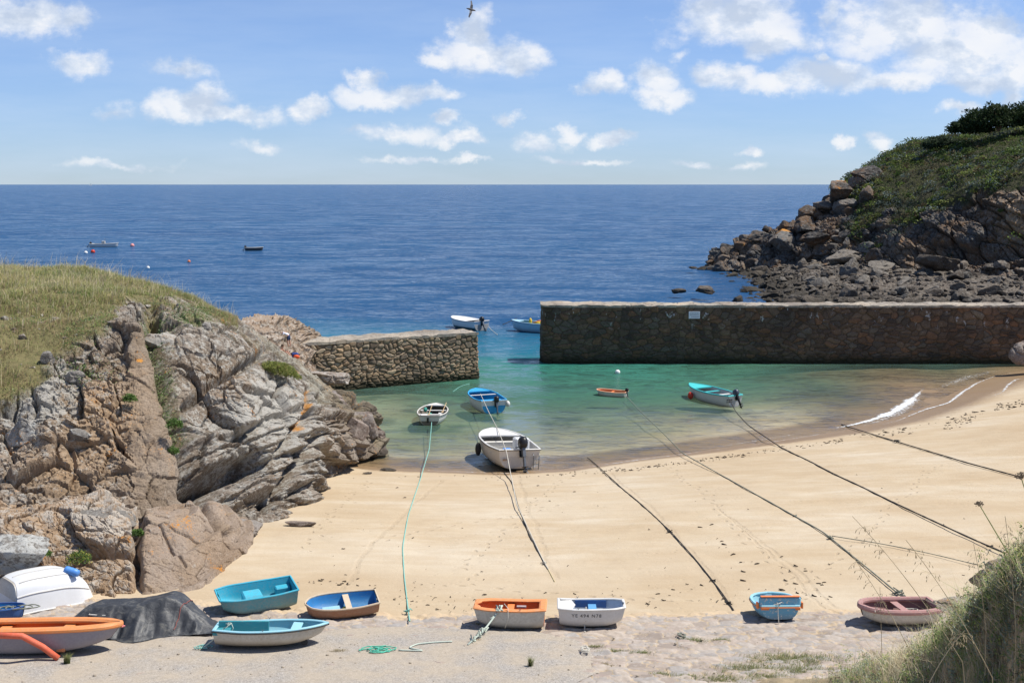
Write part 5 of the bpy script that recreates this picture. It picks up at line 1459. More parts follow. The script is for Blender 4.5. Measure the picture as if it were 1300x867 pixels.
    be = [(X[-1, -1], Yh[-1, -1] * k, Zh[-1, -1]) for k in (.5, 0, -.5)] if w[-1] > .06 * B else []
    loop = np.array(pp + be + ps + tr)
    nL = len(loop)
    T = np.roll(loop, -1, 0) - np.roll(loop, 1, 0); T[:, 2] = 0; T /= np.maximum(np.linalg.norm(T, axis=1), 1e-6)[:, None]
    out = np.stack([T[:, 1], -T[:, 0], 0 * T[:, 0]], -1)
    cen = loop.mean(0)
    if ((loop - cen) * out).sum() < 0: out = -out
    for _ in range(1): out = (np.roll(out, 1, 0) + out * 2 + np.roll(out, -1, 0)); out /= np.linalg.norm(out, axis=1)[:, None]
    rw, rh = rim; a0 = -rw * (1 - rimout); a1 = rw * rimout
    # inward extent may not cross the centre line near a pointed bow
    lim = np.maximum(np.abs(loop[:, 1]) * .8, .004)
    inx = np.where(np.abs(loop[:, 0]) > L * .3, -np.minimum(-a0, lim + (loop[:, 0] < 0) * 9), a0)
    prof = []
    for k in range(8):
        u = [0, .2, .8, 1, 1, .8, .2, 0][k]; z = [.25, .95, .95, .3, -.35, -.8, -.8, -.4][k]
        prof.append(loop + out * (inx + (a1 - inx) * u)[:, None] + np.array([0, 0, rh * .6 * z + .012]))
    PR = np.stack(prof, 1)
    mbr = MB(); idx = np.arange(nL * 8).reshape(nL, 8); Fq = []
    for i in range(nL):
        for k in range(8): Fq.append((idx[i, k], idx[(i + 1) % nL, k], idx[(i + 1) % nL, (k + 1) % 8], idx[i, (k + 1) % 8]))
    mbr.add(PR.reshape(-1, 3), Fq); mbr.build('gunwale', rimm, root)
    if rubm:
        mbq = MB(); pts = loop + out * (a1 + .004)[..., None] if hasattr(a1, '__len__') else loop + out * (a1 + .004)
        pts = pts + np.array([0, 0, -.028]); mbq.tube(list(pts) + [pts[0]], .016, 6); mbq.build('rubbing_strake', rubm, root)
    inf = lambda tt, arr: float(np.interp(tt, t, arr))
    def deck_patch(t0, t1, mat, nm):
        tt = np.linspace(t0, t1, 10); G = []
        for q in tt:
            ww = max(inf(q, w) - .01, .004); x = L * (q - .5); zz = inf(q, sz) + .004
            G.append([(x, ww * s, zz + .03 * (1 - s * s)) for s in np.linspace(-1, 1, 9)])
        G = np.array(G); mb = MB(); mb.add(G.reshape(-1, 3), grid_faces(10, 9))
        e = G[0] if t0 > .3 else G[-1]; lowr = e.copy(); lowr[:, 2] -= .09
        mb.add(np.concatenate([e, lowr]), [(k, k + 1, 9 + k + 1, 9 + k) for k in range(8)])
        mb.build(nm, mat, root)
    if deck: deck_patch(deck, .995, deckm or rimm, 'foredeck')
    if stern_deck: deck_patch(.005, stern_deck, deckm or rimm, 'stern_deck')
    for s in seats:
        tt, sw, zf = s[:3]; mt = s[3] if len(s) > 3 else seatm
        ww = inf(tt, w) * 2 - th * 2.4
        mb = MB().box((L * (tt - .5), 0, inf(tt, sz) * zf), (sw, ww, .03))
        if len(s) > 4 and s[4]: mb.box((L * (tt - .5), 0, (inf(tt, sz) * zf + floor) / 2), (sw * .9, ww * .86, inf(tt, sz) * zf - floor - .02))
        mb.build('seat', mt, root)
    root['_x'] = 0; del root['_x']
    return root, dict(L=L, B=B, D=D, t=t, w=w, sz=sz, kz=kz, O=O, floor=floor, loop=loop)

def outboard(parent, loc, tilt=0.0, s=1.0, cowl=None, yaw=0.0, name='outboard_motor'):
    r = bpy.data.objects.new(name, None); COL.objects.link(r); r.parent = parent
    r.location = loc; r.rotation_euler = (0, tilt, yaw); r.scale = (s, s, s)
    mb = MB()      # cowling: rounded, wider at the top, tapering down
    prof = [(.0, .13, .09), (.06, .19, .125), (.16, .215, .14), (.27, .20, .13), (.34, .15, .10), (.37, .07, .05)]
    V = []; n = 14
    for (z, a, b) in prof:
        for k in range(n):
            c, q = math.cos(2 * PI * k / n), math.sin(2 * PI * k / n)
            e = .62
            V.append((-.14 + a * abs(c) ** e * np.sign(c) - .02 * z, b * abs(q) ** e * np.sign(q), .16 + z))
    F = [(i * n + k, i * n + (k + 1) % n, (i + 1) * n + (k + 1) % n, (i + 1) * n + k) for i in range(len(prof) - 1) for k in range(n)]
    F.append(tuple(range(n))[::-1]); F.append(tuple((len(prof) - 1) * n + k for k in range(n)))
    mb.add(V, F); mb.build('cowling', cowl or BLACKP, r, smooth=True)
    mb = MB().box((-.15, 0, .02), (.17, .11, .30)).box((-.16, 0, -.28), (.13, .06, .40)).box((-.19, 0, -.44), (.26, .15, .015)).tube([(-.02, 0, -.58), (-.10, 0, -.58), (-.22, 0, -.58), (-.30, 0, -.58)], [.012, .045, .045, .03], 10).box((-.17, 0, -.52), (.11, .035, .16)).add([(-.10, 0, -.60), (-.22, 0, -.60), (-.20, 0, -.75), (-.10, .012, -.60)], [(0, 1, 2), (0, 3, 2), (3, 1, 2)])
    mb.build('drive_leg', GREYM if cowl is None else BLACKP, r)
    mb = MB()
    for k in range(3):
        a = 2 * PI * k / 3
        mb.add([(-.31, .02 * math.cos(a), -.58 + .02 * math.sin(a)), (-.30, .12 * math.cos(a - .3), -.58 + .12 * math.sin(a - .3)), (-.335, .13 * math.cos(a + .25), -.58 + .13 * math.sin(a + .25)), (-.33, .02 * math.cos(a + .9), -.58 + .02 * math.sin(a + .9))], [(0, 1, 2, 3)])
    mb.build('propeller', GREYM, r)
    MB().box((-.03, 0, .02), (.05, .20, .24)).tube([(.0, 0, .22), (.12, .03, .26), (.42, .06, .30)], [.018, .018, .02], 8).build('bracket', BLACKP, r)
    return r

WHITE = paint('white_gelcoat', (.66, .65, .62), .35, .25, (.45, .40, .32))
WHITED = paint('dirty_white_gelcoat', (.62, .60, .55), .45, .45, (.38, .32, .24))
CREAM = paint('cream_hull', (.58, .54, .46), .5, .45, (.34, .27, .16))
ORANGE = paint('orange_gelcoat', (.78, .22, .055), .45, .2, (.5, .3, .2))
ORANGE2 = paint('faded_orange_deck', (.72, .25, .07), .5, .4, (.55, .36, .22))
LILAC = paint('lilac_grey_hull', (.27, .245, .27), .55, .4, (.40, .38, .40))
TEAL = paint('teal_paint', (.02, .38, .52), .5, .3, (.30, .38, .36))
TEALW = paint('teal_worn', (.10, .34, .40), .6, .6, (.36, .36, .33))
LBLUE = paint('light_blue_paint', (.28, .58, .68), .5, .3, (.45, .45, .40))
DTEAL = paint('deep_teal_bench', (.035, .26, .30), .45, .3, (.10, .22, .22))
BLUE = paint('blue_paint', (.03, .22, .50), .45, .3, (.12, .20, .28))
SKYB = paint('sky_blue_floor', (.30, .60, .75), .5, .35, (.4, .45, .42))
BROWN = paint('brown_hull', (.33, .155, .08), .55, .5, (.42, .28, .20))
WOODR = paint('pale_wood_rim', (.62, .50, .36), .6, .35, (.35, .27, .17))
YELR = paint('yellow_rim', (.60, .50, .14), .5, .3)
BLUEW = paint('patched_blue_hull', (.10, .36, .55), .5, .3, (.4, .38, .34), chips=(.60, (.60, .58, .54)))
PINKR = paint('faded_red_tube', (.40, .20, .18), .65, .45, (.42, .34, .31))
CREAMP = paint('patched_cream_hull', (.60, .57, .50), .55, .5, (.32, .28, .22))
NAVY = paint('navy_blue', (.03, .10, .30), .45, .2)
MIDB = paint('mid_blue_bench', (.10, .33, .60), .45, .25, (.3, .35, .4))
TURQ = paint('turquoise_deck', (.04, .52, .52), .4, .2, (.3, .5, .48))
CYAN = paint('cyan_blue', (.02, .34, .66), .4, .25, (.2, .35, .45))
PBLUE = paint('pale_blue_hull', (.35, .58, .70), .45, .25)
GREYIN = paint('grey_boat_floor', (.34, .34, .33), .6, .4, (.2, .18, .15))
BLACKP = plain('black_plastic', (.018, .018, .02), .35, .2)
GREYM = plain('grey_metal', (.16, .17, .18), .4, .2, .4, .6)
RUBBER = plain('black_rubber', (.03, .03, .03), .7)
YELW = plain('yellow_plastic', (.65, .45, .05), .5)
REDP = plain('red_plastic', (.55, .05, .03), .45)
OARW = plain('oar_wood', (.50, .36, .20), .6)
GREENC = plain('green_cloth', (.04, .25, .20), .8)
BLUEPL = plain('blue_plastic', (.09, .26, .62), .4)
ROPE_T = plain('teal_rope', (.22, .46, .40), .85, .35, scale=60)
ROPE_K = plain('dark_rope', (.055, .05, .045), .9, .4, scale=60)
ROPE_W = plain('pale_rope', (.52, .49, .42), .85, .3, scale=60)
ROPE_Y = plain('yellowish_rope', (.50, .42, .22), .85, .3, scale=60)
ROPE_G = plain('grey_green_rope', (.20, .21, .17), .9, .4, scale=60)
ROPE_P = plain('pale_green_rope', (.50, .56, .48), .85, .3, scale=60)

def ctr(px_, py_, dz=0.0):
    return hit_top(px_, py_) + np.array([0, 0, dz])
DG = 'dinghies ashore on the slipway'
def oarlocks(root, bd, tt=.55):
    for s in (-1, 1):
        w_ = float(np.interp(tt, bd['t'], bd['w'])) * s; x = bd['L'] * (tt - .5); z = float(np.interp(tt, bd['t'], bd['sz']))
        MB().tube([(x, w_, z), (x, w_, z + .08)], .01, 6).tube([(x - .03, w_, z + .11), (x - .022, w_, z + .08), (x, w_, z + .07), (x + .022, w_, z + .08), (x + .03, w_, z + .11)], .008, 5).build('oarlock', GREYM, root)

# 1 orange-decked dinghy with lilac hull, cut by the left frame edge
P = ctr(78, 829)
r, bd = make_boat('dinghy', 'long dinghy with orange deck rim and lilac-grey hull at the left frame edge', 'dinghy', P + [-1.0, .15, 0], .03, 5.4, 1.35, .74, 'tub', LILAC, ORANGE, ORANGE2, rim=(.30, .15), rimout=.16, seats=((.35, .3, .85, ORANGE2, True), (.7, .3, .88, ORANGE2, True)), pexp=.5, rocker=.55, sheer=.06, rake=.25, tilt=-.03, group=DG)
MB().tube([(2.70, 0, .74), (2.76, -.04, .76), (2.80, 0, .74), (2.76, .04, .71), (2.70, 0, .71)], .02, 6).build('bow_ring', plain('pink_ring', (.75, .25, .25), .5), r)
P1 = ctr(84, 829) + [0, -.30, 0]
mb = MB(); a = at_Y(-12, 806, P[1] - .85); b = at_Y(28, 807, P[1] - .85)
o = mb.tube([a, b, b + (P1 - b) * .12, b + (P1 - b) * .5, P1 + [0, -.3, .09]], .09, 14).build('fender_tube', paint('orange_red_tube', (.62, .11, .05), .5, .3, (.7, .3, .2)), None)
for k in range(3): o.data.polygons.foreach_set('use_smooth', np.full(len(o.data.polygons), True))
tag(o, 'orange-red padded tube leaning from the lilac-hulled dinghy to the ground', 'tube')
# 2 upturned white dinghy
P = ctr(52, 786)
r, bd = make_boat('upturned_dinghy', 'white dinghy lying upside down below the pale grey boulder', 'dinghy', P + [-.50, 1.75, 0.02], .80, 2.75, 1.8, 1.05, 'box', paint('clean_white_hull', (.70, .71, .72), .35, .15, (.55, .54, .50)), WHITED, WHITE, rim=(.06, .05), seats=(), pexp=.42, flare=.16, rocker=.5, sheer=.08, flip=True, group=DG, tilt=.08)
mb = MB()
for s in (-.62, 0, .62):
    i0 = 2; O = bd['O']; m2 = O.shape[1]
    kk = int((m2 - 1) / 2 + s * 8)
    mb.tube([O[i, kk] + [0, 0, -.005] for i in range(2, 38)], .022, 6)
mb.build('keel_strake', WHITE, r)
mb = MB()
for s in (-1, 1):
    O = bd['O']; kk = int((O.shape[1] - 1) / 2 + s * 10)
    mb.tube([O[i, kk] for i in range(0, 42)], .03, 6)
mb.build('side_strake', WHITE, r)
bpy.context.view_layer.update()
hv = r.matrix_world @ Vector((0, 0, 0)); hw = [c for c in r.children if c.name.startswith('hull')][0]
Wv = np.array([(r.matrix_world @ v.co)[:] for v in hw.data.vertices]); qx, qy = proj(Wv); kk = np.argmin((qx - 92) ** 2 + (qy - 730) ** 2 - 40 * Wv[:, 2]); fp = Wv[kk] + np.array([0, 0, .12])
mb = MB(); ax = np.array([.26, -.1, -.04])
mb.tube([fp - ax, fp - ax * .85, fp - ax * .5, fp - ax * .45, fp, fp + ax * .05, fp + ax * .5, fp + ax * .55, fp + ax * .9, fp + ax], [.05, .13, .14, .125, .14, .125, .14, .125, .12, .05], 12)
tag(mb.build('blue_fender', BLUEPL, None, smooth=True), 'blue ribbed plastic fender lying on the upturned white dinghy', 'fender')
# 3 dinghy under a black tarpaulin
P = ctr(178, 806)
r, bd = make_boat('covered_dinghy', 'pale dinghy mostly hidden under the black tarpaulin', 'dinghy', P + [-.2, .75, 0], .12, 2.9, 1.45, .55, 'tub', CREAM, WHITED, WHITED, seats=((.4, .2, .7, WHITED),), group=DG)
nu_, nv_ = 150, 90
c0_ = P + np.array([-.18, .62, 0])
u = np.linspace(-2.5, 2.55, nu_)[:, None] + 0 * np.linspace(0, 1, nv_)[None]; v_ = np.linspace(-1.35, 1.3, nv_)[None] + 0 * u
tt = np.interp(u, [-2.5, 2.55], [0, 1])
half = np.interp(u, [-2.5, -1.9, -.4, .3, .9, 1.8, 2.55], [.95, 1.15, 1.25, 1.5, 1.2, .85, .45]) * (1 + .10 * fbm(np.stack([u * 2.5, 0 * u, 0 * u], -1), 2, 3))
sk = np.interp(u, [-2.5, 0, 1.2, 2.55], [-.05, 0, .15, -.25])
Xw = c0_[0] + u + .10 * fbm(np.stack([u, v_, 0 * u], -1) * 1.2, 2, 5); Yw = c0_[1] + v_ * half / 1.3 + sk
Hh = np.interp(u, [-2.5, -2.2, -1.75, -1.2, 0, .8, 1.3, 1.9, 2.55], [.03, .25, .76, .86, .95, 1.10, .95, .5, .05])
rr_ = np.abs(v_) / 1.32
def tri(x): return 2 * np.abs((x % 1.0) - .5)
cross = np.clip(1.45 * (1.0 - rr_), 0, 1); cross = .8 * cross + .2 * (1 - sstep(.2, 1, rr_))
fr1 = fbm(np.stack([u * .5, v_ * .5, 0 * u], -1), 2, 8)
side = sstep(.3, .75, rr_) * (1 - .7 * sstep(.9, 1.0, rr_))
fold = .17 * (tri(u * 1.15 + .5 * fr1 + .18 * v_) - .5) * side + .07 * (tri(u * 2.9 - .5 * v_ + fr1) - .5) * side
fold += .10 * (tri(v_ * 1.3 + .55 * u + fr1) - .5) * (1 - side) * .6 + .02 * fbm(np.stack([u * 6, v_ * 6, 0 * u], -1), 3, 18)
Hh = np.interp(u, [-2.5, -1.75, -1.3, .0, .95, 1.25, 1.9, 2.55], [.04, .62, .80, .84, 1.02, .92, .42, .05])
Zw = np.maximum(Hh * cross + fold * np.minimum(1, Hh * 2.5), .012) + .015
edgeup = .30 * np.exp(-((u - .15) / .5) ** 2) * sstep(.75, 1.0, -v_ / 1.32) * 0
Zg = np.vectorize(top_z)(Xw[::6, ::6], Yw[::6, ::6]).mean()
Gr = ground(Xw, Yw) + .16
Pt = np.stack([Xw, Yw, np.maximum(Gr + Zw, Gr + .01)], -1)
o = link('tarpaulin', fast_mesh('tarpaulin', Pt, grid_faces(nu_, nv_), None, True))
m, nt, out = newmat('black_tarp'); P_n = pos(nt)
n1 = noise(nt, P_n, 3, 6, .65, 1.0); n2 = noise(nt, P_n, 14, 4, .6)
c = ramp(nt, n1, [(.35, (.030, .032, .036)), (.55, (.055, .058, .063)), (.70, (.14, .135, .12))])
finish(nt, out, c, .5, mth(nt, 'ADD', n1, mth(nt, 'MULTIPLY', n2, .2)), .5, .05, spec=.4)
o.data.materials.append(m)
tag(o, 'black tarpaulin with a raised hem draped over a dinghy beside the rocks', 'tarpaulin')
def on_tarp(i, j, dz=.025): return Pt[i, j] + np.array([0, 0, dz])
mb = MB().tube([on_tarp(int(70 + 30 * math.sin(k * .06)) + k, int(78 - .0 * k - k * .15)) for k in range(0, 48, 3)], .022, 6)
tag(mb.build('tarp_rope', ROPE_K, None), 'black rope running over the top of the tarpaulin', 'rope')
mb = MB().tube([on_tarp(118 - k // 9, 62 - k, .02) for k in range(0, 60, 4)], .016, 6)
tag(mb.build('tarp_strap', plain('red_black_strap', (.22, .08, .07), .8, .6, scale=30), None), 'thin red and black strap hanging down the right side of the tarpaulin', 'strap')
# 4 dark blue dinghy with rope heap, left edge
P = ctr(22, 795)
r, bd = make_boat('dinghy', 'dark blue dinghy between the upturned white one and the orange-rimmed one', 'dinghy', P + [-1.25, .42, 0], .05, 2.6, 1.0, .42, 'tub', NAVY, BLUE, NAVY, rim=(.05, .05), seats=((.5, .25, .8, BLUE),), group=DG)
rp = np.random.default_rng(3)
mb = MB()
for k in range(5):
    c = P + np.array([-.6 + .22 * k, .34, .44])
    pts = [c + np.array([.28 * math.cos(a * 1.0 + k) * (1 + .2 * rp.random()), .18 * math.sin(a + k), .04 * rp.random() + .02 * k]) for a in np.linspace(0, 5.6, 14)]
    mb.tube(pts, .018, 6)
tag(mb.build('rope_heap', ROPE_G, None, smooth=True), 'tangled grey rope heap lying on the dark blue dinghy', 'rope')

# 5 teal punt with box bench
P = ctr(330, 776)
r, bd = make_boat('punt', 'square teal work punt with a box bench and an open stern', 'dinghy', P + [-.18, .42, -.02], -PI * .87, 2.55, 1.35, .62, 'box', TEALW, TEAL, TEAL, rim=(.07, .05), seats=(), pexp=.30, flare=.14, rocker=.45, sheer=.05, group=DG, tilt=0, xtilt=.09)
MB().box((.15, .0, .33), (.62, .62, .44)).build('box_bench', paint('bright_teal_bench', (.05, .45, .60), .5, .3), r)
MB().box((-.95, .38, .30), (.5, .30, .30)).box((-.95, -.38, .30), (.5, .30, .30)).build('side_locker', TEAL, r)
MB().box((-1.26, 0, .36), (.05, .5, .36)).build('transom_pad', paint('grey_worn_panel', (.22, .25, .26), .7, .5), r)
# 6 brown wooden dinghy with blue interior
P = ctr(436, 783)
r, bd = make_boat('dinghy', 'brown-hulled wooden dinghy with a bright blue inside and pale rim', 'dinghy', P + [-.08, .25, .0], -PI * .93 + .05, 2.35, 1.3, .46, 'tub', BROWN, BLUE, WOODR, rim=(.05, .05), seats=((.42, .2, .86, WOODR),), pexp=.6, group=DG, tilt=0, sheer=.12, xtilt=.10)
MB().box((.32, .0, .16), (.6, .62, .05)).build('floor_board', SKYB, r)
MB().ball((-.1, .1, .24), (.10, .08, .08)).build('yellow_bailer', YELW, r, smooth=True)
MB().box((-1.13, .2, .27), (.03, .05, .46)).build('stern_post', WOODR, r)
# 7 light blue dinghy, cream hull
P = ctr(343, 822)
r, bd = make_boat('dinghy', 'cream-hulled dinghy with pale blue rim and a dark teal bench, black rubbing edge', 'dinghy', P + [0.0, .28, .03], .06, 3.35, 1.45, .50, 'row', CREAM, LBLUE, LBLUE, rim=(.11, .05), rimout=.25, seats=((.72, .3, .9, LBLUE),), pexp=.6, rocker=.6, sheer=.16, rake=.25, group=DG, rubm=RUBBER, tilt=-.04, pitch=-.0)
MB().box((-.85, .1, .50), (1.5, .10, .34), ry=.02).build('raised_bench', DTEAL, r)
MB().box((-1.45, 0, .44), (.45, 1.0, .10)).build('stern_bench', DTEAL, r)
mb = MB().tube([(1.0, .0, .09), (1.0, -.28, .09)], .02, 6); mb.build('wheel_axle', GREYM, r)
MB().tube([(1.0, -.30, .09), (1.0, -.22, .09)], .10, 16).build('launching_wheel', RUBBER, r)
oarlocks(r, bd, .45)
# 8 orange-topped cream dinghy
P = ctr(648, 799)
r, bd = make_boat('dinghy', 'cream tub-shaped dinghy with a wide orange rim tied by a knotted rope', 'dinghy', P + [0.0, .38, .0], PI - .06, 2.25, 1.35, .62, 'box', CREAMP, ORANGE, ORANGE2, rim=(.24, .07), rimout=.14, seats=((.5, .22, .86, ORANGE, True),), pexp=.42, flare=.14, rocker=.32, sheer=.05, group=DG)
MB().box((-.35, -.02, .60), (.3, .16, .05)).build('seat_mat', paint('grey_mat', (.4, .32, .32), .8, .5), r)
oarlocks(r, bd, .35)
# 9 white registered dinghy
P = ctr(752, 796)
WIN = paint('pale_blue_inside', (.62, .70, .80), .45, .2)
r, bd = make_boat('dinghy', 'white dinghy with registration letters on its side and a blue backrest panel', 'dinghy', P + [-.02, .32, .0], -.03, 2.12, 1.3, .60, 'box', WHITE, WIN, WHITE, rim=(.10, .05), rimout=.3, seats=((.52, .26, .80, MIDB, False),), pexp=.42, flare=.13, rocker=.30, sheer=.08, group=DG, rubm=None)
MB().box((.0, .50, .50), (1.02, .03, .24)).build('backrest_panel', paint('navy_panel', (.045, .13, .34), .5, .2), r)
MB().box((0, -.30, .50), (1.35, .10, .03)).build('side_bench', MIDB, r)
MB().add([(-1.0, -.5, .605), (-.62, -.58, .61), (-.62, .58, .61), (-1.0, .5, .605), (-.5, 0, .61)], [(0, 1, 4, 2, 3)]).build('stern_deck', WHITE, r)
LETM = plain('black_lettering', (.03, .03, .035), .6)
def lettering(parent, s, p0, size, zrot=0.0, rx=PI / 2, gaps=None):
    cu = bpy.data.curves.new('lettering', 'FONT'); cu.body = s; cu.size = size; cu.extrude = .002; cu.space_character = 1.25
    o = bpy.data.objects.new('registration_letters', cu); COL.objects.link(o)
    bpy.context.view_layer.update()
    dg = bpy.context.evaluated_depsgraph_get(); me = bpy.data.meshes.new_from_object(o.evaluated_get(dg))
    bpy.data.objects.remove(o)
    me.materials.clear(); me.materials.append(LETM)
    o = link('registration_letters', me, parent, p0, (rx, 0, zrot)); return o
def side_text(r, bd, s, t0, zf, size, side=-1, flipx=False):
    """wrap the letters on the hull side, just proud of the skin"""
    o = lettering(r, s, (0, 0, 0), size, 0, 0)
    me = o.data; V = np.array([v.co[:] for v in me.vertices])
    O = bd['O']; half = O[:, :13] if side < 0 else O[:, 12:][:, ::-1]   # index 0 = sheer
    xs_ = O[:, 0, 0]
    zs = zf * bd['D'] + V[:, 1]; xx = t0 * bd['L'] - bd['L'] / 2 + (V[:, 0] if not flipx else -V[:, 0])
    out = []
    for x, z in zip(xx, zs):
        i = int(np.clip(np.searchsorted(xs_, x), 1, len(xs_) - 1)); col_ = half[i]
        order = np.argsort(col_[:, 2]); yy = np.interp(z, col_[order, 2], np.abs(col_[order, 1]))
        out.append((x, side * (yy + .006), z))
    me.vertices.foreach_set('co', np.array(out, np.float32).ravel()); me.update(); return o
side_text(r, bd, 'YE 494 N78', .20, .64, .155, -1)
oarlocks(r, bd, .3)
# 10 small blue patched boat, seen end-on
P = ctr(987, 786)
r, bd = make_boat('dinghy', 'small patched blue dinghy seen end-on with orange painted patches', 'dinghy', P + [0, .45, 0], PI / 2 + .02, 1.55, 1.5, .46, 'tub', BLUEW, LBLUE, LBLUE, rim=(.09, .06), rimout=.45, seats=((.5, .25, .85, MIDB),), pexp=.55, rocker=.3, sheer=.1, flare=.12, group=DG, rubm=ORANGE)
MB().box((-.70, 0, .62), (.12, 1.36, .34), bev=.05).build('stern_bulkhead', paint('patched_blue_top', (.14, .42, .60), .5, .3, (.4, .38, .34), chips=(.57, (.62, .58, .52))), r)
MB().box((-.72, 0, .80), (.13, 1.26, .03)).build('stern_rail', ORANGE, r)
MB().box((-.80, .50, .42), (.03, .26, .08), bev=.004).box((-.80, -.56, .41), (.03, .16, .08), bev=.004).box((-.66, .72, .50), (.16, .06, .20)).box((-.66, -.72, .50), (.16, .06, .20)).build('orange_patch', ORANGE, r)
MB().tube([(-.74, .12, .62), (-.86, .1, .56), (-.88, .10, .25), (-.92, .08, -.02)], .014, 6).tube([(-.74, -.1, .64), (-.88, .1, .60), (-.86, .25, .56)], .012, 6).build('mooring_rope', ROPE_W, r)
# 11 faded red-rimmed dinghy
P = ctr(1138, 794)
r, bd = make_boat('dinghy', 'round cream dinghy with a thick faded red rim partly behind the bank plants', 'dinghy', P + [.12, .28, .02], PI + .10, 2.5, 1.45, .50, 'tub', CREAMP, paint('dull_red_inside', (.28, .14, .13), .6, .4), PINKR, rim=(.17, .14), rimout=.4, seats=((.45, .24, .9, PINKR),), pexp=.6, rocker=.5, sheer=.1, flare=.1, group=DG, tilt=-.03)
mb = MB()
for k in range(16):
    a = bd['loop'][(k * 5 + 30) % len(bd['loop'])]; q = rp.normal(0, .03, 3)
    mb.tube([a + q + [0, 0, .05], a + [q[1], q[0], .10], a + [.06, q[2], .02], a + [.02 + q[0], -.05, -.1]], .013, 5)
mb.build('rope_lashing', ROPE_W, r)

for k, (a, b, w_, h_, m_, lb) in enumerate([(640, 772, 20, 5, ROPE_G, 'grey rope lying inside the orange-rimmed dinghy'), (1160, 776, 22, 6, ROPE_W, 'pale rope lying inside the red-rimmed dinghy'), (322, 762, 16, 5, ROPE_K, 'dark rope lying inside the square teal punt')]):
    Pq = hit_top(a, b + 16) + [0, .3, .30]; q = np.random.default_rng(80 + k); mb = MB()
    for i in range(5):
        a0 = q.uniform(0, 6.28); mb.tube([Pq + [.26 * math.cos(a0 + t) * q.uniform(.7, 1.1), .16 * math.sin(a0 + t), .03 * i * .5 + q.uniform(0, .02)] for t in np.linspace(0, 5.2, 9)], .013, 5)
    tag(mb.build('rope_coil', m_, None, smooth=True), lb, 'rope')
# ---------------- boats afloat or aground at the water's edge
WG = 'boats moored in the cove'
# small rowing boat with oars
P = at_z(549, 535, 0)
r, bd = make_boat('rowing_boat', 'small white rowing boat with oars and a black outboard bracket nearest the left rocks', 'boat', P + [0, .75, -.12], PI / 2 - .05, 4.3, 2.15, .78, 'row', WHITE, paint('dark_boat_inside', (.16, .14, .12), .6, .4), WHITED, rim=(.09, .05), seats=((.3, .25, .85, WHITE), (.62, .25, .85, WHITE)), deck=.84, deckm=WHITE, pexp=.6, group=WG, rubm=GREYM)
MB().box((-1.35, .5, .62), (.55, .45, .24)).box((-.6, -.6, .62), (.35, .3, .22)).build('locker', WHITE, r)
MB().ball((.3, .6, .78), (.24, .14, .18)).ball((-.6, .2, .62), (.22, .22, .12)).build('green_bag', GREENC, r, smooth=True)
MB().box((-2.2, .12, .5), (.06, .14, .36)).build('rudder_bracket', BLACKP, r)
for s, x0 in ((.14, -1.3), (-.74, -.3)):
    o = MB().tube([(x0, s, .80), (x0 + 2.0, s + .08 * s, 1.05)], .028, 8).box((x0 + .1 - .2, s, .78), (.55, .14, .02)).build('oar', OARW, None)
    o.matrix_world = r.matrix_world.copy() if False else Matrix.Translation([float(q) for q in (P + [0, .75, -.12])]) @ Matrix.Rotation(PI / 2 - .05, 4, 'Z')
    tag(o, 'pale wooden oar lying along the middle of the small white rowing boat' if s > 0 else 'second oar lying along the right side of the small white rowing boat', 'oar')
# blue-decked motor boat
P = at_z(617, 521, 0)
HB = paint('white_hull_blue_foot', (.66, .68, .70), .4, .2, (.4, .42, .42), band=[(.22, (.10, .26, .42))])
r, bd = make_boat('motor_boat', 'white motor boat with bright blue inside and rim and a black outboard motor', 'boat', P + [-.1, 1.2, -.22], PI / 2 + .32, 4.7, 2.3, 1.12, 'motor', HB, CYAN, CYAN, rim=(.10, .06), seats=((.32, .3, .85, CYAN, False), (.62, .22, .95, WHITE)), deck=.80, deckm=CYAN, pexp=.6, group=WG, rubm=WHITE)
outboard(r, (-2.35, -.15, .80), .25, 1.3, yaw=.0)
MB().ball((-2.3, -1.08, .85), (.24, .18, .24)).build('white_fender', WHITE, r, smooth=True)
MB().box((-1.7, .75, .75), (.5, .38, .4)).box((-1.8, -.68, .75), (.42, .3, .36)).build('locker', GREYIN, r)
# larger white boat aground
P = at_z(652, 594, 0)
HW = paint('cream_white_hull', (.72, .69, .62), .4, .25, (.5, .44, .34), band=[(.14, (.08, .09, .11)), ])
r, bd = make_boat('motor_boat', 'large cream-white motor boat aground stern-first at the waterline with its motor raised', 'boat', P + [-.55, 2.1, -.04], PI / 2 + .30, 5.8, 3.0, 1.25, 'motor', HW, paint('cream_inside', (.66, .64, .58), .5, .3), WHITE, rim=(.12, .06), seats=((.24, .5, .72, WHITE, True), (.62, .4, .8, WHITED, True)), deck=.70, deckm=WHITE, pexp=.5, flare=.12, group=WG, rubm=RUBBER, floor=.25, tilt=.05)
outboard(r, (-2.95, -.15, 1.05), .42, 1.9)
MB().box((-1.7, -.45, 1.35), (.7, .9, .9), ry=.08).build('white_console', paint('white_cover', (.75, .76, .76), .6, .15), r)
MB().box((-.6, .05, .72), (.5, .5, .35)).build('blue_box', BLUEPL, r)
o = MB().ball((.3, 1.66, .70), (.24, .19, .42)).build('black_fender', RUBBER, r, smooth=True)
mb = MB()
for y in (-1.2, -.85): mb.tube([(-2.92, y, 1.05), (-3.04, y, .98), (-3.04, y, .14)], .026, 6)
for z in (.18, .45, .74): mb.tube([(-3.04, -1.2, z), (-3.04, -.85, z)], .026, 6)
mb.build('boarding_ladder', GREYM, r)
MB().box((-2.90, .9, .72), (.02, .26, .12)).build('rust_mark', plain('rust_mark', (.42, .30, .20), .8), r)
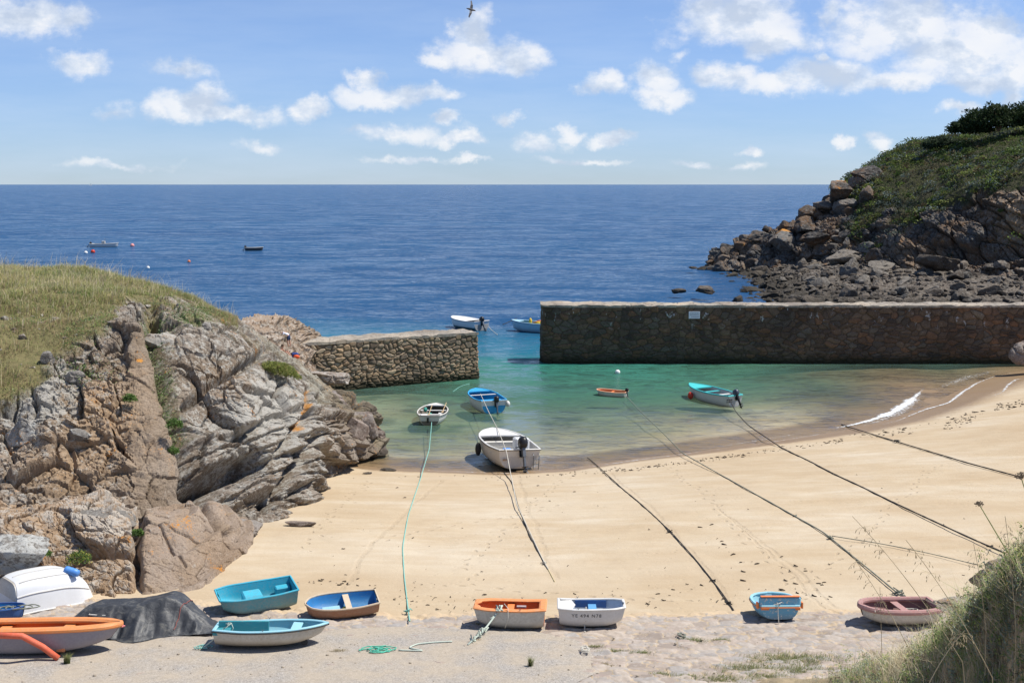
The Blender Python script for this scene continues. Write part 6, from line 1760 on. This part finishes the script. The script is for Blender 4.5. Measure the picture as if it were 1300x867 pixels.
# small orange dinghy afloat
P = at_z(777, 503, 0)
r, bd = make_boat('rowing_boat', 'tiny orange-rimmed white dinghy afloat by the white buoy', 'boat', P + [0, .3, -.12], PI - .38, 2.5, 1.25, .48, 'tub', WHITED, ORANGE, paint('peach_rim', (.80, .42, .26), .5, .25), rim=(.10, .05), seats=((.5, .2, .8, ORANGE),), group=WG)
outboard(r, (-1.22, .1, .45), .1, .7)
# turquoise-decked boat
P = at_z(908, 512, 0)
r, bd = make_boat('motor_boat', 'white boat with turquoise foredeck and raised outboard nearest the long pier', 'boat', P + [-.1, 1.0, -.16], PI / 2 + .52, 5.6, 2.1, 1.0, 'row', WHITE, paint('grey_white_inside', (.50, .50, .50), .5, .3), TURQ, rim=(.10, .06), seats=((.3, .3, .85, WHITE), (.55, .25, .85, TURQ)), deck=.70, deckm=TURQ, pexp=.6, group=WG, rubm=TURQ)
outboard(r, (-2.8, -.1, .78), .55, 1.3, plain('navy_cowling', (.05, .06, .09), .35))
MB().ball((1.3, 1.1, .5), (.26, .22, .3)).build('red_fender', REDP, r, smooth=True)
q_ = random.Random(9); mb = MB(); y = .32
while y < .86:
    w_ = q_.uniform(.04, .09); mb.box((-2.79, y, .74), (.03, w_, .10), bev=.002); mb.box((-2.775, y, .58), (.03, w_ * .8, .08), bev=.002); y += w_ + .04
mb.build('stern_marks', LETM, r)
# boats beyond the piers
P = at_z(600, 420, 0)
r, bd = make_boat('motor_boat', 'motor boat with a pale tight cover moored just outside the short jetty', 'boat', P + [-.7, 2.3, -.2], PI * .72, 5.6, 2.6, 1.25, 'motor', paint('white_hull_green_foot', (.70, .72, .74), .4, .2, (.4, .4, .4), band=[(.55, (.02, .11, .13))]), GREYIN, WHITE, rim=(.10, .06), deck=.30, deckm=paint('pale_boat_cover', (.66, .68, .70), .7, .2), pexp=.6, group=WG, rubm=NAVY)
outboard(r, (-2.8, .0, .95), .45, 1.6)
P = at_z(676, 423, 0)
r, bd = make_boat('rowing_boat', 'pale blue fishing boat with orange gear on board, half hidden by the long pier', 'boat', P + [.6, 1.4, -.18], PI - .45, 6.6, 2.5, 1.2, 'row', PBLUE, paint('blue_grey_inside', (.20, .42, .48), .5, .3), paint('pale_blue_rim', (.45, .68, .80), .4, .2), rim=(.10, .06), seats=((.35, .3, .85, LBLUE), (.6, .3, .85, LBLUE)), deck=.82, deckm=PBLUE, pexp=.6, group=WG, rubm=NAVY)
MB().ball((.9, 0, 1.3), (.2, .2, .45)).ball((-.3, .2, 1.15), (.45, .3, .25)).ball((.2, -.2, 1.1), (.35, .3, .25)).build('fishing_gear', YELW, r, smooth=True)
MB().tube([(-.6, -.3, 1.2), (-.3, .0, 1.5), (.1, .2, 1.35), (.5, .1, 1.2)], .08, 6).build('orange_net', ORANGE, r)
# far boats
P = at_z(131, 314, 0)
r, bd = make_boat('motor_boat', 'long white motor boat at anchor far out on the left with people on board', 'boat', P + [0, 1, -.3], .06, 7.6, 2.4, 1.15, 'motor', WHITE, GREYIN, WHITE, rim=(.12, .08), deck=.68, deckm=WHITE, stern_deck=.12, pexp=.6, sheer=.25, group='boats anchored offshore')
MB().box((-.2, 0, 1.5), (.9, .7, .9)).build('console', WHITED, r)
MB().tube([(.2, 0, 1.2), (.2, 0, 2.7)], .05, 6).build('mast', GREYM, r)
outboard(r, (-3.8, 0, .9), .7, 1.5)
P = at_z(322, 318.5, 0)
r, bd = make_boat('motor_boat', 'small dark-hulled boat with a grey cover anchored offshore right of the long white one', 'boat', P + [0, .8, -.2], .05, 4.6, 1.8, .95, 'motor', paint('dark_hull', (.05, .06, .07), .4, .2, band=None), GREYIN, WHITED, rim=(.12, .10), deck=.5, deckm=paint('grey_cover', (.5, .52, .52), .7), pexp=.6, group='boats anchored offshore')
outboard(r, (-2.3, 0, .8), .5, 1.3)
# buoys
def buoy(px_, py_, r_, mat, lab, grp='mooring buoys'):
    P = at_z(px_, py_, 0); root = thing('mooring_buoy', lab, 'buoy', P, 0, grp)
    MB().ball((0, 0, r_ * .45), (r_, r_, r_), 14, 10).build('float', mat, root, smooth=True)
    MB().tube([(0, 0, r_ * 1.3), (0, 0, r_ * 1.6)], r_ * .12, 6).tube([(r_ * .2 * math.cos(a), 0, r_ * 1.7 + r_ * .2 * math.sin(a)) for a in np.linspace(0, 2 * PI, 9)], r_ * .06, 5).build('top_ring', GREYM, root)
WBU = plain('white_buoy', (.78, .78, .74), .4)
buoy(784, 474, .24, WBU, 'white buoy in the green water in front of the long pier')
buoy(118, 321, .55, REDP, 'red buoy below the stern of the far white motor boat')
buoy(109, 322, .45, WBU, 'white buoy left of the red one near the far motor boat')
buoy(168, 313, .55, plain('pink_buoy', (.75, .30, .28), .5), 'pinkish buoy ahead of the bow of the far white motor boat')
buoy(240, 333, .35, plain('orange_buoy', (.70, .20, .08), .5), 'tiny orange buoy above the middle of the left headland')
buoy(188, 341, .35, WBU, 'tiny white buoy over the crest of the left headland grass')
P = at_z(115, 235.6, 0)
root = thing('sailing_boat', 'tiny white sailing boat on the horizon at the upper left', 'boat', P)
k_ = P[1] / FPX
MB().tube([(-k_ * 2, 0, k_ * .2), (0, 0, k_ * .1), (k_ * 2, 0, k_ * .3)], [k_ * .2, k_ * .5, k_ * .1], 8).build('hull', WHITE, root)
MB().add([(0, -k_ * .05, 0), (k_ * 1.2, 0, k_ * .3), (0, 0, k_ * 2.6), (0, k_ * .05, 0)], [(0, 1, 2), (3, 2, 1), (0, 2, 3)]).build('sail', WHITE, root)

# ================================================================== ropes
def rope(name, pts, r_, mat, lab, knots=(), grp='mooring ropes across the beach', sag=0.0):
    """pts: (px, py, h) = height above the ground or water"""
    W_ = []
    for p in pts:
        if len(p) > 3: W_.append(at_Y(p[0], p[1], p[3])); continue
        G = hit(p[0], p[1], p[2]); W_.append(G)
    W_ = np.array(W_)
    L = np.concatenate([[0], np.cumsum(np.linalg.norm(np.diff(W_, axis=0), axis=1))])
    t = np.linspace(0, L[-1], max(int(L[-1] / .25), 8))
    Q = np.stack([np.interp(t, L, W_[:, k]) for k in range(3)], -1)
    for _ in range(8): Q[1:-1] = (Q[:-2] + 2 * Q[1:-1] + Q[2:]) / 4
    g = np.maximum(ground(Q[:, 0], Q[:, 1]), 0) + r_ * .8
    Q[:, 2] = np.maximum(Q[:, 2], g)
    mb = MB()
    rr = r_ * (1 + .25 * fbm(np.stack([t * 3, 0 * t, 0 * t], -1), 2, 7))
    mb.tube(Q, list(rr), 6)
    for (a, b, s) in knots:
        k = int(np.argmin((proj(Q)[0] - a) ** 2 + (proj(Q)[1] - b) ** 2)); c = Q[k]
        rng_ = np.random.default_rng(int(a))
        for j in range(4):
            mb.tube([c + rng_.normal(0, s, 3) * [1, 1, .5] + [0, 0, s * .4] for _ in range(4)], r_ * .8, 5)
        mb.ball(c, (s * .7, s * .7, s * .5), 8, 6)
    o = mb.build(name, mat, None, smooth=True)
    return tag(o, lab, 'rope', grp)
rope('mooring_rope', [(548, 536, .5), (547, 548, .4), (545, 570, .25), (533, 610, .02), (518, 655, .02), (511, 695, .02), (513, 730, .02), (517, 765, .02), (520, 788, .2)], .024, ROPE_T, 'pale teal rope curving down the sand from the small white rowing boat', [(520, 776, .07)])
rope('mooring_rope', [(610, 500, 1.2), (620, 522, 1.2), (632, 545, 1.5), (643, 573, 1.35), (648, 600, .5), (656, 640, .2), (690, 712, .05), (696, 722, .03)], .024, ROPE_W, 'pale rope running from the blue-decked boat over the cream-white boat to the sand', [(692, 716, .06)])
rope('mooring_rope', [(640, 600, .03), (650, 612, .03), (657, 640, .03), (672, 680, .03), (690, 712, .04)], .026, ROPE_K, 'dark rope curving up from under the cream-white boat to meet the pale rope')
rope('mooring_rope', [(690, 712, .03), (698, 726, .02), (704, 738, .01)], .016, ROPE_Y, 'short yellow rope end lying on the sand below the cream-white boat')
rope('mooring_rope', [(746, 581, .02), (755, 588, .02), (790, 620, .03), (850, 673, .05), (885, 712, .04), (915, 750, .03), (936, 781, .05)], .026, ROPE_K, 'dark rope across the middle of the beach ending left of the patched blue dinghy', [(852, 674, .07), (905, 738, .05), (925, 768, .06)])
rope('mooring_rope', [(795, 503, .45), (815, 524, .4), (845, 553, .3), (866, 575, .2), (905, 597, .08), (950, 622, .05), (1045, 675, .06), (1110, 728, .06), (1152, 763, .1)], .028, ROPE_G, 'grey-green rope from the tiny orange dinghy to behind the red-rimmed dinghy', [(1010, 650, .05), (1056, 680, .07), (1138, 750, .09), (1146, 758, .08)])
rope('mooring_rope', [(925, 505, .8), (935, 524, .5), (950, 540, .25), (990, 567, .04), (1060, 602, .05), (1150, 645, .07), (1230, 682, .10), (1276, 702, .15)], .034, ROPE_K, 'long dark rope from the turquoise-decked boat up to the right bank', [(1255, 694, .06)])
rope('mooring_rope', [(1068, 539, .02), (1078, 542, .05), (1120, 555, .06), (1170, 570, .06), (1230, 588, .08), (1298, 606, .1)], .036, ROPE_K, 'dark rope farthest right running from the breaking wave towards the right frame edge', [(1140, 562, .07)])
rope('mooring_rope', [(1056, 680, .1), (1120, 690, .08), (1180, 702, .08), (1242, 717, .1)], .017, ROPE_G, 'thin side rope branching right from the grey-green rope')
rope('mooring_rope', [(596, 487, .02), (585, 490, .02), (575, 497, .02)], .02, ROPE_T, 'short teal rope floating off the tip of the short jetty')
rope('mooring_rope', [(656, 404, .6), (648, 408, .3), (638, 412, .05)], .04, ROPE_K, 'rope slanting into the water from the bow of the pale blue fishing boat')
rope('mooring_rope', [(618, 412, .5), (624, 419, .2), (632, 425, .02)], .03, ROPE_W, 'pale rope slanting into the water from the covered boat outside the jetty')
rope('mooring_rope', [(588, 795, .05), (573, 794, .05)], .01, ROPE_G, 'short thin line lying left of the orange-rimmed dinghy') if False else None
def hank(px_, py_, w_, h_, n, r_, mat, lab, seed, name='rope_coil', dz=.03):
    P = hit_top(px_, py_); q = np.random.default_rng(seed); mb = MB()
    k = ppm(P); W2, H2 = w_ / k / 2, h_ / k
    for i in range(n):
        c = q.uniform(-1, 1, 2) * [W2 * .5, H2 * .5]; a0 = q.uniform(0, 6.28)
        pts = [(c[0] + W2 * .6 * math.cos(a0 + a) * q.uniform(.7, 1.1), c[1] + H2 * .8 * math.sin(a0 + a) * q.uniform(.7, 1.1), dz + q.uniform(0, .05)) for a in np.linspace(0, 5, 9)]
        mb.tube(pts, r_, 6)
    o = mb.build(name, mat, None, smooth=True, loc=P); return tag(o, lab, 'rope')
hank(480, 826, 46, 10, 7, .016, plain('green_rope', (.10, .45, .32), .8, .35), 'tangle of bright green rope on the concrete', 3)
hank(258, 823, 24, 7, 5, .014, ROPE_T, 'small knot of pale green rope in front of the cream-hulled dinghy', 4)
hank(741, 826, 18, 10, 6, .014, ROPE_W, 'white and black rope knot on the paving below the registered dinghy', 5)
hank(866, 808, 12, 7, 4, .016, ROPE_G, 'small grey rope heap on the paving between two grass strips', 6)
P = [hit_top(a, b) + [0, 0, .03] for a, b in ((506, 826), (540, 827), (518, 823), (530, 818), (552, 816), (574, 815))]
P = np.array(P); P = np.stack([np.interp(np.linspace(0, 5, 40), range(6), P[:, k]) for k in range(3)], -1)
for _ in range(4): P[1:-1] = (P[:-2] + P[1:-1] * 2 + P[2:]) / 4
tag(MB().tube(P, .022, 7).build('loose_rope', ROPE_P, None, smooth=True), 'thick pale green rope folded on the concrete right of the green tangle', 'rope')
def tie(name, pix, Yd, r_, mat, lab, knots=0, seed=1):
    W_ = [at_Y(a, b, Yd + dy) for a, b, dy in pix]; mb = MB(); mb.tube(W_, r_, 6)
    q = np.random.default_rng(seed)
    for k in range(knots):
        i = q.integers(0, len(W_) - 1); t = q.random(); c = W_[i] * (1 - t) + W_[i + 1] * t
        mb.tube([c + q.normal(0, r_ * 2.2, 3) for _ in range(5)], r_ * .7, 5)
    return tag(mb.build(name, mat, None, smooth=True), lab, 'rope')
g8 = hit_top(594, 818)
tie('tie_rope', [(638, 768, -.05 + .0), (628, 782, -.25), (615, 799, -.7), (594, 818, g8[1] - hit_top(638, 799)[1])], hit_top(638, 799)[1] - .05, .03, ROPE_P, 'knotted pale green rope holding the orange-rimmed dinghy', 14, 3)
tie('tie_rope', [(640, 766, -.05), (645, 772, -.2), (645, 785, -.3), (641, 797, -.3)], hit_top(638, 799)[1] - .05, .012, ROPE_W, 'thin white line looping down from the rim of the orange-rimmed dinghy')
y9 = hit_top(744, 796)[1]
tie('tie_rope', [(744, 770, -.1), (743, 785, -.16), (742, 799, -.25), (744, 804, -.4)], y9, .018, ROPE_W, 'pale rope hanging down the side of the registered white dinghy', 5, 5)
y7 = hit_top(290, 822)[1]
tie('tie_rope', [(288, 812, 0), (296, 797, -.0), (294, 791, 0), (285, 797, -.05), (275, 808, -.1), (258, 822, -.15)], y7, .018, ROPE_P, 'pale green rope looped over the stern of the cream-hulled dinghy', 6, 6)

# ================================================================== people, bag, sign, bird
def skin_obj(name, joints, bones, mat, parent, root_i=0, sub=2):
    me = bpy.data.meshes.new(name); me.from_pydata([j[:3] for j in joints], bones, []); me.update()
    o = link(name, me, parent)
    o.modifiers.new('skin', 'SKIN').use_smooth_shade = True
    for i, j in enumerate(joints):
        r_ = j[3] if hasattr(j[3], '__len__') else (j[3], j[3])
        me.skin_vertices[0].data[i].radius = r_; me.skin_vertices[0].data[i].use_root = (i == root_i)
    s = o.modifiers.new('sub', 'SUBSURF'); s.levels = sub; s.render_levels = sub
    me.materials.append(mat); return o
SKIN = plain('skin', (.52, .28, .19), .5, .08); HAIR = plain('brown_hair', (.06, .035, .02), .7); SHIRT = plain('white_shirt', (.72, .76, .85), .8, .05); SHORT = plain('navy_shorts', (.03, .05, .12), .8); SHORT2 = plain('dark_shorts', (.05, .05, .06), .8)
EYE = plain('eye_dark', (.02, .015, .012), .3); LIP = plain('lip', (.40, .14, .11), .5)
def person(name, label, loc, rz, J, shirt=None, shorts=None):
    """J: dict of joint positions; faces +x"""
    root = thing(name, label, 'person', loc, rz)
    V = [J['pel'] + ((.12, .10),), J['bel'] + ((.115, .09),), J['che'] + ((.14, .10),), J['nek'] + (.055,), J['hea'] + ((.085, .095),), J['crn'] + ((.075, .08),)]
    Bn = [(0, 1), (1, 2), (2, 3), (3, 4), (4, 5)]
    for s in ('L', 'R'):
        b = len(V)
        V += [J['hip' + s] + (.09,), J['kne' + s] + (.058,), J['ank' + s] + (.038,), J['toe' + s] + (.03,)]
        Bn += [(0, b), (b, b + 1), (b + 1, b + 2), (b + 2, b + 3)]
        b = len(V)
        V += [J['sho' + s] + (.055,), J['elb' + s] + (.040,), J['wri' + s] + (.028,)]
        Bn += [(2, b), (b, b + 1), (b + 1, b + 2)]
    skin_obj('body', V, Bn, SKIN, root)
    for s in ('L', 'R'):
        w = Vector(J['wri' + s]); d = (w - Vector(J['elb' + s])).normalized(); sd_ = d.cross(Vector((1, 0, .3))).normalized(); dn = d.cross(sd_).normalized()
        V = [tuple(w) + (.024,), tuple(w + d * .05) + ((.034, .016),)]; Bn = [(0, 1)]
        for k, (o_, l_) in enumerate(((-.03, .055), (-.01, .065), (.01, .06), (.03, .045))):
            b = len(V); p0 = w + d * .07 + sd_ * o_; V += [tuple(p0) + (.010,), tuple(p0 + d * l_ * .55 + dn * .008) + (.009,), tuple(p0 + d * l_ + dn * .025) + (.007,)]; Bn += [(1, b), (b, b + 1), (b + 1, b + 2)]
        b = len(V); p0 = w + d * .03 + sd_ * -.035; V += [tuple(p0) + (.011,), tuple(p0 + d * .035 - sd_ * .02) + (.009,)]; Bn += [(0, b), (b, b + 1)]
        skin_obj('hand', V, Bn, SKIN, root, sub=1)
    h = Vector(J['hea']); c = Vector(J['crn']); upv = (c - h).normalized(); fw = Vector(J['fwd']).normalized(); fw = (fw - upv * fw.dot(upv)).normalized(); sdv = upv.cross(fw)
    mid = (h + c) / 2
    MB().ball(mid - fw * .022 + upv * .03, (.105, .10, .105), 14, 10).build('hair', HAIR, root, smooth=True)
    mb = MB()
    for s in (-1, 1): mb.ball(mid + fw * .082 + sdv * .034 * s, (.012, .012, .009), 8, 6)
    mb.build('eyes', EYE, root, smooth=True)
    MB().ball(mid + fw * .098 - upv * .03, (.018, .014, .022), 8, 6).build('nose', SKIN, root, smooth=True)
    MB().ball(mid + fw * .082 - upv * .068, (.012, .026, .007), 8, 6).build('mouth', LIP, root, smooth=True)
    if shirt:
        V = [J['pel'] + ((.135, .115),), J['bel'] + ((.135, .115),), J['che'] + ((.155, .12),), tuple(Vector(J['che']).lerp(Vector(J['nek']), .7)) + (.075,)]
        Bn = [(0, 1), (1, 2), (2, 3)]
        for s in ('L', 'R'):
            b = len(V); V += [J['sho' + s] + (.075,), tuple(Vector(J['sho' + s]).lerp(Vector(J['elb' + s]), .6)) + (.062,)]; Bn += [(2, b), (b, b + 1)]
        skin_obj('shirt', V, Bn, shirt, root)
    if shorts:
        V = [tuple(Vector(J['pel']).lerp(Vector(J['bel']), .3)) + ((.14, .12),), J['pel'] + ((.145, .12),)]; Bn = [(0, 1)]
        for s in ('L', 'R'):
            b = len(V); V += [J['hip' + s] + (.108,), tuple(Vector(J['hip' + s]).lerp(Vector(J['kne' + s]), .85)) + (.085,)]; Bn += [(1, b), (b, b + 1)]
        skin_obj('shorts', V, Bn, shorts, root, 1)
    return root
JB = dict(pel=(0, 0, .84), bel=(.13, 0, .97), che=(.33, 0, 1.08), nek=(.47, 0, 1.08), hea=(.55, 0, 1.05), crn=(.68, 0, .98), fwd=(.4, 0, -1),
          hipL=(0, .1, .80), hipR=(0, -.1, .80), kneL=(.06, .12, .43), kneR=(-.02, -.12, .43), ankL=(-.02, .12, .07), ankR=(-.10, -.12, .07), toeL=(.13, .13, .03), toeR=(.05, -.13, .03),
          shoL=(.36, .17, 1.04), shoR=(.36, -.17, 1.04), elbL=(.38, .20, .78), elbR=(.36, -.20, .78), wriL=(.48, .14, .56), wriR=(.46, -.14, .56))
JS = dict(pel=(0, 0, .12), bel=(-.05, 0, .28), che=(-.03, 0, .46), nek=(.03, 0, .62), hea=(.06, 0, .72), crn=(.07, 0, .86), fwd=(1, 0, -.3),
          hipL=(.04, .1, .12), hipR=(.04, -.1, .12), kneL=(.38, .15, .40), kneR=(.42, -.13, .34), ankL=(.62, .13, .08), ankR=(.70, -.12, .06), toeL=(.74, .14, .06), toeR=(.82, -.13, .06),
          shoL=(-.02, .18, .53), shoR=(-.02, -.18, .53), elbL=(.14, .24, .34), elbR=(.16, -.24, .32), wriL=(.33, .16, .42), wriR=(.36, -.16, .36))
def shelf_z(px_, py_, dflt):
    a, b = proj(SHELF[:, :142]); k = np.argmin((a - px_) ** 2 + (b - py_) ** 2); return SHELF[:, :142].reshape(-1, 3)[k]
S1 = shelf_z(367, 440, 0); S2 = shelf_z(358, 456, 0); S3 = shelf_z(375, 455, 0)
person('person', 'person in a white shirt and navy shorts bending forward on the rocks by the jetty', S1, PI * .95, JB, SHIRT, SHORT)
person('person', 'bare-chested person sitting on the rock with knees raised beside the blue bag', S2 + [0.1, -.5, .30], -.25, JS, None, SHORT2)
root = thing('beach_bag', 'dark blue bag with a bright orange-red front beside the seated person', 'bag', S3)
MB().box((0, 0, .24), (.55, .32, .42), bev=.1).ball((-.35, 0, .12), (.35, .22, .13)).build('bag_body', plain('bag_navy', (.03, .06, .22), .7), root)
MB().ball((.15, -.18, .15), (.25, .14, .15)).build('towel', plain('towel_orange', (.80, .13, .04), .8), root, smooth=True)
MB().tube([(-.15, 0, .42), (-.08, 0, .55), (.08, 0, .55), (.15, 0, .42)], .015, 6).build('bag_handle', BLACKP, root)

# white notice on the long pier: lines of small writing, too small to read in the photo
Sx = at_Y(881.5, 400, YF - .20)
root = thing('notice_sign', 'small white rectangular notice fixed high on the long stone pier', 'sign', Sx)
k_ = 1 / ppm(Sx)
MB().box((0, 0, 0), (14.2 * k_, .04, 9 * k_), bev=.006).build('sign_board', plain('sign_white', (.70, .72, .78), .5, .04), root)
mb = MB(); q_ = random.Random(3)
for ln, (z, x0, x1) in enumerate(((2.4, -5.5, 5.5), (.2, -5.5, 5.5), (-2.3, -4, 5.5))):
    x = x0
    while x < x1:
        w_ = q_.uniform(.35, .9); mb.box(((x + w_ / 2) * k_, -.022, z * k_), (w_ * k_, .006, .75 * k_), bev=.001); x += w_ + .35
mb.build('sign_text', plain('sign_ink', (.08, .08, .16), .6), root)

B_ = at_Y(597.5, 12.5, 60)
root = thing('gull', 'dark gull banking in flight at the top centre of the sky', 'bird', B_)
s = .9
GUL = plain('gull_grey', (.10, .10, .11), .7)
MB().tube([(-.25 * s, 0, -.02), (-.1 * s, 0, 0), (.1 * s, 0, 0), (.22 * s, 0, .02), (.30 * s, 0, .01)], [.01, .05, .055, .035, .008], 8).build('body', GUL, root, smooth=True)
mbw = MB()
for sg in (-1, 1):
    mbw.add([(.10 * s, 0, 0), (-.06 * s, 0, .01), (.07 * s, sg * .25 * s, .06), (-.06 * s, sg * .25 * s, .06), (-.02 * s, sg * .55 * s, 0.02), (-.08 * s, sg * .48 * s, 0.02),
             (.10 * s, 0, .02), (.07 * s, sg * .25 * s, .075)], [(0, 2, 3, 1), (2, 4, 5, 3), (6, 7, 2, 0)])
mbw.build('wings', GUL, root)
root.rotation_euler = (1.25, .25, .35)
